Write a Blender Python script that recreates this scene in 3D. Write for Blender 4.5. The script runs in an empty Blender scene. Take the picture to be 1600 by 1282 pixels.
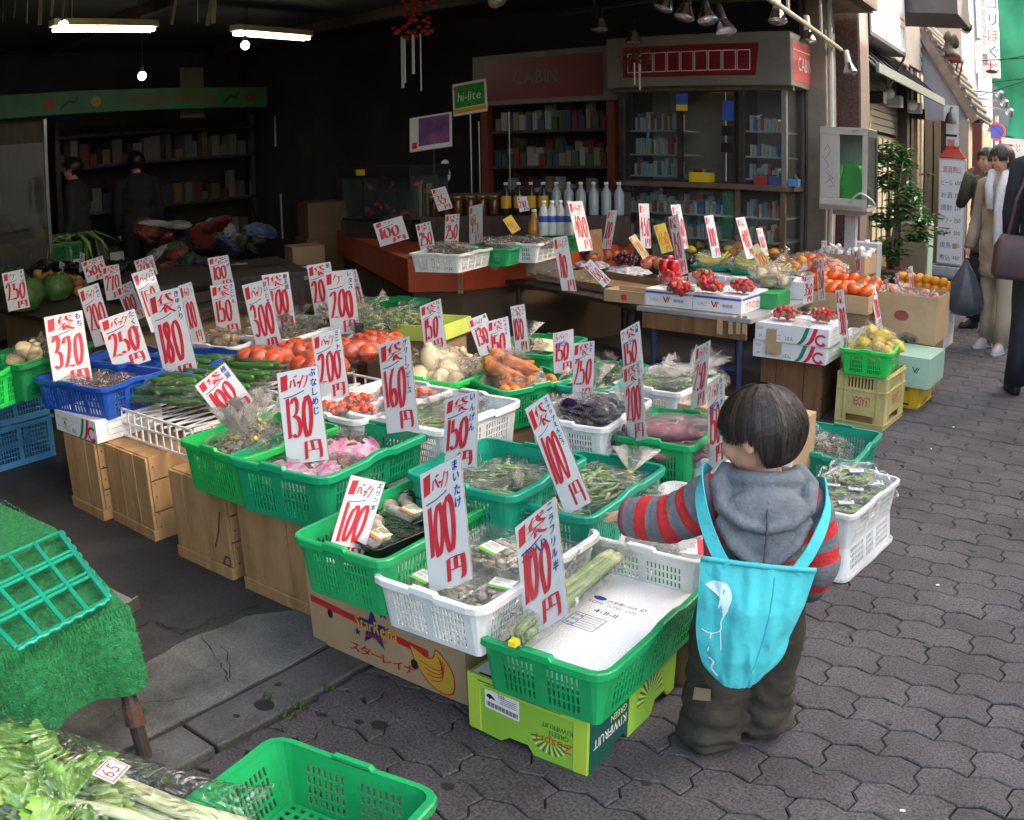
import bpy,bmesh,math,random
from math import sin,cos,pi,radians as R_,hypot,atan2
from mathutils import Vector as V,Matrix as M4,Euler,noise as NZ

S=bpy.context.scene
# ---------------------------------------------------------------- camera, sky, sun, exposure
CAM_H,FPX=1.25,1441.7 # eye height (m), lens in photograph pixels (1600 wide)
def _rot(yaw,pitch,roll):
 base=M4(((1,0,0),(0,0,-1),(0,1,0)))
 return(M4.Rotation(yaw,3,'Z')@base@M4.Rotation(pitch,3,'X')@M4.Rotation(roll,3,'Z'))
CAMR=_rot(R_(36.446),R_(-15.483),R_(-.98))
cd=bpy.data.cameras.new('camera');cam=bpy.data.objects.new('camera',cd);S.collection.objects.link(cam)
cam.matrix_world=M4.Translation((0,0,CAM_H))@CAMR.to_4x4()
cd.sensor_width=36;cd.lens=FPX/1600*36;cd.clip_end=500;cd.clip_start=.02
cd.type='PANO' # the photograph was taken with a mild fisheye lens
cd.panorama_type='FISHEYE_EQUISOLID';cd.fisheye_lens=FPX/1600*36;cd.fisheye_fov=pi
S.camera=cam
SUN=V((.70,.42,.52)).normalized() # direction towards the sun
W=bpy.data.worlds.new('World');S.world=W;W.use_nodes=True
nt=W.node_tree;nt.nodes.clear()
sky=nt.nodes.new('ShaderNodeTexSky');sky.sky_type='NISHITA';sky.sun_disc=False
sky.sun_elevation=math.asin(SUN.z);sky.sun_rotation=atan2(SUN.x,SUN.y);sky.air_density=.9;sky.dust_density=5.0;sky.ozone_density=.3
bg=nt.nodes.new('ShaderNodeBackground');bg.inputs[1].default_value=.15
wo=nt.nodes.new('ShaderNodeOutputWorld');tn=nt.nodes.new('ShaderNodeMix');tn.data_type='RGBA';tn.blend_type='MULTIPLY';tn.inputs[0].default_value=1;tn.inputs[7].default_value=(1.06,1.0,.91,1);nt.links.new(sky.outputs[0],tn.inputs[6]);nt.links.new(tn.outputs[2],bg.inputs[0]);nt.links.new(bg.outputs[0],wo.inputs[0])
sd=bpy.data.lights.new('sun','SUN');sd.energy=2.2;sd.angle=R_(.5);sd.color=(1,.93,.82)
so=bpy.data.objects.new('sun',sd);S.collection.objects.link(so);so.rotation_euler=SUN.to_track_quat('Z','Y').to_euler()
vs=S.view_settings;vs.view_transform='Standard';vs.look='None';vs.gamma=1;vs.use_curve_mapping=False;vs.exposure=2.75
S.cycles.transparent_max_bounces=14;S.cycles.max_bounces=7;S.cycles.diffuse_bounces=4;S.cycles.glossy_bounces=3
S.cycles.caustics_reflective=False;S.cycles.caustics_refractive=False
rnd=random.Random(7)

# ---------------------------------------------------------------- measuring helpers: a photograph pixel seen on a plane of the place
def ray(px,py):
 x,y=px-800,641-py;r=hypot(x,y);th=2*math.asin(r/(2*FPX));s=sin(th)/max(r,1e-9)
 return CAMR@V((x*s,y*s,-cos(th)))
def at(px,py,z=0):
 d=ray(px,py);return V((0,0,CAM_H))+d*((z-CAM_H)/d.z)
def aty(px,py,y):
 d=ray(px,py);return V((0,0,CAM_H))+d*(y/d.y)
def atx(px,py,x):
 d=ray(px,py);return V((0,0,CAM_H))+d*(x/d.x)

# ---------------------------------------------------------------- mesh builder
class MB:
 def __init__(s):s.v=[];s.f=[];s.m=[]
 def add(s,vs,fs,m=0,X=None):
  o=len(s.v);s.v+=[tuple(X@V(p))if X else tuple(p)for p in vs]
  for f in fs:s.f.append([i+o for i in f]);s.m.append(m)
  return s
 def box(s,c,d,rz=0,m=0,rot=None):
  x,y,z=d[0]/2,d[1]/2,d[2]/2
  Q=M4.Translation(c)@(rot.to_4x4()if rot else M4.Rotation(rz,4,'Z'))
  return s.add([(-x,-y,-z),(x,-y,-z),(x,y,-z),(-x,y,-z),(-x,-y,z),(x,-y,z),(x,y,z),(-x,y,z)],
                     [(0,3,2,1),(4,5,6,7),(0,1,5,4),(1,2,6,5),(2,3,7,6),(3,0,4,7)],m,Q)
 def bar(s,a,b,w,t,m=0): # square bar from a to b
  a,b=V(a),V(b);d=(b-a);L=d.length;q=d.to_track_quat('Z','Y').to_matrix()
  return s.box((a+b)/2,(w,t,L),m=m,rot=q)
 def tube(s,path,rad,n=8,m=0,cap=True,squash=None,mcb=None):
  path=[V(p)for p in path];k=len(path);rs=rad if isinstance(rad,(list,tuple))else[rad]*k
  o=len(s.v);up=None
  for i,p in enumerate(path):
   t=(path[min(i+1,k-1)]-path[max(i-1,0)]).normalized()
   if up is None:up=V((0,0,1))if abs(t.z)<.9 else V((0,1,0))
   a=t.cross(up).normalized();b=a.cross(t).normalized();up=b
   ra,rb=rs[i]if isinstance(rs[i],(list,tuple))else(rs[i],rs[i]*(squash or 1))
   for j in range(n):
    g=2*pi*j/n;s.v.append(tuple(p+a*(cos(g)*ra)+b*(sin(g)*rb)))
  for i in range(k-1):
   for j in range(n):
    s.f.append([o+i*n+j,o+i*n+(j+1)%n,o+(i+1)*n+(j+1)%n,o+(i+1)*n+j]);s.m.append(mcb(i,j)if mcb else m)
  if cap:
   s.f.append([o+j for j in reversed(range(n))]);s.m.append(m);s.f.append([o+(k-1)*n+j for j in range(n)]);s.m.append(m)
  return s
 def rings(s,rings,m=0,cap=True,mcb=None): # loft closed rings with equal point counts
  o=len(s.v);n=len(rings[0])
  for r in rings:s.v+=[tuple(p)for p in r]
  for i in range(len(rings)-1):
   for j in range(n):
    s.f.append([o+i*n+j,o+i*n+(j+1)%n,o+(i+1)*n+(j+1)%n,o+(i+1)*n+j]);s.m.append(mcb(i,j)if mcb else m)
  if cap:
   s.f.append([o+j for j in reversed(range(n))]);s.m.append(mcb(0,0)if mcb else m)
   s.f.append([o+(len(rings)-1)*n+j for j in range(n)]);s.m.append(mcb(len(rings)-2,0)if mcb else m)
  return s
 def lathe(s,prof,n=16,c=(0,0,0),m=0,cap=True):
  return s.rings([[(c[0]+r*cos(2*pi*j/n),c[1]+r*sin(2*pi*j/n),c[2]+z)for j in range(n)]for r,z in prof],m,cap)
 def ell(s,c,r,nu=12,nv=8,m=0,jit=0,seed=0,fr=3,X=None):
  vs,fs=[],[]
  for i in range(nv+1):
   t=pi*i/nv
   for j in range(nu):
    g=2*pi*j/nu;d=V((sin(t)*cos(g),sin(t)*sin(g),cos(t)))
    k=1+(jit*NZ.noise(d*fr+V((seed*3.1,seed*1.7,5)))if jit else 0)
    p=V((d.x*r[0]*k,d.y*r[1]*k,d.z*r[2]*k))
    vs.append((X@p if X else p)+V(c))
  for i in range(nv):
   for j in range(nu):
    a,b=i*nu+j,i*nu+(j+1)%nu
    if i==0:fs.append((a,a+nu,b+nu))
    elif i==nv-1:fs.append((a,a+nu,b))
    else:fs.append((a,a+nu,b+nu,b))
  return s.add(vs,fs,m)
 def prism(s,pts,z0,z1,m=0,X=None): # polygon in xy, extruded in z
  n=len(pts)
  return s.add([(x,y,z0)for x,y in pts]+[(x,y,z1)for x,y in pts],
                     [tuple(reversed(range(n))),tuple(range(n,2*n))]+[(i,(i+1)%n,n+(i+1)%n,n+i)for i in range(n)],m,X)
 def flat(s,pts,m=0,X=None,z=0):
  return s.add([(p[0],p[1],z)for p in pts],[tuple(range(len(pts)))],m,X)
 def ribbon(s,pts,nib,z=0,m=0,X=None): # broad-nib pen stroke in xy
  nx,ny=nib[0]/2,nib[1]/2;n=len(pts)
  vs=[];
  for x,y in pts:vs+=[(x-nx,y-ny,z+1.5e-5*(len(vs)//2%40+40*(len(s.f)//7%5))),(x+nx,y+ny,z+1.5e-5*(len(vs)//2%40+40*(len(s.f)//7%5)))]
  fs=[]
  for i in range(n-1):
   dx,dy=pts[i+1][0]-pts[i][0],pts[i+1][1]-pts[i][1]
   q=(2*i,2*i+1,2*i+3,2*i+2)
   fs.append(q if(2*nx*dy-2*ny*dx)>0 else q[::-1])
  return s.add(vs,fs,m,X)
 def line(s,pts,w,z=0,m=0,X=None): # even-width stroke in xy
  for(x0,y0),(x1,y1)in zip(pts,pts[1:]):
   dx,dy=x1-x0,y1-y0;L=hypot(dx,dy)or 1e-6;ax,ay=-dy/L*w/2,dx/L*w/2;ex,ey=dx/L*w*.3,dy/L*w*.3
   z+=1.5e-5;s.add([(x0-ax-ex,y0-ay-ey,z),(x1-ax+ex,y1-ay+ey,z),(x1+ax+ex,y1+ay+ey,z),(x0+ax-ex,y0+ay-ey,z)],[(0,1,2,3)],m,X)
  return s
 def mesh(s,name,mats=(),smooth=False):
  me=bpy.data.meshes.new(name);me.from_pydata(s.v,[],s.f)
  for q in(mats if isinstance(mats,(list,tuple))else[mats]):me.materials.append(q)
  if any(s.m):me.polygons.foreach_set('material_index',s.m)
  if smooth:me.polygons.foreach_set('use_smooth',[True]*len(s.f))
  me.update();return me
COL=S.collection
def put(name,me,parent=None,loc=(0,0,0),rot=(0,0,0),scale=(1,1,1),mat=None,bevel=0,kind=None):
 o=bpy.data.objects.new(name,me);COL.objects.link(o);o.parent=parent;o.location=loc
 o.rotation_euler=rot if not hasattr(rot,'to_euler')else rot.to_euler()
 o.scale=scale if hasattr(scale,'__len__')else(scale,)*3
 if mat:
  for sl,q in zip(o.material_slots,mat if isinstance(mat,(list,tuple))else[mat]):sl.link='OBJECT';sl.material=q
 if bevel:
  b=o.modifiers.new('bevel','BEVEL');b.width=bevel;b.segments=2;b.limit_method='ANGLE';b.angle_limit=.7
 if kind:o['kind']=kind
 return o
def ob(name,mb,mats,parent=None,smooth=False,bevel=0,kind=None,loc=(0,0,0),rot=(0,0,0)):
 return put(name,mb.mesh(name,mats,smooth),parent,loc,rot,bevel=bevel,kind=kind)
def tag(o,label,cat,group=None):
 o['label']=label;o['category']=cat
 if group:o['group']=group
 return o
def thing(name,label,cat,loc=(0,0,0),rz=0,group=None,rot=None):
 o=bpy.data.objects.new(name,None);COL.objects.link(o);o.empty_display_size=.05
 o.location=loc;o.rotation_euler=rot.to_euler()if rot is not None else(0,0,rz)
 return tag(o,label,cat,group)
_mc={}
def cached(key,fn):
 if key not in _mc:_mc[key]=fn()
 return _mc[key]

# ---------------------------------------------------------------- materials (procedural)
def nodes(name):
 m=bpy.data.materials.new(name);m.use_nodes=True;n=m.node_tree
 return m,n,n.nodes['Principled BSDF'],n.nodes['Material Output']
def mat(name,c,rough=.6,var=.12,vs=6,bump=0,bs=40,metal=0,spec=.5,c2=None,stretch=None,sss=0,emit=0,coat=0,dirt=0,alpha=1,trans=0):
 m,n,b,o=nodes(name);L=n.links
 b.inputs['Roughness'].default_value=rough;b.inputs['Metallic'].default_value=metal;b.inputs['Specular IOR Level'].default_value=spec
 b.inputs['Coat Weight'].default_value=coat
 tc=n.nodes.new('ShaderNodeTexCoord');src=tc.outputs['Object']
 if stretch:
  mp=n.nodes.new('ShaderNodeMapping');mp.inputs['Scale'].default_value=stretch;L.new(src,mp.inputs[0]);src=mp.outputs[0]
 nz=n.nodes.new('ShaderNodeTexNoise');nz.inputs['Scale'].default_value=vs;nz.inputs['Detail'].default_value=4;L.new(src,nz.inputs['Vector'])
 cr=n.nodes.new('ShaderNodeValToRGB');e=cr.color_ramp.elements
 lo=c2 or tuple(x*(1-var)for x in c);hi=c if c2 else tuple(min(1,x*(1+var))for x in c)
 e[0].position=.32;e[1].position=.68;e[0].color=(*lo,1);e[1].color=(*hi,1)
 L.new(nz.outputs[0],cr.inputs[0]);cout=cr.outputs[0]
 if dirt:
  n2=n.nodes.new('ShaderNodeTexNoise');n2.inputs['Scale'].default_value=vs*2.3;n2.inputs['Detail'].default_value=8;n2.inputs['Roughness'].default_value=.7;L.new(tc.outputs['Object'],n2.inputs['Vector'])
  c3=n.nodes.new('ShaderNodeValToRGB');c3.color_ramp.elements[0].position=.5;c3.color_ramp.elements[1].position=.75;L.new(n2.outputs[0],c3.inputs[0])
  mu=n.nodes.new('ShaderNodeMath');mu.operation='MULTIPLY';mu.inputs[1].default_value=dirt;L.new(c3.outputs[0],mu.inputs[0])
  mx=n.nodes.new('ShaderNodeMix');mx.data_type='RGBA';L.new(mu.outputs[0],mx.inputs[0]);L.new(cout,mx.inputs[6]);mx.inputs[7].default_value=(.07,.06,.05,1);cout=mx.outputs[2]
 L.new(cout,b.inputs['Base Color'])
 if bump:
  bn=n.nodes.new('ShaderNodeTexNoise');bn.inputs['Scale'].default_value=bs;bn.inputs['Detail'].default_value=3;L.new(src,bn.inputs['Vector'])
  bp=n.nodes.new('ShaderNodeBump');bp.inputs['Strength'].default_value=bump;bp.inputs['Distance'].default_value=.01;L.new(bn.outputs[0],bp.inputs['Height']);L.new(bp.outputs[0],b.inputs['Normal'])
 if sss:b.inputs['Subsurface Weight'].default_value=sss;b.inputs['Subsurface Radius'].default_value=(.01,.005,.003);b.inputs['Subsurface Scale'].default_value=.5
 if emit:b.inputs['Emission Color'].default_value=(*c,1);b.inputs['Emission Strength'].default_value=emit
 if trans:b.inputs['Transmission Weight'].default_value=trans
 return m
def film(name,tint=(1,1,1),haze=.02,gloss=.5,scale=24,strength=1.0,rough=.10):
 """thin clear plastic: mostly see-through, glinting creases"""
 m,n,b,o=nodes(name);L=n.links;n.nodes.remove(b)
 tc=n.nodes.new('ShaderNodeTexCoord')
 nz=n.nodes.new('ShaderNodeTexNoise');nz.inputs['Scale'].default_value=scale;nz.inputs['Detail'].default_value=2.5;nz.inputs['Distortion'].default_value=1.2;L.new(tc.outputs['Object'],nz.inputs['Vector'])
 mr=n.nodes.new('ShaderNodeMath');mr.operation='PINGPONG';mr.inputs[1].default_value=.12;L.new(nz.outputs[0],mr.inputs[0])
 bp=n.nodes.new('ShaderNodeBump');bp.inputs['Strength'].default_value=strength;bp.inputs['Distance'].default_value=.16;L.new(mr.outputs[0],bp.inputs['Height'])
 tr=n.nodes.new('ShaderNodeBsdfTransparent');tr.inputs[0].default_value=(*tint,1)
 gl=n.nodes.new('ShaderNodeBsdfGlossy');gl.inputs['Roughness'].default_value=rough;L.new(bp.outputs[0],gl.inputs['Normal'])
 df=n.nodes.new('ShaderNodeBsdfDiffuse');df.inputs[0].default_value=(.85,.87,.88,1);L.new(bp.outputs[0],df.inputs['Normal'])
 lw=n.nodes.new('ShaderNodeLayerWeight');lw.inputs[0].default_value=.35;L.new(bp.outputs[0],lw.inputs['Normal'])
 ma=n.nodes.new('ShaderNodeMath');ma.operation='MULTIPLY_ADD';ma.inputs[1].default_value=gloss;ma.inputs[2].default_value=.03;L.new(lw.outputs['Facing'],ma.inputs[0])
 m1=n.nodes.new('ShaderNodeMixShader');m1.inputs[0].default_value=haze;L.new(tr.outputs[0],m1.inputs[1]);L.new(df.outputs[0],m1.inputs[2])
 m2=n.nodes.new('ShaderNodeMixShader');L.new(ma.outputs[0],m2.inputs[0]);L.new(m1.outputs[0],m2.inputs[1]);L.new(gl.outputs[0],m2.inputs[2]);L.new(m2.outputs[0],o.inputs[0])
 return m
def glass(name,tint=(.9,.95,.93),haze=.02,gl_=.5):
 return film(name,tint,haze,gl_,1,0.0,.02)
def glow(name,c,s):
 m,n,b,o=nodes(name);b.inputs['Base Color'].default_value=(*c,1);b.inputs['Emission Color'].default_value=(*c,1);b.inputs['Emission Strength'].default_value=s;return m

def plastic(name,c,tr=.0):return mat(name,c,.36,.13,9,.10,90,spec=.45,dirt=.24)
GREEN=plastic('green_plastic',(.012,.34,.105));TEAL=plastic('teal_plastic',(.008,.30,.19));LIME=plastic('bright_green_plastic',(.02,.58,.09))
WHITEP=plastic('white_plastic',(.72,.74,.73));BLUEP=plastic('blue_plastic',(.012,.075,.40));SKYP=plastic('light_blue_plastic',(.06,.24,.50));DGREEN=plastic('dark_green_plastic',(.01,.19,.06))
CREAM=plastic('cream_plastic',(.55,.47,.19));YELP=plastic('yellow_plastic',(.60,.38,.02));GREYP=plastic('grey_plastic',(.42,.43,.44))
WOOD=mat('pale_wood',(.52,.31,.13),.75,c2=(.36,.20,.08),vs=4,stretch=(6,6,.6),bump=.25,bs=30,dirt=.35)
WOODD=mat('red_brown_wood',(.26,.13,.055),.65,c2=(.15,.07,.03),vs=4,stretch=(6,6,.6),bump=.25,bs=30,dirt=.3)
DARKW=mat('dark_wood',(.06,.04,.028),.6,.3,5,stretch=(6,6,.7),bump=.2)
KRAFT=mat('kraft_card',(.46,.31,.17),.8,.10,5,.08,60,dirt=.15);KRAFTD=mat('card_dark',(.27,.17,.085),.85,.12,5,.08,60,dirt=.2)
WCARD=mat('white_card',(.74,.74,.74),.65,.03,6,.03,80,dirt=.06);PAPER=mat('white_paper',(.8,.79,.77),.7,.03,8,.1,40)
SIGNW=mat('sign_board',(.80,.80,.79),.5,.025,5,.03,60,dirt=.05);CARDEDGE=mat('board_edge',(.22,.18,.14),.9,.3,60)
YELCARD=mat('yellow_card',(.75,.52,.02),.5,.04);CREAMCARD=mat('cream_card',(.72,.60,.34),.6,.05);BROWNCARD=mat('tan_card',(.45,.32,.18),.7,.06)
RED=mat('red_marker',(.70,.03,.05),.45,.12,30);BLUE=mat('blue_marker',(.015,.06,.32),.45,.1,30);BLACK=mat('black_ink',(.012,.012,.014),.5,.1);ORANGEINK=mat('orange_ink',(.70,.20,.02),.5,.1)
FILM=film('clear_film');GLINT_CREASE=film('film_glint_crease',(1,1,1),.30,.6,30,.6,.12);FILM2=film('soft_film',(1,1,1),.05,.5,34,1.0,.12);FILM3=film('tight_film',(1,1,1),.01,.45,12,.5,.07)  # the crease film is hazed whiter to draw bright streaks on bags
PACK=film('clear_pack',(1,1,1),.03,.42,9,.35,.08);GLASS=glass('shop_glass');TANKG=glass('tank_glass',(.9,.96,.95),.02,.3)
SKIN=mat('skin',(.60,.34,.23),.5,.06,20,sss=.15);HAIR=mat('black_hair',(.014,.011,.010),.33,.35,60,stretch=(1,1,.06),bump=.22,bs=190,spec=.5)
TURF=mat('turf',(.014,.215,.065),.85,.35,60,1.0,300);METAL=mat('steel',(.55,.56,.56),.28,.08,5,.05,metal=1);DMETAL=mat('dark_iron',(.05,.042,.038),.55,.4,12,.3,dirt=.4,metal=.4);RUST=mat('rust',(.075,.038,.025),.8,.4,20,.4)
LEAF=mat('leaf_green',(.11,.26,.055),.45,.35,14,.2);LEAFD=mat('leaf_dark',(.025,.085,.02),.4,.35,10,.15);LEAFP=mat('leaf_pale',(.26,.40,.10),.5,.25,14,.2);STEMP=mat('stem_pale',(.55,.62,.36),.45,.12,20)
PODG=mat('pod_green',(.24,.42,.11),.45,.25,30);GREYG=mat('greyish_green',(.38,.48,.28),.5,.3,25)  # pod and leaf greens lightened to carry the silvery film highlights

# ---------------------------------------------------------------- lettering
_glyph={}
def _prep_text(chars):
 todo=[c for c in chars if c not in _glyph and c!=' '];tmp=[]
 for c in todo:
  cu=bpy.data.curves.new('t','FONT');cu.body=c;cu.size=1;cu.resolution_u=2
  o=bpy.data.objects.new('t',cu);COL.objects.link(o);tmp.append((c,o,cu))
 dg=bpy.context.evaluated_depsgraph_get();dg.update()
 for c,o,cu in tmp:
  me=o.evaluated_get(dg).to_mesh()
  vs=[tuple(v.co[:2])for v in me.vertices];fs=[tuple(p.vertices)for p in me.polygons]
  if vs:x0,x1=min(v[0]for v in vs),max(v[0]for v in vs);y0,y1=min(v[1]for v in vs),max(v[1]for v in vs)
  else:x0=x1=y0=y1=0
  _glyph[c]=(vs,fs,(x0,x1,y0,y1));o.to_mesh_clear()
 for c,o,cu in tmp:bpy.data.objects.remove(o);bpy.data.curves.remove(cu)
def word(mb,s,x,y,h,m=0,X=None,z=0,sx=1,vertical=False,gap=.1,fit=None,slant=0,bold=0):
 """lettering in xy, baseline-left at x,y, character height h"""
 _prep_text(s)
 cjk=any(ord(c)>0x2000 for c in s);k=h/(.92 if cjk else .72)
 if fit:
  wd=sum(.35*k if c==' 'else(_glyph[c][2][1]-_glyph[c][2][0]+gap)*k for c in s);sx=fit/max(wd,1e-6)
 cx=x;cy=y
 for c in s:
  if c==' ':cx+=.35*k*sx;continue
  vs,fs,(x0,x1,y0,y1)=_glyph[c]
  if vertical:ox,oy=x-(x0+x1)/2*k*sx,cy-y1*k
  else:ox,oy=cx-x0*k*sx,y
  mb.add([(ox+(p[0]+slant*p[1])*k*sx,oy+p[1]*k,z)for p in vs],fs,m,X)
  if bold:mb.add([(ox+bold+(p[0]+slant*p[1])*k*sx,oy+bold*.5+p[1]*k,z+6e-5)for p in vs],fs,m,X)
  if vertical:cy-=(y1-y0+gap)*k
  else:cx+=(x1-x0+gap)*k*sx
 return cx

# ================================================================ THE SETTING
def paver_mat(name,c,c2,dk=.5,sp=1):
 m,n,b,o=nodes(name);L=n.links
 g=n.nodes.new('ShaderNodeNewGeometry');oi=n.nodes.new('ShaderNodeObjectInfo')
 n1=n.nodes.new('ShaderNodeTexNoise');n1.inputs['Scale'].default_value=5.2;n1.inputs['Detail'].default_value=5;L.new(g.outputs['Position'],n1.inputs['Vector'])
 n2=n.nodes.new('ShaderNodeTexNoise');n2.inputs['Scale'].default_value=150;n2.inputs['Detail'].default_value=2;L.new(g.outputs['Position'],n2.inputs['Vector'])
 a=n.nodes.new('ShaderNodeMath');a.operation='MULTIPLY_ADD';a.inputs[1].default_value=.35;L.new(oi.outputs['Random'],a.inputs[0]);L.new(n1.outputs[0],a.inputs[2])
 cr=n.nodes.new('ShaderNodeValToRGB');cr.color_ramp.elements[0].position=.35;cr.color_ramp.elements[1].position=.9;cr.color_ramp.elements[0].color=(*c,1);cr.color_ramp.elements[1].color=(*c2,1);L.new(a.outputs[0],cr.inputs[0])
 c2r=n.nodes.new('ShaderNodeValToRGB');c2r.color_ramp.elements[0].position=.3;c2r.color_ramp.elements[0].color=(1-.58*sp,1-.58*sp,1-.58*sp,1);c2r.color_ramp.elements[1].position=.70;c2r.color_ramp.elements[1].color=(1+.75*sp,1+.72*sp,1+.70*sp,1);L.new(n2.outputs[0],c2r.inputs[0])
 n3=n.nodes.new('ShaderNodeTexNoise');n3.inputs['Scale'].default_value=1.3;n3.inputs['Detail'].default_value=9;n3.inputs['Roughness'].default_value=.72;L.new(g.outputs['Position'],n3.inputs['Vector'])
 c3r=n.nodes.new('ShaderNodeValToRGB');c3r.color_ramp.elements[0].position=.34;c3r.color_ramp.elements[0].color=(dk,dk*.97,dk*.97,1);c3r.color_ramp.elements[1].position=.56;L.new(n3.outputs[0],c3r.inputs[0])
 mx=n.nodes.new('ShaderNodeMix');mx.data_type='RGBA';mx.blend_type='MULTIPLY';mx.inputs[0].default_value=1;L.new(cr.outputs[0],mx.inputs[6]);L.new(c2r.outputs[0],mx.inputs[7])
 mx2=n.nodes.new('ShaderNodeMix');mx2.data_type='RGBA';mx2.blend_type='MULTIPLY';mx2.inputs[0].default_value=.8;L.new(mx.outputs[2],mx2.inputs[6]);L.new(c3r.outputs[0],mx2.inputs[7])
 L.new(mx2.outputs[2],b.inputs['Base Color']);b.inputs['Roughness'].default_value=.78
 bp=n.nodes.new('ShaderNodeBump');bp.inputs['Strength'].default_value=.5;bp.inputs['Distance'].default_value=.003;L.new(n2.outputs[0],bp.inputs['Height']);L.new(bp.outputs[0],b.inputs['Normal'])
 return m
PAVER=paver_mat('paver',(.048,.044,.048),(.076,.069,.075),.64);MORTAR=mat('joint_dirt',(.038,.039,.028),.95,.4,30)
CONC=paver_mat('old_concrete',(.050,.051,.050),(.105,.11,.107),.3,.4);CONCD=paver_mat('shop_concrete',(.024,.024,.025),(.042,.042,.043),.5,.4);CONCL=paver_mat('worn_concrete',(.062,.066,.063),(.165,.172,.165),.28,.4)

ground=ob('ground',MB().box((20,40,-.09),(400,400,.06)),mat('asphalt',(.05,.05,.05),.9),kind='structure')
pave=ob('pavement',MB().box((1.9,9,-.034),(6.88,44,.03)),MORTAR,kind='structure')
PL,PWD,PA=.225,.1125,.0095
def paver_pts():
 low=[(u*PL,(PA if k%2 else-PA))for k,u in enumerate((0,.25,.5,.75))]+[(PL,-PA)]
 return low+[(PL+.010,PWD*.38-PA),(PL-.010,PWD*.62-PA)]+[(x,y+PWD)for x,y in reversed(low)]+[(-.010,PWD*.62-PA),(.010,PWD*.38-PA)]
def paver_rings():
 P=paver_pts();cx,cy=PL/2,PWD/2
 f=lambda g,z:[(cx+(x-cx)*(PL-2*g)/PL,cy+(y-cy)*(PWD-2*g)/PWD,z)for x,y in P]
 return[f(.0014,-.02),f(.0016,-.0035),f(.005,0)]
def paver_mb(mb,x,y,z,rz):
 c,s=cos(rz),sin(rz);r=[[(x+c*p[0]-s*p[1],y+s*p[0]+c*p[1],z+p[2])for p in q]for q in paver_rings()]
 o=len(mb.v);n=len(r[0])
 for q in r:mb.v+=q
 for i in range(2):
  for j in range(n):mb.f.append([o+i*n+j,o+i*n+(j+1)%n,o+(i+1)*n+(j+1)%n,o+(i+1)*n+j]);mb.m.append(0)
 mb.f.append([o+2*n+j for j in range(n)]);mb.m.append(0)
pv_me=MB();paver_mb(pv_me,0,0,0,0);pv_me=pv_me.mesh('paver',PAVER)
cells=[]
for j in range(int(13.4/PWD)):
 y=.28+j*PWD
 xmax=min(4,.7+.0*y)if y<6.5 else .35
 for i in range(-8,20):
  x=-1.515+(i+(.5 if j%2 else 0))*PL
  if x<-1.52 or x>xmax:continue
  cells.append((x,y))
def vis(c): # roughly inside the picture and not under the display
 x,y=c
 return x>-1.1+(.55 if 1.25<y<3.2 else 0)and x<y*-.07+.25 and not(-1.2<x<-.7 and 1.3<y<1.95)
HALF=[(-1.515,.28+j*PWD)for j in range(int(13.4/PWD))if j%2]
cells.sort(key=lambda c:(0 if vis(c)else 1,hypot(c[0]+.3,c[1]-.8)))
far=MB()
for k,(x,y)in enumerate(cells):
 z=rnd.uniform(-.0016,.0016);rz=rnd.gauss(0,.006)
 if k<298:put('paver',pv_me,pave,(x,y,z),(rnd.gauss(0,.006),rnd.gauss(0,.005),rz))
 else:paver_mb(far,x,y,z,rz)
for x,y in HALF:
 q=MB();paver_mb(q,0,0,0,0);o0=len(far.v);far.v+=[(x+p[0]*.5,y+p[1],p[2])for p in q.v];far.f+=[[i+o0 for i in f]for f in q.f];far.m+=q.m
ob('paver_field',far,PAVER,pave,kind='stuff')
ob('distant_paving',MB().box((-.6,22.4,-.012),(3.6,17.6,.016)),PAVER,pave)
# gutter stones and the concrete floor of the shop
gut=ob('gutter',MB().box((-1.6,4,-.05),(.15,16,.03)),MORTAR,kind='structure')
y=-.6
gst=[]
for L in(.62,.6,.3,.72,.6,.6,.6,.6,.6,.6,.6):
 mb=MB().box((0,0,0),(.140,L-.008,.05));gst.append(ob('gutter_stone',mb,CONC,gut,loc=(-1.607+rnd.uniform(-.004,.004),y+L/2,-.022+rnd.uniform(-.005,.003)),rot=(0,rnd.uniform(-.02,.02),rnd.uniform(-.008,.008)),bevel=.006));y+=L
floor=MB()
random.seed(3)
ny=120
prev=None;vs=[]
for i in range(ny+1): # ragged edge of the shop slab
 yy=-3+i*10/ny;vs.append((-1.684+.012*NZ.noise(V((yy*9,0,0)))+.006*NZ.noise(V((yy*40,3,0))),yy))
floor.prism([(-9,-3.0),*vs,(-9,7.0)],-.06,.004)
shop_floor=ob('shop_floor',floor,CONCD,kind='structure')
edge=MB();e2=[]
for i in range(61):
 yy=.2+i*1.9/60;e2.append((-1.98-.10*NZ.noise(V((yy*2.2,8,0)))-.03*NZ.noise(V((yy*9,2,0)))-.12*(yy<.7),yy))
edge.prism([(v[0]-.002,v[1])for v in vs if .2<=v[1]<=2.1]+list(reversed(e2)),.004,.0085)
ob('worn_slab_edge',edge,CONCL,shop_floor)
ck=MB()
def crack(pts,w):
 q=[]
 for(x0,y0),(x1,y1)in zip(pts,pts[1:]):
  for t in range(6):
   k=t/6;q.append((x0+(x1-x0)*k+rnd.gauss(0,.006),y0+(y1-y0)*k+rnd.gauss(0,.006)))
 for a,b in zip(q,q[1:]):ck.line([a,b],w*rnd.uniform(.2,.8),.0095)
P2=lambda*pp:[tuple(at(x,y)[:2])for x,y in pp]
crack(P2((312,990),(345,1040),(360,1075)),.005);crack(P2((312,990),(270,985),(235,975),(190,1000)),.007);crack(P2((345,1015),(365,1075)),.004)
crack(P2((245,978),(285,995),(330,975),(420,945)),.006);crack(P2((160,1135),(215,1100),(300,1100)),.004)
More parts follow.
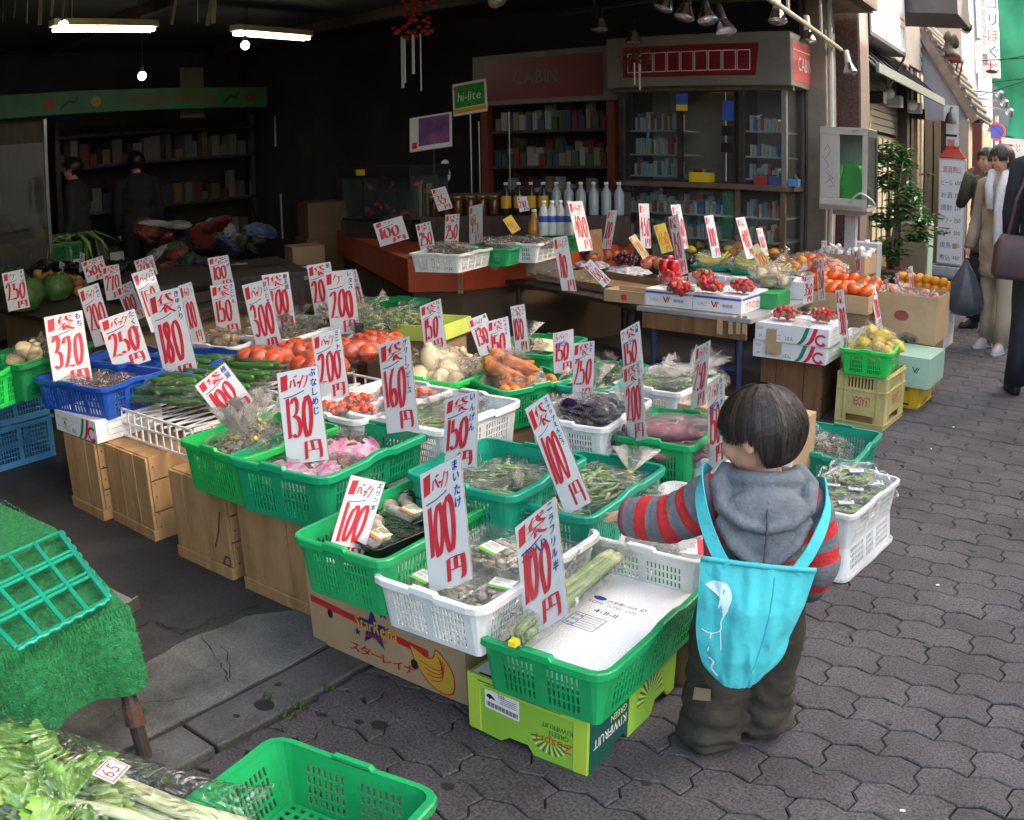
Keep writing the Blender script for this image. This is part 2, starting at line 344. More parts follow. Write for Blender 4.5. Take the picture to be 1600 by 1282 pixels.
ob('crack',ck,mat('crack_dirt',(.018,.018,.017),.95),shop_floor)
tuft=MB()
for px,py in((228,1117),(420,1092),(512,1076),(470,1105),(455,1120)):
 p=at(px,py)
 for k in range(26):q=p+V((rnd.gauss(0,.012),rnd.gauss(0,.008),0));tuft.add([q+V((-.003,0,0)),q+V((.003,0,0)),q+V((rnd.gauss(0,.006),rnd.gauss(0,.006),rnd.uniform(.008,.02)))],[(0,1,2)])
ob('weeds',tuft,mat('weed',(.09,.17,.03),.7),kind='stuff')
st=MB()
for px,py,r in((413,1103,.030),(433,1070,.014),(561,1129,.011),(594,1134,.022),(370,1120,.01),(1010,1225,.012),(1280,1205,.016),(1450,1010,.014),(1390,1130,.010),(1520,860,.018),(1240,1240,.02),(700,1230,.016),(1480,760,.02)):
 p=at(px,py);st.prism([(p.x+r*cos(k*.45)*(1+.3*NZ.noise(V((k,px,0)))),p.y+r*.8*sin(k*.45)*(1+.3*NZ.noise(V((k,px,4)))))for k in range(14)],.0014,.0021)
ob('wet_stain',st,mat('damp',(.022,.022,.024),.5),pave)
for px,py in((1455,702),(1490,668),(1410,1268),(1300,1290),(905,1190),(1020,1040),(1465,915)):
 p=at(px,py);tag(ob('litter_scrap',MB().box((0,0,.002),(.012,.006,.002)),PAPER,loc=p,rot=(0,0,rnd.uniform(0,3))),'tiny white scrap of litter lying on the grey paving','litter','scraps of litter on the paving')

# ---------------------------------------------------------------- the shop building: an open-fronted room
WALLD=mat('dimmed_dingy_wall',(.032,.031,.028),.85,.2,2,.1,20,dirt=.4);CEIL=mat('dimmed_ceiling',(.045,.042,.034),.9,.2,2);SOFF=mat('soffit',(.34,.30,.23),.85,.12,2,dirt=.35)  # room gloom is put into the darkened wall and ceiling colours
COLM=mat('column_render',(.21,.185,.15),.85,.15,4,.2,30,dirt=.35);UPW=mat('upper_wall',(.32,.30,.27),.85,.1,1)
sb=thing('shop_building','open fronted greengrocer building with dark interior, low ceiling and rendered corner column','building')
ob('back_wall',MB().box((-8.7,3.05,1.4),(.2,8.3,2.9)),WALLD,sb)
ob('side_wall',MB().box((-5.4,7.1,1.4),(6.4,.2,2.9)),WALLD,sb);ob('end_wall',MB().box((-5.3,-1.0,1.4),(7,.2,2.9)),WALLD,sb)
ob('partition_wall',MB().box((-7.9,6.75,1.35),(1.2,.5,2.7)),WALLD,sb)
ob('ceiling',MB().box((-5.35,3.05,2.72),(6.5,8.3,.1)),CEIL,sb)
ob('soffit',MB().box((-1.95,3.0,2.52),(.5,8.1,.06)).box((-2.65,5.9,2.6),(.9,2.0,.05)),SOFF,sb)
bm_=ob('edge_beam',MB().box((-1.68,2.95,2.62),(.1,7.8,.3)).box((-2.23,2.95,2.6),(.08,7.8,.22)),DARKW,sb)
for k in range(4):ob('ceiling_joist',MB().box((-5.2,-.4+2.1*k,2.63),(6,.09,.12)),DARKW,sb)
ob('upper_facade',MB().box((-1.9,2.75,4.9),(.3,7.8,4.3)),UPW,sb);ob('roof',MB().box((-5.3,3.05,7.1),(7.2,8.4,.2)),UPW,sb)
colm=ob('corner_column',MB().box((-2.02,6.52,1.9),(.20,.26,3.8)),COLM,sb,bevel=.01)
ob('drain_pipe',MB().tube([(-1.905,6.46,0),(-1.905,6.46,3.6)],.022),mat('pale_pipe',(.5,.5,.46),.5),sb)
ob('conduit',MB().tube([(-2.07,6.37,.2),(-2.07,6.37,3.4)],.012),DMETAL,sb)
# unseen building added across the street: its height, length and gap shape the shade here
op=thing('opposite_shade_building','plain unseen building added across the pavement to shade this side','building')
ob('wall',MB().box((7.0,7.4,3.7),(4,11.6,7.4)),UPW,op);ob('wall',MB().box((7.0,17.6,4.4),(4,6.6,8.8)),UPW,op)

# ================================================================ BASKETS, CRATES, BOXES
def basket_mesh(ax=.15,ay=.245,h=.13,inset=.018,rc=.03,sp_long=(9,5,9),sp_short=(7,7),rows=4,lo=.10,hi=.80,solid=.045,floor_holes=True,fill=.52):
 t=.0026;nodes_=[] # perimeter nodes: (x, y, nx, ny, hole?)
 def side(p0,p1,n,pans):
  L=hypot(p1[0]-p0[0],p1[1]-p0[1]);tot=sum(pans);slot=(L-solid*(len(pans)+1)*.6)/tot;c=solid*.6;out=[(0,0)]
  for k in pans:
   for q in range(k):out+=[(c+slot*(q+(1-fill)/2),1),(c+slot*(q+(1+fill)/2),0)]
   c+=slot*k+solid*.6
  for d,f in out:
   u=d/L;nodes_.append((p0[0]+(p1[0]-p0[0])*u,p0[1]+(p1[1]-p0[1])*u,n[0],n[1],f))
 def corner(cx,cy,a0):
  for k in range(0,4):a=a0+k*pi/6;nodes_.append((cx+rc*cos(a),cy+rc*sin(a),cos(a),sin(a),0))
 X,Y=ax-rc,ay-rc
 side((-X,-ay),(X,-ay),(0,-1),sp_short);corner(X,-Y,-pi/2);side((ax,-Y),(ax,Y),(1,0),sp_long);corner(X,Y,0)
 side((X,ay),(-X,ay),(0,1),sp_short);corner(-X,Y,pi/2);side((-ax,Y),(-ax,-Y),(-1,0),sp_long);corner(-X,-Y,pi)
 vr=[0];rf=[]
 hh=(hi-lo)/rows
 rf.append(0)
 for r in range(rows):vr+=[lo+hh*(r+.10),lo+hh*(r+.90)];rf+=[1,0]
 vr.append(1.0);N=len(nodes_);mb=MB();K=len(vr)
 def P(i,k,inn):
  x,y,nx,ny,f=nodes_[i%N];v=vr[k];g=inset*(1-v)+(t if inn else 0);return(x-nx*g,y-ny*g,v*h)
 for i in range(N):
  for k in range(K):mb.v.append(P(i,k,0));mb.v.append(P(i,k,1))
 idx=lambda i,k,s:((i%N)*K+k)*2+s
 hole=lambda i,k:nodes_[i%N][4]and rf[k]
 for i in range(N):
  for k in range(K-1):
   if hole(i,k):
    for a,b in(((i,k),(i+1,k)),((i+1,k),(i+1,k+1)),((i+1,k+1),(i,k+1)),((i,k+1),(i,k))):
     mb.f.append([idx(*a,0),idx(*b,0),idx(*b,1),idx(*a,1)]);mb.m.append(0)
   else:
    mb.f.append([idx(i,k,0),idx(i+1,k,0),idx(i+1,k+1,0),idx(i,k+1,0)]);mb.m.append(0)
    mb.f.append([idx(i,k,1),idx(i,k+1,1),idx(i+1,k+1,1),idx(i+1,k,1)]);mb.m.append(0)
 fx,fy=ax-inset-.004,ay-inset-.004 # floor
 if floor_holes:
  nx,ny=27,43
  for z in(.002,.005):
   for i in range(nx):
    for j in range(ny):
     if i%2 and j%2 and 0<i<nx-1:continue
     x0,x1=-fx+2*fx*i/nx,-fx+2*fx*(i+1)/nx;y0,y1=-fy+2*fy*j/ny,-fy+2*fy*(j+1)/ny
     mb.add([(x0,y0,z),(x1,y0,z),(x1,y1,z),(x0,y1,z)],[(0,1,2,3)])
 else:mb.box((0,0,.004),(2*fx,2*fy,.004))
 rim=MB();prof=[(-.003,-.003),(.009,-.003),(.0095,-.013),(.0125,-.013),(.0125,.001),(.009,.0035),(-.003,.003)];rg=[]
 keep=[]
 for i,nd in enumerate(nodes_):
  if nd[4]and False:continue
  keep.append(nd)
 for x,y,nx,ny,f in keep:
  lift=0
  u=x/X if abs(ny)>.99 else(y/Y if abs(nx)>.99 else 9)
  if abs(u)<.30:lift=.007
  rg.append([(x+nx*a,y+ny*a,h+b+lift)for a,b in prof])
 o=len(rim.v);n=len(prof)
 for r in rg:rim.v+=r
 for i in range(len(rg)):
  for j in range(n):rim.f.append([o+i*n+j,o+((i+1)%len(rg))*n+j,o+((i+1)%len(rg))*n+(j+1)%n,o+i*n+(j+1)%n]);rim.m.append(0)
 return mb.mesh('basket_body',GREEN),rim.mesh('rim',GREEN)
BK={}
class Bk:pass
def basket_at(c,yaw,a,b,zr,h,m,label,group=None,kind='std',name='basket',cat='basket'):
 """a along local x, b along local y"""
 sw=a>b
 key=kind
 if key not in _mc:
  _mc[key]={'std':lambda:basket_mesh(),'fine':lambda:basket_mesh(sp_long=(12,12,12),sp_short=(9,9),rows=5,solid=.03),
     'square':lambda:basket_mesh(h=.26,inset=.006,rc=.012,sp_long=(10,10,10),sp_short=(9,9),rows=7,solid=.03,fill=.72,lo=.14,hi=.9),
     'wide':lambda:basket_mesh(sp_long=(4,4,4,4),sp_short=(4,4,4),rows=3,solid=.035,fill=.6)}[kind]()
 bm,rm=_mc[key];H0=.26 if kind=='square'else .13
 t=thing(name,label,cat,(c[0],c[1],zr-h),yaw+(pi/2 if sw else 0),group)
 la,lb=(b,a)if sw else(a,b)
 sc=(la/.30,lb/.49,h/H0)
 put('basket_body',bm,t,scale=sc,mat=m);put('rim',rm,t,scale=sc,mat=m)
 k=Bk();k.c=V((c[0],c[1],0));k.yaw=yaw;k.a=a;k.b=b;k.zb=zr-h+.006;k.zr=zr;k.h=h;k.root=t
 k.M=M4.Translation((c[0],c[1],k.zb))@M4.Rotation(yaw,4,'Z')
 k.p=lambda u,v,z=0:k.M@V((u*a/2,v*b/2,z)) # u, v in -1..1
 return k
def basket(px,zr,h,m,label,group=None,a=None,b=None,**kw):
 """px: photograph pixels of the rim corners front-left, front-right, back-right, back-left"""
 P=[at(x,y,zr)for x,y in px];ex=((P[1]-P[0])+(P[2]-P[3]))/2;ey=((P[3]-P[0])+(P[2]-P[1]))/2
 ya=atan2(ex.y,ex.x);yb=atan2(ey.y,ey.x)-pi/2;c=sum(P,V())/4
 return basket_at(c,(ya+yb)/2,(a or ex.length)-.02,(b or ey.length)-.02,zr,h,m,label,group,**kw)

def box_parts(t,sx,sy,sz,m,th=.006,open_top=False,z0=0,bevel=.003,name='card_panel'):
 """a carton of real panels round the local origin (base centre)"""
 for nm,c,d in(('front',(0,-sy/2+th/2,sz/2),(sx,th,sz)),('back',(0,sy/2-th/2,sz/2),(sx,th,sz)),
                     ('side',(-sx/2+th/2,0,sz/2),(th,sy-2*th,sz)),('side',(sx/2-th/2,0,sz/2),(th,sy-2*th,sz)),('base',(0,0,th/2),(sx-2*th,sy-2*th,th)))+(()if open_top else(('lid',(0,0,sz-th/2-.001),(sx-2*th,sy-2*th,th)),)):
  ob(nm+'_panel',MB().box((c[0],c[1],c[2]+z0),d),m,t,bevel=bevel*.5)
def planks_box(label,x0,x1,yf,depth,h,rz=0,m=None,group=None,seed=0):
 """nailed wooden fruit box standing on its end: planks, battens and nails"""
 rr=random.Random(seed);w=x1-x0;m=m or WOOD
 t=thing('wooden_box',label,'wooden box',(x0+w/2,yf+depth/2,0),rz,group);th=.012
 cuts=[0]+sorted([.3+rr.uniform(-.08,.08),.66+rr.uniform(-.06,.06)])+[1]
 for a,b in zip(cuts,cuts[1:]):
  ob('plank',MB().box((-w/2+w*(a+b)/2,-depth/2+th/2+rr.uniform(0,.0025),h/2+.02),(w*(b-a)-.0035,th,h-.05)),m,t,bevel=.0015)
 ob('batten',MB().box((0,-depth/2+.006,.022),(w+.004,.022,.044)),m,t,bevel=.003)
 for s in(-1,1):
  cz=[0,.36+rr.uniform(-.05,.05),.7+rr.uniform(-.05,.05),1]
  for a,b in zip(cz,cz[1:]):
   ob('plank',MB().box((s*(w/2-th/2),.002,h*(a+b)/2),(th,depth-2*th-.004,h*(b-a)-.005)),m,t,bevel=.0015)
 ob('plank',MB().box((0,depth/2-th/2,h/2),(w-.002,th,h-.004)),m,t);ob('plank',MB().box((0,0,h-.008),(w-2*th-.002,depth-2*th-.002,.012)),m,t)
 nl=MB()
 for z in(.05,.1,.16,.21,.27):nl.ell((w/2-.0005,-depth/2+.03,z*h/.31),(.002,.004,.004),6,4)
 ob('nails',nl,DMETAL,t,kind='stuff')
 return t

# ---------------------------------------------------------------- price cards
def sm(pts,n=5): # Catmull-Rom
 P=[pts[0]]+list(pts)+[pts[-1]];out=[]
 for i in range(1,len(P)-2):
  p0,p1,p2,p3=P[i-1:i+3]
  for k in range(n):
   t=k/n;out.append(tuple(.5*(2*p1[d]+(p2[d]-p0[d])*t+(2*p0[d]-5*p1[d]+4*p2[d]-p3[d])*t*t+(3*p1[d]-p0[d]-3*p2[d]+p3[d])*t**3)for d in range(len(p1))))
 return out+[pts[-1]]
DIG={'0':[[(.62,.97),(.28,.86),(.12,.45),(.28,.05),(.55,.03),(.85,.4),(.86,.8),(.62,.99),(.45,.93)]],'1':[[(.55,1),(.48,.5),(.42,0)]],
       '2':[[(.12,.80),(.35,.99),(.70,.96),(.72,.70),(.45,.35),(.10,.03)],[(.10,.03),(.5,.05),(.92,.02)]],'3':[[(.15,.85),(.45,1),(.75,.88),(.62,.62),(.35,.54)],[(.35,.54),(.78,.45),(.85,.2),(.55,0),(.1,.08)]],
       '4':[[(.48,1),(.25,.6),(.06,.36)],[(.06,.36),(.92,.36)],[(.66,.74),(.62,0)]],'5':[[(.28,.97),(.2,.55)],[(.2,.55),(.55,.62),(.85,.4),(.72,.08),(.35,0),(.1,.1)],[(.28,.96),(.88,.98)]],
       '6':[[(.72,1),(.3,.7),(.13,.3),(.35,.02),(.72,.08),(.82,.32),(.55,.5),(.2,.3)]],'7':[[(.1,.78),(.16,.97),(.85,.97)],[(.85,.97),(.55,.5),(.42,0)]],
       '8':[[(.78,.85),(.5,1),(.25,.82),(.5,.55),(.8,.28),(.52,0),(.2,.2),(.45,.5),(.75,.75),(.72,.92)]],'9':[[(.78,.8),(.5,1),(.22,.8),(.4,.55),(.75,.68),(.8,.85)],[(.8,.85),(.72,.4),(.6,0)]]}
EN=[[(.14,.96),(.1,0)],[(.14,.93),(.5,.96),(.92,.95)],[(.9,.95),(.93,.3),(.88,.0)],[(.5,.95),(.48,.45)],[(.14,.45),(.9,.48)]]
BAG=[[(.36,1),(.2,.82),(.02,.68)],[(.2,.84),(.2,.52)],[(.34,.8),(.95,.88)],[(.6,1),(.68,.72),(.98,.56)],[(.8,1),(.93,.93)],[(.04,.44),(.96,.5)],[(.52,.5),(.3,.28),(.03,.12)],[(.42,.3),(.4,.02),(.55,.1)],[(.9,.4),(.62,.24)],[(.5,.36),(.7,.14),(1,.0)]]
PAKKU=[[(.12,.7),(.02,.15)],[(.22,.75),(.34,.2)],[(.36,.95),(.32,.88),(.38,.84),(.42,.92),(.36,.95)],[(.45,.5),(.48,.35)],[(.54,.52),(.56,.38)],[(.66,.55),(.52,.08)],[(.78,.95),(.68,.6)],[(.75,.8),(1.0,.82)],[(1.0,.82),(.9,.4),(.74,.05)]]
KE=[[(.32,1),(.05,.5)],[(.22,.78),(.98,.78)],[(.64,.78),(.55,.35),(.3,0)]]
JR=random.Random(77)
def strokes(mb,S_,x,y,w,h,nib,slant=.0,m=0,z=0):
 slant+=JR.gauss(0,.025);w*=JR.uniform(.93,1.06);h*=JR.uniform(.96,1.03)
 for s in S_:
  s=[(p[0]+JR.gauss(0,.018),p[1]+JR.gauss(0,.012))for p in s];nib=(nib[0]*JR.uniform(.88,1.12),nib[1])
  q=[(x+w*p[0]+slant*h*p[1],y+h*p[1])for p in(sm(s)if len(s)>2 else s)];mb.ribbon(q,nib,z=z,m=m)
def write_price(t,w,h,num,unit='袋',name='',pre='',th=.003,bg=SIGNW,simple=False,ink=None,note=''):
 rr=random.Random(hash((round(w,4),num))%9999+len(name));z=th/2+.0006
 r=MB();k=w
 ur={'袋':BAG,'パック':PAKKU,'ケ':KE,'':[]}[unit]
 if not pre:r.flat([(.06*k,.785*h),(.23*k,.80*h),(.265*k,.965*h),(.08*k,.95*h)],z=z)
 else:strokes(r,DIG[pre],.05*k,.79*h,.2*k,.17*h,(.045*k,.012*k),z=z)
 uw,uh,uy=(.46,.19,.775)if unit=='袋'else((.46,.15,.79)if unit=='パック'else(.36,.16,.785))
 strokes(r,ur,.29*k,uy*h,uw*k,uh*h,(.072*k,.018*k)if unit=='袋'else(.040*k,.013*k),z=z)
 n=len(num);dw=.80*k/max(n,2.6)
 strokes_x=.08*k
 for c in num:
  ww=dw*(.55 if c=='1'else 1.04);strokes(r,DIG[c],strokes_x+(.0 if c!='1'else .02*k),(.27+rr.uniform(-.01,.01))*h,ww*.92,.43*h,(.100*k,.024*k),slant=.02,z=z);strokes_x+=ww
 strokes(r,EN,.46*k,.035*h,.44*k,.19*h,(.092*k,.020*k),z=z)
 ob('red_lettering',r,ink or RED,t)
 b=MB();b.ribbon(sm([(.10*k,.715*h),(.35*k,.728*h),(.62*k,.765*h)],3),(.008*k,.022*k),z=z)
 if name:
  cs=min(.165*k,.60*h/(len(name)*1.12));y=.975*h
  for c in name:
   if c=='ー':b.ribbon([(.865*k,y),(.85*k,y-cs)],(.02*k,.006*k),z=z);y-=cs*1.15;continue
   word(b,c,.86*k+rr.uniform(-.01,.01)*k,y,cs*.95,z=z+.001,vertical=True,slant=.12,bold=.012*k);y-=cs*1.12
 if note:word(b,note,.10*k,.64*h,.10*h,z=z+.0012,fit=.62*k,bold=.01*k)
 ob('blue_lettering',b,BLUE,t)
def sign(z,TL,TR,BL,num,unit,name,label,bg=SIGNW,pre='',ext=.035,psi=18,clips=0,ink=None,y=None,note='',group='hand lettered price cards',dark=False,prefer=0.0008):
 O=V((0,0,CAM_H));B0=at(*BL,z)if y is None else aty(*BL,y);best=None
 for ps in range(-50,71,3):
  for tau in(0,.08,.16,.24,.34):
   n=V((sin(R_(ps))*cos(tau),-cos(R_(ps))*cos(tau),sin(tau)))
   q=[O+d*((B0-O).dot(n)/d.dot(n))for d in(ray(*TL),ray(*TR))]
   u,r=q[0]-B0,q[1]-q[0];c=abs(u.normalized().dot(r.normalized()));asp=r.length/u.length
   cost=c+prefer*abs(ps-psi)+.15*abs(tau-.12)+.4*max(0,asp-.62)+.4*max(0,.30-asp)
   if best is None or cost<best[0]:best=(cost,n,u,r,ps,tau)
 _,n,u,r,ps,tau=best
 up=u.normalized();rt=(r-up*r.dot(up)).normalized();nn=rt.cross(up);w=r.dot(rt);h=u.length+ext
 t=thing('price_card',label,'price card',B0-up*ext,group=group,rot=M4((rt,up,nn)).transposed())
 ob('board',MB().box((w/2,h/2,0),(w,h,.003)).box((-.0004,h/2,0),(.0012,h,.0026),m=1).box((w+.0004,h/2,0),(.0012,h,.0026),m=1).box((w/2,h+.0004,0),(w,.0012,.0026),m=1),[bg,CARDEDGE],t)
 write_price(t,w,h,num,unit,name,pre,bg=bg,ink=ink,note=note)
 if clips:
  c=MB()
  for x in(.38,.58):c.box((w*x,h*.07,.001),(w*.035,h*.11,.006))
  ob('clip',c,BLACK,t)
 return t
def zz(reg,pts):
 ox,oy,s={'A':(0,380,2.963),'B':(430,380,2.963),'C':(430,680,2.963),'D':(860,560,2.963),'E':(860,250,2.963),'F':(760,280,5),'G':(1040,300,5),'H':(1260,360,5.343),'I':(480,230,4),'J':(0,0,2.963),'K':(1060,380,2.963)}[reg]
 return[(ox+x/s,oy+y/s)for x,y in pts]

# ================================================================ PRODUCE (one mesh per kind, shared by every copy)
def hull(seed,flat=.55,ridge=.16):
 mb=MB();mb.ell((0,0,0),(1,1,1),46,28)
 out=[]
 for p in mb.v:
  d=V(p);n1=abs(NZ.noise(d*2.3+V((seed*7,0,0))));n2=abs(NZ.noise(d*5.5+V((0,seed*3,2))))
  n3=abs(NZ.noise(d*11+V((seed*5,1,2))));k=1+ridge*((1.1-3.2*n1)*.8-1.1*n2-.7*n3);q=d*k
  if q.z<-flat:q.z=-flat+(q.z+flat)*.1
  out.append(tuple(q))
 mb.v=out;rr=random.Random(seed*13+1)
 for s_ in range(30 if ridge>.08 else 0):  # pale fold strips laid on the hull as painted highlight streaks
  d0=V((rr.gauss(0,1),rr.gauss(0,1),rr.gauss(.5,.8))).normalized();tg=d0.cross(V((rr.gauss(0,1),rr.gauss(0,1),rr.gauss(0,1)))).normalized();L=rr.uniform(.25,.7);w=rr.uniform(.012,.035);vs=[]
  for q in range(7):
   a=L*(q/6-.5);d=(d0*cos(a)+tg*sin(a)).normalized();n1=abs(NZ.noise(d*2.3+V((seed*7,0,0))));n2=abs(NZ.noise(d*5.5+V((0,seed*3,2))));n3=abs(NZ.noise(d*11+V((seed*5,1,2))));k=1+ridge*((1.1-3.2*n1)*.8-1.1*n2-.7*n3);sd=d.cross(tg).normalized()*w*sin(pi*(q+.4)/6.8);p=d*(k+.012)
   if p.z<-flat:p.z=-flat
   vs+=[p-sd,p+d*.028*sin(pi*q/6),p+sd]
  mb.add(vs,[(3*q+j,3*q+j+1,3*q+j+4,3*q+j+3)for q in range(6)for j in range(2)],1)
 return mb.mesh('film',[FILM,GLINT_CREASE],True)
def neck_mesh(seed):
 mb=MB();rr=random.Random(seed);n=34;rows=[(0,.07),(.18,.16),(.5,.40),(.85,.60),(1.0,.66)]
 pr=[rr.uniform(.55,1.2)for _ in range(n)];rg=[]
 for z,r in rows:
  rg.append([((r*(1+.45*(1 if j%2 else-1)*z*.7)*pr[j]**z)*cos(2*pi*j/n),(r*.55*(1+.45*(1 if j%2 else-1)*z)*pr[j]**z)*sin(2*pi*j/n),z*(.8+.25*pr[(j*7)%n]))for j in range(n)])
 mb.rings(rg,cap=False);return mb.mesh('gathered_neck',FILM)
def packpts(n,r,dmin,rr,flat=True):
 out=[];tries=0
 while len(out)<n and tries<n*400:
  tries+=1;p=V((rr.uniform(-1,1),rr.uniform(-1,1),rr.uniform(-1,1)))
  if p.length>1:continue
  q=V((p.x*r[0],p.y*r[1],p.z*r[2]))
  if all((q-o).length>dmin*(.999**tries)for o in out):out.append(q)
 return out
def gm(key):
 def mk():
  mb=MB()
  if key=='tomato':
   mb.lathe([(.0,.030),(.007,.0295),(.012,.031),(.024,.030),(.034,.017),(.037,.002),(.033,-.016),(.022,-.027),(.008,-.030),(0,-.030)],16,cap=False)
   for k in range(5):a=k*1.257;mb.add([(.003*cos(a+.8),.003*sin(a+.8),.031),(.019*cos(a),.019*sin(a),.034),(.003*cos(a-.8),.003*sin(a-.8),.031)],[(0,1,2),(2,1,0)],1)
   return mb.mesh(key,[mat('tomato_red',(.62,.045,.018),.22,.12,8,c2=(.72,.12,.03)),LEAFD],True)
  if key=='carrot':
   mb.tube([(0,0,.06),(0,0,.055),(0,0,.045),(.002,0,0),(.004,0,-.05),(.002,0,-.085)],[.006,.016,.021,.018,.013,.004],12);mb.tube([(0,0,.056),(0,0,.064)],.009,8,1)
   return mb.mesh(key,[mat('carrot_orange',(.78,.20,.025),.42,.12,14,stretch=(1,1,6),bump=.2,bs=30),mat('carrot_top',(.32,.22,.05),.7)],True)
  if key=='taro':mb.ell((0,0,0),(.026,.026,.030),12,9,jit=.16,seed=2);return mb.mesh(key,mat('taro',(.27,.19,.115),.85,.25,40,.5,80),True)
  if key=='lotus':
   mb.ell((0,0,0),(.036,.036,.05),16,12,jit=.08,seed=5);mb.tube([(0,0,.046),(0,0,.058)],.016,10)
   return mb.mesh(key,mat('lotus_root',(.72,.60,.38),.5,.10,20,c2=(.55,.40,.22)),True)
  if key=='eggplant':
   mb.tube([(0,0,.085),(.002,0,.07),(.004,0,.03),(.003,0,-.02),(0,0,-.055),(0,0,-.075),(0,0,-.08)],[.012,.019,.026,.032,.031,.018,.002],14)
   mb.tube([(0,0,.105),(0,0,.09),(0,0,.083),(.001,0,.068)],[.005,.006,.017,.0205],9,1)
   return mb.mesh(key,[mat('aubergine_skin',(.018,.010,.032),.12,.3,10,coat=.4),mat('aubergine_cap',(.02,.03,.03),.5)],True)
  if key=='cucumber':
   mb.tube([(-.105,.006,0),(-.1,.005,0),(-.06,0,0),(0,-.004,0),(.06,0,0),(.1,.006,0),(.107,.007,0)],[.004,.010,.0145,.0155,.015,.011,.003],12)
   return mb.mesh(key,mat('cucumber_skin',(.022,.095,.016),.35,.3,30,stretch=(.2,1,1),bump=.7,bs=140,c2=(.05,.17,.03)),True)
  if key=='sweet_potato':
   mb.tube([(-.11,0,0),(-.09,.002,0),(-.04,0,.002),(.02,-.002,0),(.07,0,0),(.105,.005,0)],[.004,.012,.024,.027,.018,.004],11)
   return mb.mesh(key,mat('sweet_potato_skin',(.21,.075,.09),.6,.3,18,bump=.3,c2=(.32,.16,.15)),True)
  if key=='strawberry':
   mb.lathe([(0,-.021),(.005,-.019),(.011,-.009),(.0145,.003),(.0135,.011),(.007,.0145),(0,.0145)],10,cap=False);mb.lathe([(.0,.019),(.004,.015),(.011,.0155)],6,m=1,cap=False)
   return mb.mesh(key,[mat('strawberry_red',(.58,.015,.02),.3,.1,50,bump=.6,bs=350),LEAF],True)
  if key=='grape':mb.ell((0,0,0),(.0125,.0125,.0135),10,8);return mb.mesh(key,mat('grape_skin',(.055,.012,.035),.35,.4,40,c2=(.11,.03,.06)),True)
  if key=='orange':mb.lathe([(0,.036),(.004,.035),(.018,.032),(.033,.016),(.038,0),(.033,-.018),(.018,-.033),(0,-.036)],16,cap=False);mb.lathe([(.0,.0375),(.004,.036)],6,m=1);return mb.mesh(key,[mat('orange_peel',(.82,.30,.015),.38,.08,10,bump=.4,bs=260),LEAFD],True)
  if key=='persimmon':
   mb.lathe([(0,.024),(.012,.026),(.026,.024),(.038,.012),(.040,-.002),(.034,-.018),(.018,-.027),(0,-.028)],16,cap=False)
   for k in range(4):a=k*pi/2;mb.add([(.004*cos(a+1.2),.004*sin(a+1.2),.027),(.020*cos(a+.35),.020*sin(a+.35),.0285),(.020*cos(a-.35),.020*sin(a-.35),.0285),(.004*cos(a-1.2),.004*sin(a-1.2),.027)],[(0,1,2,3)],1)
   return mb.mesh(key,[mat('persimmon_skin',(.80,.15,.012),.25,.10,8,c2=(.72,.09,.01)),mat('calyx',(.16,.17,.06),.7)],True)
  if key=='apple':mb.lathe([(0,.024),(.008,.027),(.020,.034),(.034,.026),(.040,.004),(.034,-.020),(.020,-.034),(.008,-.033),(0,-.029)],16,cap=False);mb.tube([(0,0,.022),(.003,0,.042)],.0015,5,1);return mb.mesh(key,[mat('apple_skin',(.42,.075,.055),.35,.2,20,stretch=(3,3,.5),c2=(.58,.26,.14)),DARKW],True)
  if key=='onion':mb.lathe([(0,.045),(.004,.042),(.008,.034),(.028,.022),(.038,0),(.030,-.022),(.010,-.032),(0,-.033)],14,cap=False);return mb.mesh(key,mat('onion_skin',(.48,.20,.06),.35,.2,24,stretch=(4,4,.4),c2=(.6,.33,.13)),True)
  if key=='lemon':mb.lathe([(0,.043),(.005,.040),(.012,.034),(.026,.015),(.029,0),(.026,-.016),(.012,-.034),(.005,-.039),(0,-.041)],14,cap=False);return mb.mesh(key,mat('lemon_peel',(.86,.62,.04),.35,.08,14,bump=.3,bs=220),True)
  if key=='banana':
   mb.tube([(-.085,0,.036),(-.078,0,.028),(-.055,0,.010),(-.02,0,-.002),(.02,0,-.002),(.055,0,.010),(.085,0,.032),(.102,0,.05)],[.004,.010,.0155,.0175,.0175,.015,.008,.006],7)
   return mb.mesh(key,mat('banana_peel',(.72,.60,.08),.5,.12,14,c2=(.55,.58,.10)),True)
  if key=='eringi':
   mb.tube([(-.06,0,.004),(-.05,.001,.004),(-.02,.004,.004),(.02,.005,.004),(.038,.002,.004)],[.006,.017,.0165,.013,.014],12);mb.tube([(.030,.002,.004),(.037,.002,.004),(.046,.001,.004),(.053,0,.004)],[.012,.022,.021,.006],14,1)
   return mb.mesh(key,[mat('mushroom_stem',(.78,.70,.57),.7,.06,20),mat('mushroom_cap',(.46,.35,.24),.7,.2,40)],True)
  if key=='shiitake':mb.lathe([(0,.014),(.010,.012),(.020,.003),(.021,-.003),(.014,-.004),(.006,-.006),(.006,-.02),(0,-.02)],12,cap=False);return mb.mesh(key,mat('shiitake_cap',(.24,.14,.075),.8,.35,40,.4),True)
  if key=='kiwi':mb.ell((0,0,0),(.024,.024,.03),12,9);return mb.mesh(key,mat('kiwi_skin',(.20,.13,.05),.9,.2,60,.5,200),True)
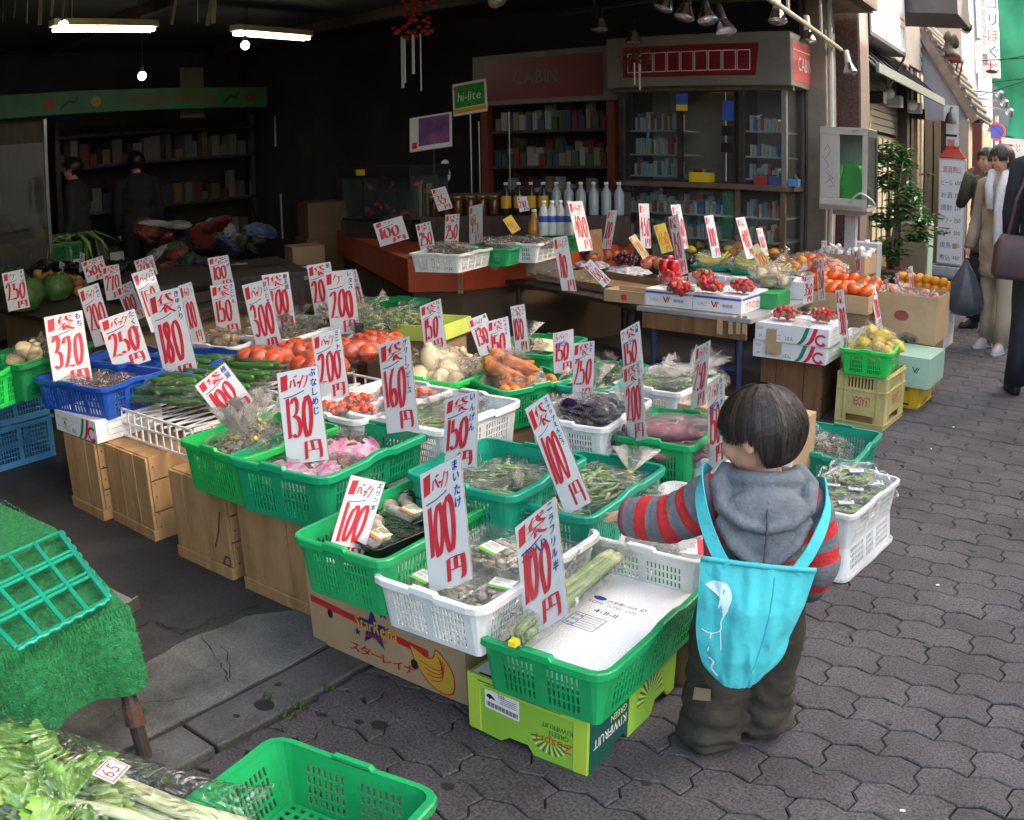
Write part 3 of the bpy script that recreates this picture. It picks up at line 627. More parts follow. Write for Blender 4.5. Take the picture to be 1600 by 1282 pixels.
  if key.startswith('greens')or key.startswith('pods')or key.startswith('flakes')or key.startswith('curd'):
   rr=random.Random(key);nm={'g':'leaves','p':'bean_pods','f':'dried_slices','c':'florets'}[key[0]]
   if key[0]=='g': # leafy bundle in a unit ellipsoid
    for k in range(190):
     d=V((rr.gauss(0,1),rr.gauss(0,1),rr.gauss(0,1))).normalized()*rr.uniform(.3,.95);yaw=rr.uniform(0,6.3);L=rr.uniform(.18,.42);w=rr.uniform(.05,.14)
     X=M4.Translation(d)@Euler((rr.uniform(-.9,.9),rr.uniform(-.9,.9),yaw)).to_matrix().to_4x4()
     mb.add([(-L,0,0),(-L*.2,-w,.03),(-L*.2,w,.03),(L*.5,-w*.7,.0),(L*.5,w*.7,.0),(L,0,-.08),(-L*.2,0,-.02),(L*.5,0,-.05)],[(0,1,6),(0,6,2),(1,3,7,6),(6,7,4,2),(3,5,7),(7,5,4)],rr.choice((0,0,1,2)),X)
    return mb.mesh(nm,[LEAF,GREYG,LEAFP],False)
   if key[0]=='p':
    base=rr.uniform(-.3,.3)
    for k in range(75):
     d=V((rr.gauss(0,.4),rr.gauss(0,.42),rr.gauss(0,.42)));
     if d.length>.85:d=d.normalized()*.85
     X=M4.Translation(d)@Euler((rr.gauss(0,.2),rr.gauss(0,.25),base+rr.gauss(0,.45))).to_matrix().to_4x4();L=rr.uniform(.3,.5);b_=rr.gauss(0,.06)
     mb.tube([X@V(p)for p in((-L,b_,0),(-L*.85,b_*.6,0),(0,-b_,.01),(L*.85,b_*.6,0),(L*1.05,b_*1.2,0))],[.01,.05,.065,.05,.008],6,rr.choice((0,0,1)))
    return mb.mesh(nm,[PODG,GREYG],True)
   if key[0]=='c':
    for k in range(60):
     d=V((rr.gauss(0,1),rr.gauss(0,1),rr.gauss(0,1))).normalized()*rr.uniform(.5,.95);mb.ell(d,(.16,.16,.14),7,5,rr.choice((0,1,1)),.3,k)
    return mb.mesh(nm,[mat('grey_floret',(.34,.29,.24),.85,.35,30),mat('pale_floret',(.52,.47,.40),.85,.3,30)],True)
   for k in range(150):
    d=V((rr.gauss(0,1),rr.gauss(0,1),rr.gauss(0,1))).normalized()*rr.uniform(.3,.95)
    X=M4.Translation(d)@Euler((rr.uniform(-1,1),rr.uniform(-1,1),rr.uniform(0,6))).to_matrix().to_4x4();L=rr.uniform(.12,.3);w=rr.uniform(.05,.11);mb.box((0,0,0),(L,w,.025),0,rr.choice((0,1,2)),rot=None)if False else mb.add([(-L,-w,0),(L,-w*.6,.04),(L*.8,w,0),(-L*.7,w,.05)],[(0,1,2,3)],rr.choice((0,0,1,2)),X)
   return mb.mesh(nm,[mat('brown_slice',(.16,.10,.06),.8),mat('tan_slice',(.34,.25,.16),.8),mat('pale_slice',(.5,.42,.32),.8)],False)
 return cached(key,mk)
def items(t,key,n,r,dmin,rr,sc=1,z=0,orient='any',name=None):
 me=gm(key)
 for p in packpts(n,r,dmin,rr):
  e=(rr.uniform(-.6,.6),rr.uniform(-.6,.6),rr.uniform(0,6.3))if orient=='up'else((pi/2+rr.gauss(0,.25),rr.gauss(0,.2),rr.gauss(0,.4)+(pi if rr.random()<.5 else 0))if orient=='lie'else((rr.gauss(0,.15),rr.gauss(0,.15),rr.gauss(0,.25))if orient=='flat'else(rr.uniform(0,6),rr.uniform(0,6),rr.uniform(0,6))))
  put(name or key,me,t,(p.x,p.y,p.z+z),e,sc*rr.uniform(.9,1.08))
bagn=[0]
def bag(P,label,group,r,content,rz=0,neck=None,tie=None,mt=None,name='produce_bag',cat='bag of produce',hullr=1.12):
 """P: base centre, r: half sizes of what is in it"""
 bagn[0]+=1;rr=random.Random(bagn[0]);t=thing(name,label,cat,(P[0],P[1],P[2]+r[2]*.62),rz,group)
 content(t,r,rr)
 v=bagn[0]%6
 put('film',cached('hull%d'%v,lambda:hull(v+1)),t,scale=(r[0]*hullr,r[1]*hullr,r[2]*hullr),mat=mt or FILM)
 if neck: # (direction angle, lift, size)
  a,el,sz=neck;d=V((cos(a)*cos(el),sin(a)*cos(el),sin(el)))
  k=1/math.sqrt((d.x/r[0])**2+(d.y/r[1])**2+(d.z/r[2])**2);q=d.to_track_quat('Z','Y');p0=d*k*.95;sz=sz*.72
  put('gathered_neck',cached('neck%d'%(v%3),lambda:neck_mesh(v%3)),t,p0,q,sz,mat=mt or FILM)
  if tie is not None:ob('tie',MB().box((0,0,0),(sz*.15,sz*.15,sz*.10)).box((sz*.12,0,.002),(sz*.25,sz*.05,sz*.03),.5),tie,t,loc=p0+d*sz*.05,rot=q)
 return t
YTIE=mat('yellow_tie',(.82,.68,.03),.4);RTIE=mat('red_tie',(.6,.02,.02),.4)
def C_items(key,n,dmin,sc=1,orient='any',k=.8):return lambda t,r,rr:items(t,key,n,(r[0]*k,r[1]*k,r[2]*k),dmin,rr,sc,0,orient)
def C_mass(key,k=.92):
 def f(t,r,rr):o=put(gm(key).name.split('.')[0],gm(key),t,rot=(0,0,rr.choice((0,3.14))),scale=(r[0]*k,r[1]*k,r[2]*k));o['kind']='stuff'
 return f
def rrect(a,b,r,n=4):
 out=[]
 for cx,cy,a0 in((a-r,-b+r,-pi/2),(a-r,b-r,0),(-a+r,b-r,pi/2),(-a+r,-b+r,pi)):
  for k in range(n+1):g=a0+k*pi/2/n;out.append((cx+r*cos(g),cy+r*sin(g)))
 return out
def tray_mesh(a,b,h,m,name='tray',flare=.012):
 def mk():
  L=[(flare,0),(flare*.4,h*.5),(0,h),(-.007,h+.001),(-.007,h-.002),(.002,h-.003),(flare*.4+.002,h*.5),(flare+.003,.003)]
  L=L if m is not PACK else L[:5];mb=MB();mb.rings([[(x,y,z)for x,y in rrect(a-g,b-g,.016)]for g,z in L],cap=m is not PACK);return mb.mesh(name,m,True)
 return cached(('tray',a,b,h,m.name,name),mk)
def label_sticker(t,w,h,loc,rot,txt='',band=None,col=PAPER,rows=3):
 o=ob('label',MB().box((0,0,0),(w,h,.0006)),col,t,loc=loc,rot=rot)
 p=MB();rr=random.Random(int(w*9999)+len(txt))
 if band:p.flat([(-w/2,-h/2),(w/2,-h/2),(w/2,-h*.28),(-w/2,-h*.28)],1,z=.0006)
 for k in range(9):x=-w*.42+k*w*.045;p.flat([(x,-h*.1),(x+w*rr.uniform(.008,.025),-h*.1),(x+w*rr.uniform(.008,.025),h*.12),(x,h*.12)],z=.0006)
 for k in range(rows):y=h*(.22+.09*k);p.line([(-w*.4,y),(w*rr.uniform(.1,.4),y)],h*.035,z=.0006)
 if txt:word(p,txt,w*.02,-h*.12,h*.2,z=.0006)
 ob('print',p,[BLACK,band or BLACK],o)
def C_none(t,r,rr):pass

# ================================================================ THE FRONT DISPLAY
# boxes that carry it
planks_box('leftmost wooden box under the white printed carton',-3.318,-3.045,1.50,.31,.315,0,seed=1)
planks_box('second wooden box from the left, with a split side plank',-3.02,-2.70,1.53,.31,.315,-.03,seed=2)
planks_box('wooden box under the bright green basket of dried mushrooms',-2.535,-2.225,1.515,.31,.318,.01,seed=3)
planks_box('wooden box beside the banana carton under the pink bags',-2.15,-1.77,1.51,.31,.305,0,seed=4)
sc=MB()
for pts in([(.0,.0),(.03,.06),(.05,.13)],[(.05,-.02),(.035,-.05),(.07,-.05),(.075,-.02),(.05,-.02)]):sc.line(pts,.004)
tag(ob('ink_scrawl',sc,BLACK,loc=(-2.30,1.513,.10),rot=(pi/2,0,0)),'black ink scrawl on the front of a wooden box','scrawl')
# printed white carton (same design three times)
def printed_carton(label,c,s,rz,group=None,side_print=True):
 t=thing('printed_carton',label,'carton',c,rz,group);sx,sy,sz=s
 box_parts(t,sx,sy,sz,WCARD)
 X=M4.Translation((-sx/2,-sy/2-.0012,0))@M4.Rotation(pi/2,4,'X');mb=MB();h=sz
 for k,x0 in((0,.60),(1,.71)):
  q=sm([((x0)*sx,.0*h+.002),((x0+.06)*sx,.30*h),((x0+.12)*sx,.98*h)],5);w=.055*sx
  mb.add([(x-w/2,y,0)for x,y in q]+[(x+w/2,y,0)for x,y in q],[(i,i+len(q),i+len(q)+1,i+1)for i in range(len(q)-1)],k,X)
 a=sm([(.93*sx-.02*0+.028*cos(g*.5+.9),.36*h+.024*sin(g*.5+.9))for g in range(10)],3);mb.line([(x-.01,y)for x,y in a],.011,0,1,X)
 mb.flat([(.93*sx-.012,.36*h-.03),(.93*sx+.016,.36*h-.022),(.93*sx+.0,.36*h-.006)],1,X)
 word(mb,'とよのか',.13*sx+.02,.62*h,.16*h,0,X);word(mb,'さが',.03*sx,.62*h,.2*h,1,X);word(mb,'いちご',.18*sx,.16*h,.28*h,1,X);word(mb,'JA',.05*sx,.2*h,.16*h,0,X);word(mb,'ほん',.42*sx,.14*h,.26*h,0,X)
 mb.prism([(.25*sx+.008*cos(k),.48*h+.008*sin(k))for k in(0,1,2,3,4,5)],0,.0003,2,X)
 ob('print',mb,[mat('print_green',(.01,.22,.09),.5),mat('print_red',(.62,.02,.06),.5),BLACK],t)
 if side_print:
  Y=M4.Translation((sx/2+.0012,-sy/2,0))@M4.Rotation(pi/2,4,'Z')@M4.Rotation(pi/2,4,'X');q=MB()
  q.line([(.05,.25*h),(.20,.25*h),(.20,.8*h),(.05,.8*h),(.05,.25*h)],.0025,0,0,Y);q.line([(.05,.5*h),(.2,.5*h)],.002,0,0,Y);word(q,'25パック',.04,.08*h,.1*h,0,Y)
  ob('side_print',q,mat('print_grey_green',(.25,.38,.33),.6),t)
 return t
printed_carton('white printed carton under the blue basket of rice cakes',(-3.19,1.655,.316),(.35,.31,.085),.02)
# banana carton
HOLE=mat('hole_shade',(.008,.007,.006),.9)  # near-black patches laid on the card stand in for shade inside holes
x0,x1,yf,h=-2.055,-1.196,1.425,.255
x0=-1.77
t=thing('banana_carton','brown banana carton with red stripe and blue star on the ground','carton',((-1.745-1.2)/2,1.425+.2,0),0);sx,sy=.545,.40
box_parts(t,sx,sy,.262,KRAFT)
X=M4.Translation((-sx/2,-sy/2-.0012,0))@M4.Rotation(pi/2,4,'X')
pr=MB();H=.262
pr.flat([(.01,.145),(.30,.128),(.30,.108),(.01,.125)][::-1],0,X);pr.flat([(.28,.129),(.43,.118),(.43,.096),(.28,.109)][::-1],0,X)
def star(cx,cy,r,m,z=0,k=.4):return[(cx+(r if i%2==0 else r*k)*sin(i*pi/5),cy+(r if i%2==0 else r*k)*cos(i*pi/5))for i in range(10)][::-1]
for cx,cy,r in((.245,.118,.062),(.285,.175,.019),(.186,.090,.014)):
 pr.flat(star(cx,cy,r,1),1,X,z=.0004)
word(pr,'StarReina',.18,.106,.036,2,X,z=.001,fit=.15,slant=.1,bold=.002);word(pr,'BANANAS',.215,.088,.014,0,X,z=.001,fit=.075)
word(pr,'スターレイナ',.150,.026,.030,0,X,z=.0004,fit=.235,bold=.002)
bn=sm([(.37,.118),(.42,.098),(.445,.104),(.455,.128),(.475,.118),(.505,.082),(.508,.035),(.49,.012),(.455,.012),(.42,.03),(.385,.075),(.37,.118)],4);pr.flat(bn[::-1],2,X,z=.0004)
pr.line(bn,.003,.0007,0,X)
for k in range(4):pr.line(sm([(.40+.012*k,.082-.016*k),(.44,.072-.012*k),(.47,.078-.010*k),(.462+.006*k,.112-.004*k)],4),.0026,.0008,0,X)
ob('print',pr,[mat('print_dark_red',(.50,.02,.02),.6),mat('print_navy',(.02,.03,.13),.6),mat('print_ochre',(.62,.36,.04),.6)],t)
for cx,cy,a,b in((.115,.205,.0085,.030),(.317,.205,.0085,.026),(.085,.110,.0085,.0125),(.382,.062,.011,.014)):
 ob('hand_hole_patch',MB().prism([(cx+p[0],cy+p[1])for p in rrect(a,b,min(a,b)*.95)],0,.0016,0,X),HOLE,t)
# kiwi carton: a lime green tray carton with dark green side
LIMEC=mat('lime_card',(.27,.52,.05),.5,.06,5,dirt=.08);LIMED=mat('lime_card_rim',(.42,.60,.06),.5,.05);DKG=mat('dark_teal_card',(.008,.075,.062),.5,.1)
t=thing('kiwi_carton','lime green kiwifruit carton under the front green basket','carton',(-.975,1.352+.20,0),0);sx,sy,sz=.318,.40,.163
card=MB()
def notch(y,w,dx):return[(-sx/2,0.012),(-.07+dx,0.004),(-.045+dx,.022),(.005+dx,.022),(.02+dx,0),(sx/2,0),(sx/2,sz),(-sx/2,sz)]
XF=M4.Translation((0,-sy/2+.006,0))@M4.Rotation(pi/2,4,'X')
ob('front_panel',MB().prism(notch(0,0,0),0,.006,0,XF),LIMEC,t);ob('back_panel',MB().prism([(-x,y)for x,y in notch(0,0,0)][::-1],0,.006,0,M4.Translation((0,sy/2,0))@M4.Rotation(pi/2,4,'X')),LIMEC,t)
YS=M4.Translation((sx/2-.006,0,0))@M4.Rotation(pi/2,4,'Z')@M4.Rotation(pi/2,4,'X')
b2=sy/2-.006
ob('side_panel',MB().prism([(-b2,0),(-.10,0),(-.085,.022),(-.045,.022),(-.03,0),(-.03,sz-.002),(-b2,sz-.002)],0,.006,0,YS),DKG,t);ob('side_panel',MB().prism([(-.028,0),(.08,0),(.10,.035),(.15,.035),(.165,.01),(b2,.01),(b2,sz-.002),(-.028,sz-.002)],0,.006,0,YS),LIMEC,t)
ob('side_panel',MB().box((-sx/2+.003,0,sz/2),(.006,2*b2,sz-.006)),LIMEC,t);ob('lid_panel',MB().box((0,0,sz-.006),(sx-.014,2*b2,.005)),WCARD,t)
fr=MB();Z=M4.Translation((-sx/2,-sy/2-.0008,0))@M4.Rotation(pi/2,4,'X')
for p in([(0,.014),(.034,.010),(.034,sz-.03),(0,sz)],[(sx-.036,.0),(sx,0),(sx,sz),(sx-.036,sz-.03)],[(.0,sz),(.034,sz-.03),(sx-.036,sz-.03),(sx,sz)]):fr.prism(p,-.002,.0012,0,Z)
ob('folded_edge',fr,LIMED,t,bevel=.001)
pk=MB();zt=.0006
pk.flat([(.048,.085),(.142,.078),(.142,.132),(.048,.139)],0,Z,z=zt)
for k in range(26):x=.053+k*.0033;pk.flat([(x,.091-.0003*k),(x+(.0022 if k%3 else .0012),.091-.0003*k),(x+(.0022 if k%3 else .0012),.104-.0003*k),(x,.104-.0003*k)],1,Z,z=zt+.0005)
pk.flat(sm([(.052,.116),(.058,.124),(.068,.122),(.078,.111),(.066,.113),(.061,.109),(.059,.113),(.052,.116)],3),1,Z,z=zt+.0005)
for k in range(4):pk.line([(.09,.124-.005*k),(.135,.1215-.005*k)],.0014,zt+.0005,1,Z)
word(pk,'544',.085,.124,.0085,1,Z,z=zt+.0005)
Zi=Z@M4.Translation((.283,.012,0))@M4.Rotation(pi,4,'Z') # the print is upside down, as the carton stands
Zi=Z@M4.Translation((.283,.108,0))@M4.Rotation(pi-.02,4,'Z')
word(pk,'KIWIFRUIT',.002,.004,.014,2,Zi,z=zt,fit=.082);word(pk,'GREEN',.012,.022,.014,2,Zi,z=zt,fit=.052);word(pk,'Zespri',.0,.042,.026,3,Zi,z=zt+.0006,fit=.098,slant=.1)
for k in range(17):
 a=-.75*pi+pi*.5*k/16+pi;r0,r1=.018,.046;c=(.06,.044)
 a=pi*.06+pi*.88*k/16
 pk.flat([(c[0]+r0*cos(a-.03)*1.1,c[1]+r0*sin(a-.03)),(c[0]+r1*cos(a-.045)*1.1,c[1]+r1*sin(a-.045)),(c[0]+r1*cos(a+.045)*1.1,c[1]+r1*sin(a+.045)),(c[0]+r0*cos(a+.03)*1.1,c[1]+r0*sin(a+.03))],4 if k%2 else 2,Zi,z=zt)
pk.line([(.03,sz-.012),(.27,sz-.016)],.003,.0016,2,Z);pk.line([(.05,sz-.019),(.25,sz-.022)],.002,.0016,2,Z)
YP=M4.Translation((sx/2+.0008,0,0))@M4.Rotation(pi/2,4,'Z')@M4.Rotation(pi/2,4,'X')
YI=YP@M4.Translation((-.04,.125,0))@M4.Rotation(pi,4,'Z')
word(pk,'KIWIFRUIT',0,.045,.026,0,YI,fit=.14);word(pk,'GREEN',.0,.018,.018,4,YI,fit=.07)
for k in range(21):
 a=pi*.02+pi*.96*k/20;c=(.07,.06);r0,r1=.022,.062
 pk.flat([(c[0]+r0*cos(a-.03),c[1]+r0*sin(a-.03)),(c[0]+r1*cos(a-.04),c[1]+r1*sin(a-.04)),(c[0]+r1*cos(a+.04),c[1]+r1*sin(a+.04)),(c[0]+r0*cos(a+.03),c[1]+r0*sin(a+.03))],4 if k%2 else 2,YP)
word(pk,'Zespri',.03,.115,.024,3,YP,fit=.09)
ob('print',pk,[PAPER,BLACK,mat('print_deep_green',(.02,.13,.02),.6),mat('print_scarlet',(.60,.05,.01),.6),mat('print_pale_green',(.62,.75,.35),.6)],t)
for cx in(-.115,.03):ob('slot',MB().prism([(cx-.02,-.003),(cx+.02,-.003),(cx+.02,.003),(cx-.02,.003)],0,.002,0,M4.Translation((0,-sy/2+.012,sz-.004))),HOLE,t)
t2=thing('kiwi_carton','second kiwifruit carton behind the lime green one, dark teal side','carton',(-.955,2.02,0),.02);box_parts(t2,.31,.40,.19,DKG)
ob('print',MB().flat([(.2,.03),(.32,.03),(.32,.16),(.2,.16)],0,M4.Translation((.157,-.2,0))@M4.Rotation(pi/2,4,'Z')@M4.Rotation(pi/2,4,'X')),LIMEC,t2)

# baskets, front row (nearest first), then the tiers behind
TG=mat('mid_green_plastic',(.008,.30,.13),.32,.06,5,.03,120,dirt=.1)
b1=basket([(765,988),(967,1084),(1096,892),(935,846)],.31,.138,GREEN,'green basket holding a printed foam lid and bagged leeks')
b2=basket([(598,901),(757,968),(928,832),(771,786)],.388,.125,WHITEP,'white basket of clear packs of grey mushrooms',kind='fine')
b3=basket([(464,839),(607,889),(771,778),(646,741)],.425,.145,GREEN,'green basket holding black trays of long white mushrooms')
b4=basket([(378,714),(497,759),(666,677),(507,648)],.475,.155,TG,'green basket of pink and white mushroom bags')
b5=basket_at(((at(278,690,.475)+at(381,717,.475))/2+V((.0,.19,0))),0,.31,.38,.475,.15,LIME if False else mat('grass_green_plastic',(.012,.40,.08),.3,.05,dirt=.08),'bright green basket of dried mushroom bags tied in yellow',kind='std')
b7=basket([(56,591),(159,613),(253,579),(150,563)],.52,.125,BLUEP,'blue basket of bagged rice cakes',kind='wide')
b8=basket([(690,748),(776,782),(880,715),(762,678)],.475,.14,TEAL,'teal basket of green bean bags behind the mushroom trays',a=.34)
b9=basket([(778,776),(927,823),(1036,727),(893,703)],.425,.14,TEAL,'teal basket of snap pea bags by the pointing hand')
b10=basket([(924,842),(1105,884),(1200,790),(1039,742)],.36,.14,WHITEP,'nearly empty white basket under the outstretched arm',kind='fine')
b12=basket([(565,645),(693,682),(800,630),(660,597)],.49,.15,WHITEP,'white basket of small silvery bags behind the pink mushrooms',kind='fine')
b13=basket([(692,588),(798,614),(889,594),(815,562)],.49,.14,GREEN,'green basket heaped with bagged carrots')
b14=basket([(640,590),(690,600),(768,570),(700,552)],.50,.13,LIME,'light green basket of bagged lotus roots',a=.34)
b15=basket([(825,657),(946,672),(1022,627),(905,608)],.49,.13,WHITEP,'white basket of bagged aubergines',kind='fine')
b16=basket([(948,678),(1079,704),(1150,650),(1020,640)],.45,.145,GREEN,'green basket of bagged purple sweet potatoes')
b17=basket([(1076,712),(1195,742),(1245,692),(1140,672)],.40,.14,WHITEP,'white basket of small packs beside the sweet potatoes',kind='fine')
b18=basket([(1245,700),(1326,721),(1340,675),(1266,660)],.25,.14,TEAL,'teal basket with a silvery bag behind the child',a=.34,b=.42)
b19=basket([(1246,785),(1346,816),(1393,749),(1300,720)],.225,.115,WHITEP,'white basket of labelled green packs right of the child')
c=b19.c
b19b=basket_at(c,b19.yaw,b19.a,b19.b,.11,.105,WHITEP,'upturned white basket under the labelled green packs')
b19b.root.rotation_euler=(pi,0,b19.yaw);b19b.root.location=(c.x,c.y,.109)
b20=basket([(985,600),(1072,624),(1104,585),(1015,566)],.47,.13,WHITEP,'white basket of bagged leafy greens before the right stall')
b22=basket([(770,548),(862,560),(913,530),(805,518)],.5,.13,GREEN,'green basket with a paper note and a knotted bag')
b23=basket([(885,602),(965,618),(1000,570),(926,562)],.49,.13,TEAL,'teal basket behind the aubergines')
b24=basket([(302,533),(352,549),(400,531),(330,513)],.5,.12,WHITEP,'white basket of bagged taro before the tomatoes',kind='fine')
b25=basket([(395,522),(450,538),(530,503),(455,488)],.52,.12,WHITEP,'white basket of bagged dried mushrooms behind the tomatoes')
b26=basket([(540,490),(600,502),(630,470),(565,461)],.5,.12,GREEN,'green basket at the far corner by the red counter')
b29=basket([(478,640),(560,665),(690,612),(600,585)],.49,.13,WHITEP,'white basket of cherry tomato packs',kind='fine')
b30=basket([(235,573),(300,592),(350,553),(290,540)],.5,.13,BLUEP,'blue basket under the cucumber price card',kind='wide')
b31=basket([(135,563),(190,577),(240,548),(190,538)],.53,.13,BLUEP,'blue basket of pickled radish packs',kind='wide')
b32=basket_at(at(48,552,.58),.35,.36,.46,.58,.15,DGREEN,'dark green basket on the light blue crates')
b33=basket_at(at(-18,570,.58),.35,.30,.40,.57,.15,LIME,'bright green basket at the picture edge on the blue crates')
q0,q1=at(430,1152,.165),at(684,1242,.165);dv=q1-q0;b34=basket_at((q0+q1)/2+V((dv.y,-dv.x,0)).normalized()*.245,atan2(dv.y,dv.x),dv.length-.01,.49,.165,.15,GREEN,'empty green basket on the paving in front of the display')
# the open-sided white crate of cucumbers
def open_crate(label,fl,fr,z0,h,b,name='open_crate'):
 P0,P1=at(*fl,z0+h),at(*fr,z0+h);w=(P1-P0).length;yaw=atan2((P1-P0).y,(P1-P0).x)
 t=thing(name,label,'crate',(P0.x,P0.y,z0),yaw);f=MB();r=.008
 for z in(.005,h*.52,h-.004):
  f.bar((0,0,z),(w,0,z),r,r);f.bar((0,b,z),(w,b,z),r,r);f.bar((0,r,z),(0,b-r,z),r,r);f.bar((w,r,z),(w,b-r,z),r,r)
 ob('frame',f,WHITEP,t,bevel=.001);um=MB().box((0,0,0),(1,1,h-.014)).mesh('upright',WHITEP)
 for y in(0,b):
  for k in range(13):put('upright',um,t,(w*k/12,y,h/2),scale=(.011 if k%3==0 else .006,.006,1))
 for x in(0,w):
  for k in range(1,9):put('upright',um,t,(x,b*k/9,h/2),scale=(.008,.006,1))
 for k in range(9):ob('lattice_bar',MB().bar((w*k/9,.01,h-.03),(w*(k+1)/9,b-.01,h-.03),.006,.005),WHITEP,t);ob('lattice_bar',MB().bar((w*(k+1)/9,.01,h-.033),(w*k/9,b-.01,h-.033),.006,.004),WHITEP,t)
 return t
open_crate('open barred white crate under the bagged cucumbers',(170,631),(299,671),.318,.11,.40)
open_crate('open barred white crate under the tomatoes',(350,592),(545,640),.318,.13,.36)
for bk,nm in((b8,'green beans'),(b9,'snap peas'),(b10,'nearly empty basket'),(b12,'silvery bags'),(b13,'carrots'),(b15,'aubergines'),(b16,'sweet potatoes'),(b17,'small packs'),(b20,'leafy greens'),(b29,'cherry tomatoes'),(b24,'taro'),(b25,'dried mushrooms'),(b22,'paper note'),(b18,'silvery bag'),(b30,'cucumber card'),(b31,'pickled radish'),(b14,'lotus roots'),(b23,'empty teal basket'),(b26,'far corner basket')):
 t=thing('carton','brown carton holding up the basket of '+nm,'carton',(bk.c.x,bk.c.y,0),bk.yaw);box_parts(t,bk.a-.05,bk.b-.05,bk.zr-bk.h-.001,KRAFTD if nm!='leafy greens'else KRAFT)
# light blue stacked crates at the left
for k in range(2):
 bs=basket_at(V((-4.03-.17,1.50,0)),0,.34,.56,.205*(k+1)+.002*k,.20,SKYP,('lower'if k==0 else'upper')+' light blue crate of the left stack',kind='square',name='stacking_crate',cat='crate')
 bs=basket_at(V((-4.03-.52,1.52,0)),0,.34,.56,.205*(k+1)+.002*k,.20,SKYP,('lower'if k==0 else'upper')+' light blue crate behind the left stack',kind='square',name='stacking_crate',cat='crate')

# what lies in them
G=lambda s:s
for(u,v,dz,rz),i in zip(((-.3,-.35,0,.2),(.35,-.1,0,-.3),(-.15,.45,.02,.5)),range(3)): # pink mushroom bags
 PINK=cached('pinkfilm',lambda:mat('pink_dotted_film',(.85,.09,.36),.3,.0,42,c2=(.88,.76,.82),bump=.5,bs=30))
 P=b4.p(u,v,.045+dz)
 def pinkc(t,r,rr):
  items(t,'shiitake',22,(r[0]*.75,r[1]*.75,r[2]*.8),.02,rr)
  w=MB();w.ell((0,0,0),(r[0]*1.02,r[1]*1.02,r[2]*1.0),26,16,jit=.12,seed=3);w.f=[f for f in w.f if(lambda c:(c.y<-.25*r[1]or c.x>.62*r[0]))(sum((V(w.v[i])for i in f),V())/len(f))];w.m=[0]*len(w.f)
  ob('printed_film',w,PINK,t,smooth=True)
 bag(P,'pink and white bag of small brown mushrooms in the green basket','pink bags of mushrooms',(.105,.095,.05),pinkc,rz,(rz+2.6,.3,.06),RTIE)
for u,v,rz in((-.5,-.45,.3),(.1,-.55,1.2),(.55,-.3,2.0),(-.2,.05,.7),(.5,.3,.2),(-.5,.45,1.6)): # dried mushroom bags
 bag(b5.p(u,v,.05+.03*rnd.random()),'clear bag of dried brown slices knotted with a yellow tie','bags of dried mushroom slices',(.075,.06,.055),C_mass('flakes%d'%rnd.randint(0,2)),rz,(rz+rnd.uniform(-.6,.6),1.1,.13),YTIE,name='dried_mushroom_bag')
for u,v in((-.4,-.3),(.3,-.2),(-.3,.4),(.4,.35)):
 bag(b7.p(u,v,.06),'clear printed bag of pale rice cakes in the blue basket','bags of rice cakes',(.085,.05,.035),C_mass('flakes3'),rnd.uniform(-.3,.6),name='rice_cake_bag',mt=FILM2)
for k,(px,py,z,rz)in enumerate(((232,625,.43,.35),(262,604,.44,.2),(298,630,.435,.3),(322,598,.45,.25),(282,612,.47,.4),(350,576,.46,.3),(372,606,.45,.2),(398,588,.46,.25),(335,622,.455,.3),(310,578,.46,.2))): # cucumbers
 def cuc(t,r,rr):
  for i in range(5):put('cucumber',gm('cucumber'),t,(rr.gauss(0,.01),(-.055+.0275*i),rr.uniform(-.006,.008)+(.022 if i%2 else 0)),(rr.uniform(0,3),0,rr.gauss(0,.05)))
 bag(at(px,py,z),'clear bag of five dark green cucumbers on the white crate','bags of cucumbers',(.125,.072,.032),cuc,rz,(rz+pi+rnd.uniform(-.3,.3),.15,.06),RTIE,name='cucumber_bag')
for px,py in((415,572),(478,560),(555,562),(500,588),(590,548)): # tomato packs
 P=at(px,py,.475);t=thing('tomato_pack','film wrapped pack of large red tomatoes behind the cucumbers','tomato pack',P,rnd.uniform(-.1,.4),'packs of large tomatoes')
 put('tray',tray_mesh(.12,.085,.02,PACK),t);k=0
 for i in range(3):
  for j in range(2):put('tomato',gm('tomato'),t,(-.07+.07*i+rnd.gauss(0,.003),-.036+.072*j,.036+rnd.uniform(0,.006)),(rnd.gauss(0,.4),rnd.gauss(0,.4),rnd.uniform(0,6)),rnd.uniform(.98,1.12))
 put('film',cached('hull9',lambda:hull(9,.5,.05)),t,(0,0,.04),scale=(.135,.10,.042),mat=FILM3)
for k,(u,v)in enumerate(((-.45,-.55),(.4,-.5),(-.5,.0),(.35,.1),(-.3,.6),(.5,.65))): # cherry tomatoes
 t=thing('cherry_tomato_pack','clear pack of cherry tomatoes in the white basket','tomato pack',b29.p(u,v,.085+.01*(k%2)),rnd.uniform(-.2,.3),'packs of cherry tomatoes')
 put('tray',tray_mesh(.062,.05,.03,PACK),t)
 items(t,'tomato',12,(.052,.04,.018),.022,rnd,.36,.024);put('film',cached('hull9',lambda:hull(9,.5,.05)),t,(0,0,.02),scale=(.066,.054,.025),mat=FILM3)
for bk,lab,grp,n,key in((b12,'crinkled clear bag of small greens in the white basket','crinkled bags of greens',5,'pods'),(b23,'clear bag of leaves in the teal basket','clear bags of leaves',2,'greens')):
 for i in range(n):bag(bk.p(rnd.uniform(-.55,.55),-.6+1.2*i/max(1,n-1),.05+.02*rnd.random()),lab,grp,(.085,.07,.04),C_mass(key+str(i%3)),rnd.uniform(0,3),(rnd.uniform(0,6),.9,.09),RTIE if i%2 else None)
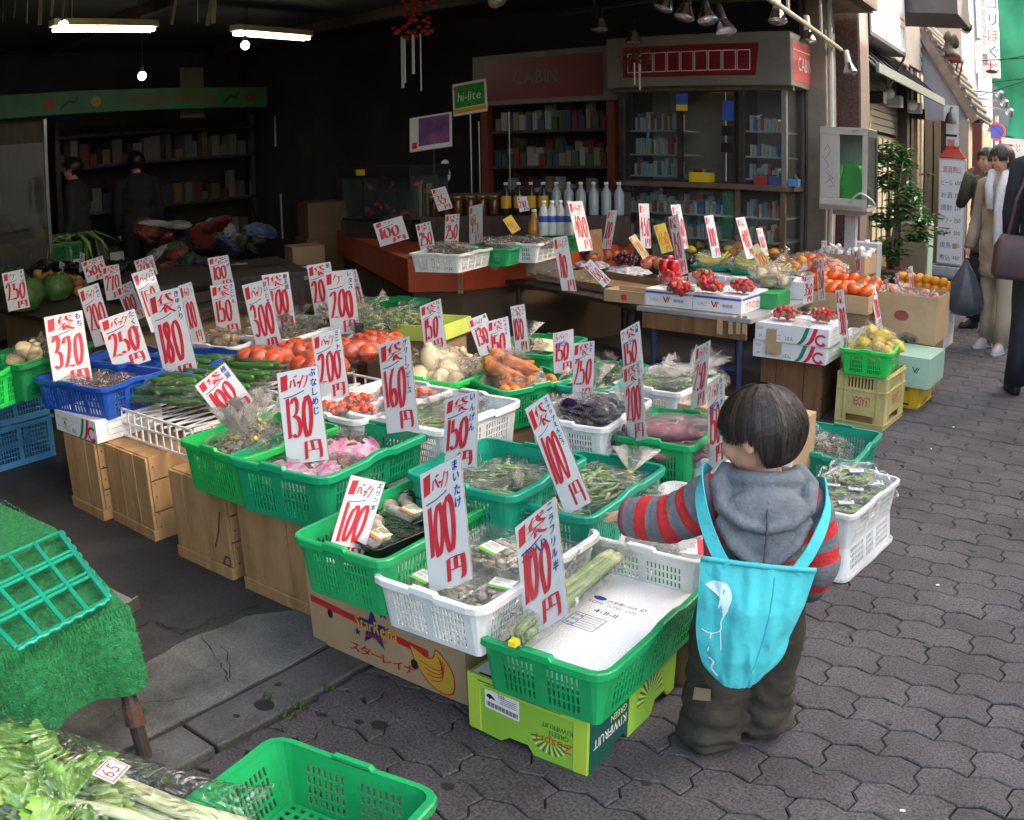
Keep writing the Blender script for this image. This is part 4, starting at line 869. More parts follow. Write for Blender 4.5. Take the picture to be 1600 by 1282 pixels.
for u,v,dz,s in((-.45,-.35,.05,1),(.35,-.35,.05,1),(-.1,.15,.06,1.05),(.45,.45,.05,.9),(-.5,.6,.05,1),(.02,-.1,.135,.95)): # carrots
 def carr(t,r,rr):
  for i in range(7):a=i*.9;put('carrot',gm('carrot'),t,(r[0]*.45*cos(a)*(i>0),r[1]*.45*sin(a)*(i>0),rr.uniform(-.01,.02)),(pi/2*.75+rr.gauss(0,.2),0,rr.gauss(0,.4)),rr.uniform(1.0,1.2))
 bag(b13.p(u,v,dz),'clear bag of stubby orange carrots heaped in the basket','bags of carrots',(.085*s,.085*s,.06*s),carr,rnd.uniform(-.5,.5),(rnd.uniform(-1,1),.5,.09)if u>0 else None,None,name='carrot_bag')
for u,v,dz in((-.4,-.5,.06),(.4,-.45,.05),(0,.1,.09),(.5,.4,.06),(-.4,.6,.07),(-.1,-.1,.12),(.9,.3,.05)):
 bag(b14.p(u,v,dz),'clear bag of pale lotus roots in the light green basket','bags of lotus roots',(.085,.075,.055),C_items('lotus',6,.05,1.1),rnd.uniform(0,3),(rnd.uniform(0,6),.4,.06),None,name='lotus_root_bag')
for u,v,dz in((-.4,-.4,.05),(.4,-.35,.05),(-.3,.3,.06),(.45,.4,.06),(0,0,.10)):
 def egg(t,r,rr):
  for i in range(5):put('aubergine',gm('eggplant'),t,(rr.gauss(0,.012),-.055+.028*i,rr.uniform(-.006,.012)),(pi/2,rr.uniform(0,3),pi/2+rr.gauss(0,.15)+(pi if i%2 else 0)),rr.uniform(.75,.95))
 bag(b15.p(u,v,dz),'clear bag of glossy dark aubergines in the white basket','bags of aubergines',(.105,.075,.042),egg,rnd.uniform(-.4,.6),(rnd.uniform(0,6),.6,.09),None,name='aubergine_bag')
for u,v,dz in((-.4,-.5,.06),(.4,-.45,.06),(-.35,.1,.07),(.4,.2,.08),(0,.55,.08),(0,-.1,.11)):
 def spo(t,r,rr):
  for i in range(6):put('sweet_potato',gm('sweet_potato'),t,(rr.gauss(0,.01),-.06+.024*i,rr.uniform(-.01,.018)),(rr.uniform(0,6),0,rr.gauss(0,.1)),rr.uniform(.85,1.0))
 bag(b16.p(u,v,dz),'clear bag of slender purple sweet potatoes in the green basket','bags of sweet potatoes',(.115,.075,.04),spo,rnd.uniform(-.3,.9),(rnd.uniform(-1,1),.3,.07),None,name='sweet_potato_bag',mt=FILM2)
for u,v,dz,rz in((-.4,-.3,.045,.3),(.3,-.45,.045,.1),(-.1,.3,.06,.5),(.4,.45,.05,.2)):
 bag(b8.p(u,v,dz),'clear bag of slim green beans in the teal basket','bags of green beans',(.105,.07,.038),C_mass('pods%d'%rnd.randint(3,5)),rz,(rz+pi,.2,.06),RTIE,name='green_bean_bag')
for u,v,dz,rz,s in((.0,.12,.075,1.2,1.1),(.55,.5,.06,.3,.9),(-.1,-.6,.04,.4,.9),(-.6,-.5,.04,1.0,.85)):
 bag(b9.p(u,v,dz),'clear bag of flat snap peas in the teal basket','bags of snap peas',(.10*s,.085*s,.05*s),C_mass('pods%d'%rnd.randint(6,8)),rz,(rz+1.2,.9,.10),YTIE,name='snap_pea_bag')
for u,v in((-.4,-.4),(.3,-.1),(-.1,.5),(.4,.6)):
 bag(b20.p(u,v,.075),'clear bag of dull green leaves in the white basket','bags of leafy greens',(.12,.07,.05),C_mass('greens%d'%rnd.randint(1,3)),rnd.uniform(-.5,.8),(rnd.uniform(.6,1.6),.5,.12),None,name='leafy_bag')
bag(b10.p(-.5,.1,.03),'nearly empty crumpled clear bag in the white basket',None,(.09,.08,.035),C_none,.4,(1,.6,.09),YTIE,mt=FILM2)
tag(ob('printed_packet',MB().box((0,0,.02),(.10,.07,.02)).box((.02,0,.0305),(.04,.07,.001),m=1),[PAPER,RED],loc=b10.p(.15,.15,.02),rot=(.2,.1,.5)),'white and red card packet under the pointing arm','packet')
bag(b18.p(.1,-.2,.07),'silvery crinkled bag in the teal basket',None,(.085,.08,.055),C_mass('flakes4'),.4,None,None,mt=FILM2)
bag(b18.p(-.5,-.4,.05),'small crumpled white bag with green leaves in the teal basket',None,(.07,.06,.05),C_mass('greens4'),.4,(0,1,.1),None,mt=FILM2)
for k,(u,v,dz,rz,tx)in enumerate(((.0,.3,.115,.6,.35),(-.45,.35,.085,.1,.2),(.35,.55,.07,.8,.5),(.3,.0,.07,.3,.1),(-.3,-.2,.08,.2,0),(.4,-.5,.06,.5,.15),(-.4,.75,.085,.2,.3),(-.35,-.65,.055,.5,.1))):
 t=thing('green_pack','clear pack of pale green florets with a white and blue label','vegetable pack',b19.p(u,v,dz),rz,'labelled green packs');t.rotation_euler=(tx,0,rz)
 put('tray',tray_mesh(.078,.056,.035,PACK),t);o=put('florets',gm('greens5'),t,(0,0,.024),scale=(.070,.048,.030));o['kind']='stuff'
 put('film',cached('hull9',lambda:hull(9,.5,.05)),t,(0,0,.025),scale=(.073,.053,.024),mat=FILM3)
 label_sticker(t,.05,.024,(0,0,.050),(0,0,0),'',mat('label_blue',(.03,.05,.35),.4))
for k,(u,v,dz)in enumerate(((-.3,-.45,.06),(.4,-.4,.06),(.0,.2,.06))):
 t=thing('orange_snack_pack','clear pack of orange pieces in the white basket','vegetable pack',b17.p(u,v,dz),.3*k,'packs of orange pieces');put('tray',tray_mesh(.065,.05,.03,PACK),t);items(t,'carrot',7,(.045,.035,.012),.015,rnd,.35,.018)
 put('film',cached('hull9',lambda:hull(9,.5,.05)),t,(0,0,.02),scale=(.068,.053,.026),mat=FILM2)
# black trays of long mushrooms
BLT=mat('black_tray',(.012,.012,.013),.25,.1)
for px,py,zz_,rz,tl in((592,852,.362,-.22,.08),(640,815,.368,-.18,.05),(672,783,.372,-.1,.05),(545,858,.315,-.25,0)):
 t=thing('mushroom_tray','black tray of two long white mushrooms under cling film','mushroom tray',at(px,py,zz_),rz,'black trays of long mushrooms');t.rotation_euler=(tl,-.05,rz)
 put('tray',tray_mesh(.105,.068,.043,BLT,flare=.018),t)
 for i in range(2):put('mushroom',gm('eringi'),t,(-.030+.005*i,.028-.042*i,.020),(.2,0,2.75+.25*i),1.05)
 label_sticker(t,.062,.042,(.035,-.014,.0455),(0,0,-.12),'',mat('label_brown',(.45,.16,.05),.5),mat('label_cream',(.70,.70,.45),.5),4)
 o=put('film',MB().flat(rrect(.104,.067,.016),z=.0445).mesh('film',FILM3),t)
# clear packs of grey mushrooms
for k,(u,v,dz,rx,rz)in enumerate(((-.28,-.48,.035,.06,-.05),(.45,-.40,.035,.05,-.05),(.0,.08,.085,.12,-.12),(.45,.45,.05,.5,-.1),(-.35,.55,.04,.1,0))):
 t=thing('mushroom_pack',('topmost clear pack of grey mushrooms with white label'if k==2 else['left clear pack of grey mushrooms against the price card','right clear pack of grey mushrooms beside the front corner','','tilted ridged clear pack at the back of the white basket','clear mushroom pack behind the tall price card'][k]),'mushroom pack',b2.p(u,v,dz),rz);t.rotation_euler=(rx,0,rz)
 put('tray',tray_mesh(.092,.066,.05,PACK,flare=.012),t);o=put('mushrooms',gm('curd1'),t,(0,0,.026),scale=(.078,.052,.026));o['kind']='stuff'
 o=put('lid',cached('lid',lambda:MB().rings([[(x,y,z)for x,y in rrect(.094-g,.068-g,.017)]for g,z in((0,.050),(.010,.0505),(.013,.0545))],cap=False).flat(rrect(.081,.055,.016),z=.0545).mesh('lid',PACK)),t,bevel=.0015)
 if k!=3:label_sticker(t,.056,.042,(.01 if k!=0 else-.05,-.018 if k!=1 else .03,.0556),(0,0,-.1 if k!=1 else .2),'まいたけ',mat('label_green',(.10,.45,.03),.5))
# foam lid with print, and the bagged leeks
FOAM=mat('foam_white',(.86,.87,.87),.7,.015,60,.35,180)
t=thing('foam_lid','white foam carton lid with small blue print lying in the green basket','foam lid',b1.p(.07,-.03,.052),b1.yaw);w_,d_=b1.a*.80,b1.b*.86
ob('slab',MB().box((0,0,.02),(w_,d_,.04)),FOAM,t,bevel=.005)
pr=MB();Z=M4.Translation((0,0,.0408))@M4.Rotation(-.06,4,'Z')
pr.prism([(-.075+.018*cos(k*.6),.085+.009*sin(k*.6))for k in range(10)],0,.0003,0,Z);word(pr,'JA全農いわき',-.052,.079,.013,0,Z,fit=.078);word(pr,'RC170  SCP115  CI70',-.092,.058,.011,1,Z,fit=.13)
pr.line([(.040+.006*cos(k*.7),.088+.006*sin(k*.7))for k in range(9)],.002,0,0,Z);word(pr,'4-11-11',-.055,.022,.016,2,Z,fit=.066)
pr.line([(-.08,-.06),(.0,-.06),(.0,.0),(-.08,.0),(-.08,-.06)],.0018,0,0,Z);pr.line([(-.055,-.06),(-.055,0)],.0014,0,0,Z)
for k in range(2):pr.line([(-.055,-.02-.02*k),(0,-.02-.02*k)],.0012,0,0,Z)
for k in range(3):word(pr,('等級','品名','数量')[k],-.076,-.055+.02*k,.010,0,Z);pr.line([(-.05,-.05+.02*k),(-.01,-.05+.02*k)],.002,0,1,Z)
ob('print',pr,[mat('stamp_blue',(.03,.07,.35),.6),mat('stamp_grey',(.25,.25,.27),.6),BLACK],t)
p0,p1=at(808,1000,.335),at(955,870,.335);d=p1-p0;L=d.length
t=thing('leek_bag','long bag of green leeks lying across the foam lid','bag of leeks',p0,atan2(d.y,d.x));rr=random.Random(5)
for i in range(9):
 y=-.032+.008*i;z=rr.uniform(-.008,.014);q=rr.uniform(-.012,.012)
 o=ob('leek',MB().tube([(L*.02,y*.7+q,z),(L*.3,y+q,z+.008),(L*.62,y*.8,z+.006),(L*.9,y*.75,z),(L*1.0,y*.75,z-.002)],[(.004,.013),(.007,.013),(.007,.009),.008,.009],8,0,mcb=lambda i_,j:1 if i_>=3 else 0),[mat('leek_green%d'%i,(.30+.03*(i%3),.42,.19),.45,.25,30,stretch=(1,8,8)),STEMP],t,smooth=True)
put('film',MB().rings([[(L*x,s*.048*cos(a)*(1+.1*NZ.noise(V((x*5,a,0)))),.004+s*.026*sin(a)*(1+.3*NZ.noise(V((x*6,a*2,4)))))for a in[2*pi*k/20 for k in range(20)]]for x,s in((-.04,.5),(.0,.85),(.1,1),(.3,1.05),(.5,1),(.7,1),(.9,1.05),(1.02,1.15),(1.06,1.2))],cap=False).mesh('film',FILM,True),t)
for x in(.42,.30):ob('band',MB().tube([(L*x,0,.004),(L*x+.014,0,.004)],[(.037,.020)]*2,16,cap=False),PAPER if x>.4 else BLUE,t)
ob('tie',MB().box((-.012,0,0),(.02,.016,.012)),YTIE,t)
# backs: taro, dried mushrooms, lettuces, chillies, notes, radish
for u,v in((-.4,-.4),(.4,-.3),(-.3,.4),(.4,.5),(0,0)):
 bag(b24.p(u,v,.08),'clear bag of brown taro in the white basket','bags of taro',(.085,.075,.04),C_items('taro',9,.042,1),rnd.uniform(0,3),name='taro_bag')
 bag(b25.p(u,v,.08),'clear bag of brown dried mushrooms in the white basket','bags of dried mushrooms',(.085,.07,.04),C_mass('flakes5'),rnd.uniform(0,3),(rnd.uniform(0,6),.8,.09),YTIE,name='dried_mushroom_bag')
 if v>-.35:bag(b31.p(u,v,.06),'shiny pack of yellow pickled radish in the blue basket','packs of pickled radish',(.09,.05,.03),C_mass('flakes6'),rnd.uniform(0,3),name='pickle_pack',mt=FILM2);bag(b30.p(u,v,.06),'clear pack lying in the blue basket behind the cucumbers','packs in the blue basket',(.09,.05,.03),C_mass('greens6'),rnd.uniform(0,3),name='pickle_pack')
for px,py,z in((540,515,.50),(585,522,.50),(625,515,.50),(565,498,.52)):
 bag(at(px,py,z),'clear bag of pale green lettuce behind the tomatoes','bags of lettuce',(.10,.09,.06),C_mass('greens%d'%rnd.randint(7,9)),rnd.uniform(0,3),(rnd.uniform(0,6),.5,.09),None,name='lettuce_bag')
 o=ob('printed_strip',MB().box((0,-.102,.0),(.05,.002,.05)),BLACK,None,loc=at(px,py,z)+V((.0,.01,.04)));tag(o,'black printed strip on a lettuce bag','bag print','black strips on lettuce bags')
t=thing('lime_carton','shallow lime carton of red peppers behind the lettuces','carton',at(650,512,.5)+V((0,0,-.03)),.2);box_parts(t,.42,.30,.07,mat('lime_paper',(.50,.60,.10),.6),open_top=True)
o=put('dried_chillies',gm('flakes7'),t,(-.05,0,.055),scale=(.12,.09,.03),mat=[mat('chilli_red',(.22,.04,.03),.6),mat('chilli_dark',(.12,.03,.025),.6),mat('chilli_pink',(.34,.12,.10),.6)]);o['kind']='stuff'
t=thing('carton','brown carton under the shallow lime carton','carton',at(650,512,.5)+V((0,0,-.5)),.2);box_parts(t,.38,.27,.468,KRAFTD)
bag(b22.p(-.3,.0,.08),'knotted clear bag beside the paper note',None,(.09,.08,.04),C_mass('flakes8'),.4,(1.5,1,.10),None,mt=FILM2)
tag(ob('paper_note',MB().box((0,0,0),(.13,.10,.002)),CREAMCARD,loc=b22.p(.3,.2,.115),rot=(.3,.1,.5)),'tan paper note lying in the green basket','paper note')
tag(ob('carton',MB().box((0,0,.20),(.5,.3,.40)).box((0,-.158,.41),(.5,.006,.05)),KRAFT,loc=(*at(1150,640,.4)[:2],0),rot=(0,0,-.05),bevel=.003),'tan carton standing behind the child by the leafy greens','carton')
bag(b32.p(.1,-.2,.11),'bag of pale squash with a green label in the dark green basket',None,(.09,.08,.05),C_items('lotus',5,.05),.3,(1,.7,.08),None);bag(b32.p(-.5,.4,.10),'white printed bag in the dark green basket',None,(.08,.07,.05),C_mass('flakes9'),1,None,None,mt=FILM2)

# ================================================================ PRICE CARDS
def sg(reg,z,TL,TR,BL,num,unit,name,label,**k):
 a,b,c=zz(reg,[TL,TR,BL]);return sign(z,a,b,c,num,unit,name,label,**k)
sg('A',.50,(203,345),(380,312),(248,640),'320','袋','もち','white card reading 320 yen for rice cakes in the blue basket')
sg('A',.53,(455,360),(628,322),(520,560),'250','パック','たくわん','white card reading 250 yen for pickled radish behind the blue basket')
sg('A',.45,(678,240),(830,205),(768,635),'180','袋','きゅうり','tall white card reading 180 yen above the cucumbers, two black clips',clips=1)
sg('A',.66,(8,143),(108,120),(35,290),'250','ケ','キャベツ','white card reading 250 yen beside the cabbages at the left edge')
sg('A',.56,(360,217),(458,198),(430,450),'200','パック','なめこ','white card reading 200 yen behind the two leftmost large cards')
sg('A',.62,(470,112),(550,103),(490,240),'270','袋','にら','white card reading 270 yen by the dark packets at the back left')
sg('A',.66,(375,92),(480,80),(398,165),'500','袋','のり','white card reading 500 yen among black seaweed packets')
sg('A',.56,(535,210),(615,195),(590,345),'100','袋','ねぎ','white card reading 100 yen just left of the tall cucumber card')
sg('A',.56,(607,145),(705,112),(690,385),'150','パック','みつば','white card reading 150 yen rising behind the cucumber card')
sg('A',.62,(620,85),(705,55),(640,150),'200','袋','ごぼう','rearmost white card above the 150 yen honewort card')
sg('A',.53,(825,200),(885,180),(885,440),'100','パック','ベーコン','narrow white card half hidden right of the cucumber card')
sg('A',.60,(960,72),(1055,60),(985,190),'100','袋','じゃが','white card reading 100 yen for potatoes against the dark shop')
sg('A',.53,(972,198),(1083,182),(1005,400),'150','袋','さといも','white card reading 150 yen standing in the taro basket')
sg('A',.50,(1120,197),(1240,185),(1190,488),'300','パック','甘いとまと','white card reading 300 yen behind the tomatoes, two black clips',clips=1)
sg('A',.55,(1212,150),(1335,137),(1245,370),'200','袋','新玉葱','white card reading 200 yen for new onions behind the tomato card')
sg('A',.57,(1420,105),(1530,95),(1455,310),'200','袋','葱','white card reading 200 yen left of the lettuce card')
sg('B',.53,(300,145),(385,162),(350,335),'200','ケ','ほうれん草','white card partly hidden behind the lettuce card')
sg('B',.53,(225,135),(360,128),(257,390),'200','ケ','レタス','white card reading 200 yen standing among the lettuces')
sg('A',.47,(1282,605),(1470,565),(1325,970),'130','パック','ぶなしめじ','white card reading 130 yen over the pink mushroom bags')
sg('A',.50,(902,662),(1080,605),(1010,800),'100','袋','椎茸','white card reading 100 yen leaning among the dried mushroom bags',psi=0)
sg('B',.50,(170,430),(300,393),(205,690),'200','パック','ミニトマト','white card reading 200 yen standing by the cherry tomatoes')
sg('B',.49,(478,470),(620,432),(515,830),'160','袋','グリーンピース','white card reading 160 yen standing in the basket of small silvery bags')
sg('B',.53,(670,295),(765,257),(692,480),'150','袋','れんこん','white card reading 150 yen behind the lotus roots')
sg('B',.52,(890,357),(975,325),(937,490),'130','パック','苺','white card reading 130 yen left of the carrot card')
sg('B',.53,(980,365),(1077,340),(1000,545),'150','袋','にんじん','white card reading 150 yen behind the heap of carrots')
sg('B',.52,(1090,295),(1153,283),(1110,470),'100','袋','もやし','narrow white card reading two bags 100 yen near the stall table',pre='2',note='どれでも')
sg('B',.52,(1287,420),(1380,397),(1290,562),'150','パック','','white card reading three packs 150 yen right of the carrots',pre='3',note='よりどり')
sg('B',.50,(1383,465),(1477,452),(1378,685),'250','袋','なす','white card reading 250 yen standing among the aubergines')
sg('B',.47,(790,725),(940,685),(780,1000),'150','袋','いんげん','white card reading 150 yen standing among the green beans')
sg('B',.44,(1157,770),(1262,695),(1325,1200),'100','袋','スナップえんどう','white card reading 100 yen leaning sideways against the snap peas',psi=10)
sg('C',.40,(350,185),(550,85),(250,520),'100','パック','エリンギ','white card reading 100 yen leaning right behind the first black tray',psi=40)
sg('C',.38,(672,185),(857,85),(712,660),'100','パック','まいたけ','large white card reading 100 yen in front of the clear mushroom packs',psi=30)
sg('C',.33,(1113,430),(1297,293),(1155,870),'100','袋','ニラフリル半','large white card reading 100 yen nearest the foam lid',psi=36,note='2把入り')
sg('E',.47,(325,795),(410,747),(342,990),'150','袋','大根','white card reading two for 150 yen above the sweet potato card',pre='2',note='どれでも',psi=30)
sg('E',.46,(335,960),(418,930),(357,1255),'200','袋','さつまいも','white card reading 200 yen standing in front of the sweet potatoes',psi=25)
sg('E',.47,(675,870),(740,832),(655,1110),'250','パック','うど','white card reading 250 yen right of the leafy greens',psi=40)
sg('D',.41,(728,125),(802,75),(735,460),'150','パック','みょうが','white card reading two packs 150 yen beside the face of the child',pre='2',note='よりどり',psi=40)
# right stall cards
SG2='price cards on the right hand stall'
for reg,y,TL,TR,BL,num,unit,nm,lab,kw in(
 ('F',4.42,(518,460),(630,445),(590,868),'110','パック','もやし','white card reading 110 yen at the front of the dark table',{}),
 ('E',4.75,(78,195),(147,195),(128,410),'400','パック','','tall white card reading 400 yen behind the grapes',{}),
 ('E',4.95,(268,236),(310,232),(240,400),'100','ケ','','white card reading 100 yen tilted right behind the apples',{}),
 ('E',5.0,(408,203),(455,203),(418,395),'450','ケ','','narrow white card reading 450 yen behind the egg trays',{}),
 ('E',4.7,(478,306),(530,292),(512,420),'450','','','yellow card reading 450 yen left of the citrus',dict(bg=YELCARD,ink=ORANGEINK)),
 ('E',5.0,(556,210),(600,207),(592,400),'350','袋','','rear narrow white card above the red cans',{}),
 ('E',4.55,(546,266),(590,250),(590,520),'150','袋','','front narrow white card right behind the red cans',{}),
 ('E',5.0,(712,260),(752,255),(747,440),'100','ケ','','narrow white card standing in the citrus',{}),
 ('E',5.0,(857,270),(898,265),(905,445),'400','袋','','narrow white card between citrus and bananas',{}),
 ('E',5.2,(952,318),(980,318),(980,430),'100','袋','','thin white card at the end of the citrus row',{}),
 ('E',4.7,(918,412),(970,402),(985,520),'200','','','cream card leaning between two bags of bananas',dict(bg=CREAMCARD,ink=ORANGEINK)),
 ('E',4.75,(362,362),(400,356),(420,448),'190','','','cream card leaning right behind the grapes',dict(bg=CREAMCARD,ink=ORANGEINK,psi=0)),
 ('E',4.4,(152,492),(205,480),(236,580),'150','パック','','white card lying tilted in front of the grapes',dict(psi=0)),
 ('E',4.85,(185,326),(237,320),(188,420),'200','','','tan card beside the tall 400 yen card',dict(bg=BROWNCARD,ink=ORANGEINK)),
 ('E',4.32,(1320,605),(1358,598),(1345,872),'300','袋','','narrow white card rising from the lemon basket',{}),
 ('E',5.05,(1478,590),(1503,580),(1510,770),'200','袋','','narrow white card in front of the apple carton',{}),
 ('E',4.75,(1233,465),(1265,455),(1240,638),'350','袋','','narrow white card left of the persimmon carton',{}),
 ('E',4.55,(1175,540),(1220,530),(1170,650),'350','パック','','white card behind the strawberry packs of the front carton',{}),
 ('E',6.1,(1255,375),(1280,375),(1258,458),'150','袋','','small white card before the garlic carton',{}),
 ('E',5.9,(1408,425),(1435,417),(1412,540),'200','袋','','small white card right of the garlic carton',{}),
 ('E',6.3,(1455,370),(1478,368),(1463,525),'100','ケ','','thin white card by the pineapple plant',{}),
 ('H',6.4,(848,310),(885,297),(865,540),'250','袋','','thin white card behind the oranges in the netted carton',{}),
 ('H',5.6,(645,415),(685,405),(640,612),'300','袋','','thin white card left inside the apple carton',{}),
 ('H',5.9,(740,365),(772,350),(740,560),'150','袋','','thin white card between persimmons and oranges',{}),
 ('I',4.15,(677,487),(768,465),(712,655),'250','袋','めんたい','white card reading 250 yen left in the tray on the red counter',{}),
 ('I',4.25,(865,425),(952,418),(858,615),'250','袋','かぼちゃ','white card reading 250 yen right in the tray on the red counter',{}),
 ('I',4.4,(1013,375),(1095,355),(1015,590),'95','','','sun faded orange card on the red counter',dict(ink=ORANGEINK)),
 ('I',5.0,(773,268),(868,260),(815,388),'35','ケ','','white card reading 35 yen high above the jars',{}),
 ('I',4.6,(1222,455),(1285,440),(1270,528),'90','','','small yellow card by the bagged rice on the red counter',dict(bg=YELCARD,ink=ORANGEINK)),
 ('I',4.5,(412,482),(592,432),(452,608),'100','ケ','','wide white card on its side at the left end of the red counter',dict(psi=0)),
 ('I',5.1,(1308,318),(1370,308),(1325,390),'210','','','small price ticket on the clear bottles',{}),
 ('F',4.9,(593,318),(665,318),(598,392),'218','','','small price ticket on the milky bottles',{}),
 ('J',5.2,(378,1143),(490,1120),(402,1198),'250','','','yellow card reading 250 yen in the dark left part of the shop',dict(bg=YELCARD))):
 sg(reg,0,TL,TR,BL,num,unit,nm,lab,y=y,group=SG2,ext=.02,**({'psi':12,**kw}))

# ================================================================ THE RIGHT-HAND STALL
TOPM=mat('worn_table_top',(.30,.30,.29),.45,.12,6,dirt=.35);NAVYP=mat('navy_paint',(.02,.035,.09),.45,.2,10,dirt=.3)
def table(label,A,B,depth,z,top,leg,apron=0,legs=True):
 A,B=V((*A,0)),V((*B,0));d=B-A;w=d.length;rz=atan2(d.y,d.x)
 t=thing('trestle_table',label,'table',A,rz)
 ob('table_top',MB().box((w/2,depth/2,z-.012),(w,depth,.024)),top,t,bevel=.003)
 if apron:ob('apron',MB().box((w/2,.02,z-.026-apron/2),(w-.06,.02,apron)),WOODD,t,bevel=.002)
 for x in(.08,w-.08):
  for y in(.05,depth-.05):ob('leg',MB().tube([(x,y,0),(x,y,z-.024)],.018,8),leg,t)
 ob('rail',MB().tube([(.08,.05,z*.45),(w-.08,.05,z*.45)],.012,8),leg,t);ob('rail',MB().tube([(.08,depth-.05,z*.6),(w-.08,depth-.05,z*.6)],.012,8),leg,t)
 return t
table('dark pipe framed table carrying the grapes',(-3.45,4.62),(-2.27,4.16),.95,.50,DMETAL,DMETAL)
table('plank fronted table with blue legs under the strawberry cartons',(-2.25,4.14),(-1.60,4.11),1.15,.502,TOPM,NAVYP,.085)
for x in(1123,1140,1152,1162):p=aty(x,512,4.105);tag(ob('tape_strip',MB().box((p.x,4.118,p.z+.01),(.022 if x!=1123 else .03,.004,.09)),KRAFT),'strip of brown tape stuck on the plank table front','tape','tape on the table front')
planks_box('reddish wooden box under the two stacked printed cartons',-1.615,-1.285,4.31,.34,.300,0,WOODD,seed=8)
printed_carton('lower of the two stacked white strawberry cartons',(-1.43,4.38,.302),(.385,.34,.086),0);printed_carton('upper stacked white strawberry carton with two packs on top',(-1.418,4.37,.390),(.385,.34,.088),0)
tag(ob('tape_patch',MB().box((-1.52,4.195,.39),(.05,.003,.12)).box((-1.49,4.194,.36),(.05,.003,.06)),KRAFT),'brown tape holding the two printed cartons together','tape')
BLUEBAND=mat('carton_blue',(.04,.10,.42),.5)
for k in range(2):
 t=thing('strawberry_carton',('left'if k==0 else'right')+' white carton with a blue band and red mark on the table','carton',(-2.09+.272*k,4.19+.19,.504),0);sx,sy,sz=.268,.38,.088
 box_parts(t,sx,sy,sz,WCARD);q=MB();X=M4.Translation((-sx/2,-sy/2-.001,0))@M4.Rotation(pi/2,4,'X')
 q.flat([(.002,.066),(sx-.002,.066),(sx-.002,.077),(.002,.077)],0,X);q.line([(.105,.052),(.118,.026),(.131,.052)],.007,.0003,1,X);q.line([(.131,.026),(.136,.044),(.142,.052)],.006,.0003,1,X);word(q,'いちご',.03,.028,.018,0,X);word(q,'静岡産',.165,.028,.018,0,X)
 if k:Y=M4.Translation((sx/2+.001,-sy/2,0))@M4.Rotation(pi/2,4,'Z')@M4.Rotation(pi/2,4,'X');q.flat([(.01,.066),(sy-.01,.066),(sy-.01,.077),(.01,.077)],0,Y);word(q,'さちのか',.05,.014,.05,1,Y,fit=.2)
 ob('print',q,[BLUEBAND,mat('carton_red%d'%k,(.55,.02,.03),.5)],t)
t=thing('fruit_tray','low brown card tray with a red stamp at the table edge','carton',(-2.345,4.26,.504),-.02);box_parts(t,.25,.16,.065,KRAFT,open_top=True)
ob('stamp',MB().prism([(.0+.018*cos(a),.03+.018*sin(a))for a in[k*.52 for k in range(12)]],0,.0006,0,M4.Translation((0,-.081,0))@M4.Rotation(pi/2,4,'X')),RED,t)
def berry_pack(P,label,rz=0,grp='strawberry packs on the cartons'):
 t=thing('strawberry_pack',label,'strawberry pack',P,rz,grp);put('tray',tray_mesh(.075,.052,.042,PACK),t);rr=random.Random(int(P[0]*999))
 for p in packpts(22,(.062,.042,.022),.024,rr):put('strawberry',gm('strawberry'),t,(p.x,p.y,p.z+.036),(rr.uniform(-1,4),rr.uniform(-1,1),rr.uniform(0,6)),rr.uniform(1.0,1.2))
 put('film',MB().flat(rrect(.074,.051,.016),z=.060).mesh('film',FILM3),t);return t
for px,py,nm in((1062,462,'left'),(1110,458,'middle'),(1160,458,'right')):berry_pack(at(px,py,.596),nm+' clear pack of red strawberries at the front of the blue banded cartons',rnd.uniform(-.1,.1))
for px,py,nm in((1050,443,'rear left'),(1100,440,'rear right')):berry_pack(at(px,py,.60),nm+' strawberry pack beside the red cans',rnd.uniform(-.1,.1))
berry_pack(at(1228,500,.482),'larger strawberry pack on the upper printed carton');berry_pack(at(1285,503,.482),'strawberry pack at the right end of the upper printed carton')
tag(ob('crumpled_film',cached('hull3',lambda:hull(4)).copy()and MB().ell((0,0,0),(.05,.05,.02),14,9,jit=.5),FILM2,loc=at(1255,505,.49)),'crumpled clear film between two strawberry packs','film')
# red cans
CANR=mat('can_red',(.58,.015,.02),.25,.05,metal=.3);CANW=mat('can_white',(.75,.75,.76),.3)
for k,(px,py)in enumerate(((1038,440),(1052,441),(1044,432),(1060,434))):
 t=thing('drink_can',['front left','front right','rear left','rear right'][k]+' red drink can standing on the white carton','drink can',at(px,py,.592))
 ob('can_body',MB().lathe([(.024,0),(.031,.006),(.031,.108),(.026,.118)],18),CANR,t,smooth=True);ob('can_lid',MB().lathe([(.026,.118),(.0262,.121),(.022,.1195),(0,.1195)],18),METAL,t,smooth=True)
 ob('print',MB().rings([[(.0314*cos(a),.0314*sin(a),z+.02*sin((a-4)*1.5))for a in[-2.6+2.0*j/10 for j in range(11)]]for z in(.045,.062)],cap=False),CANW,t)
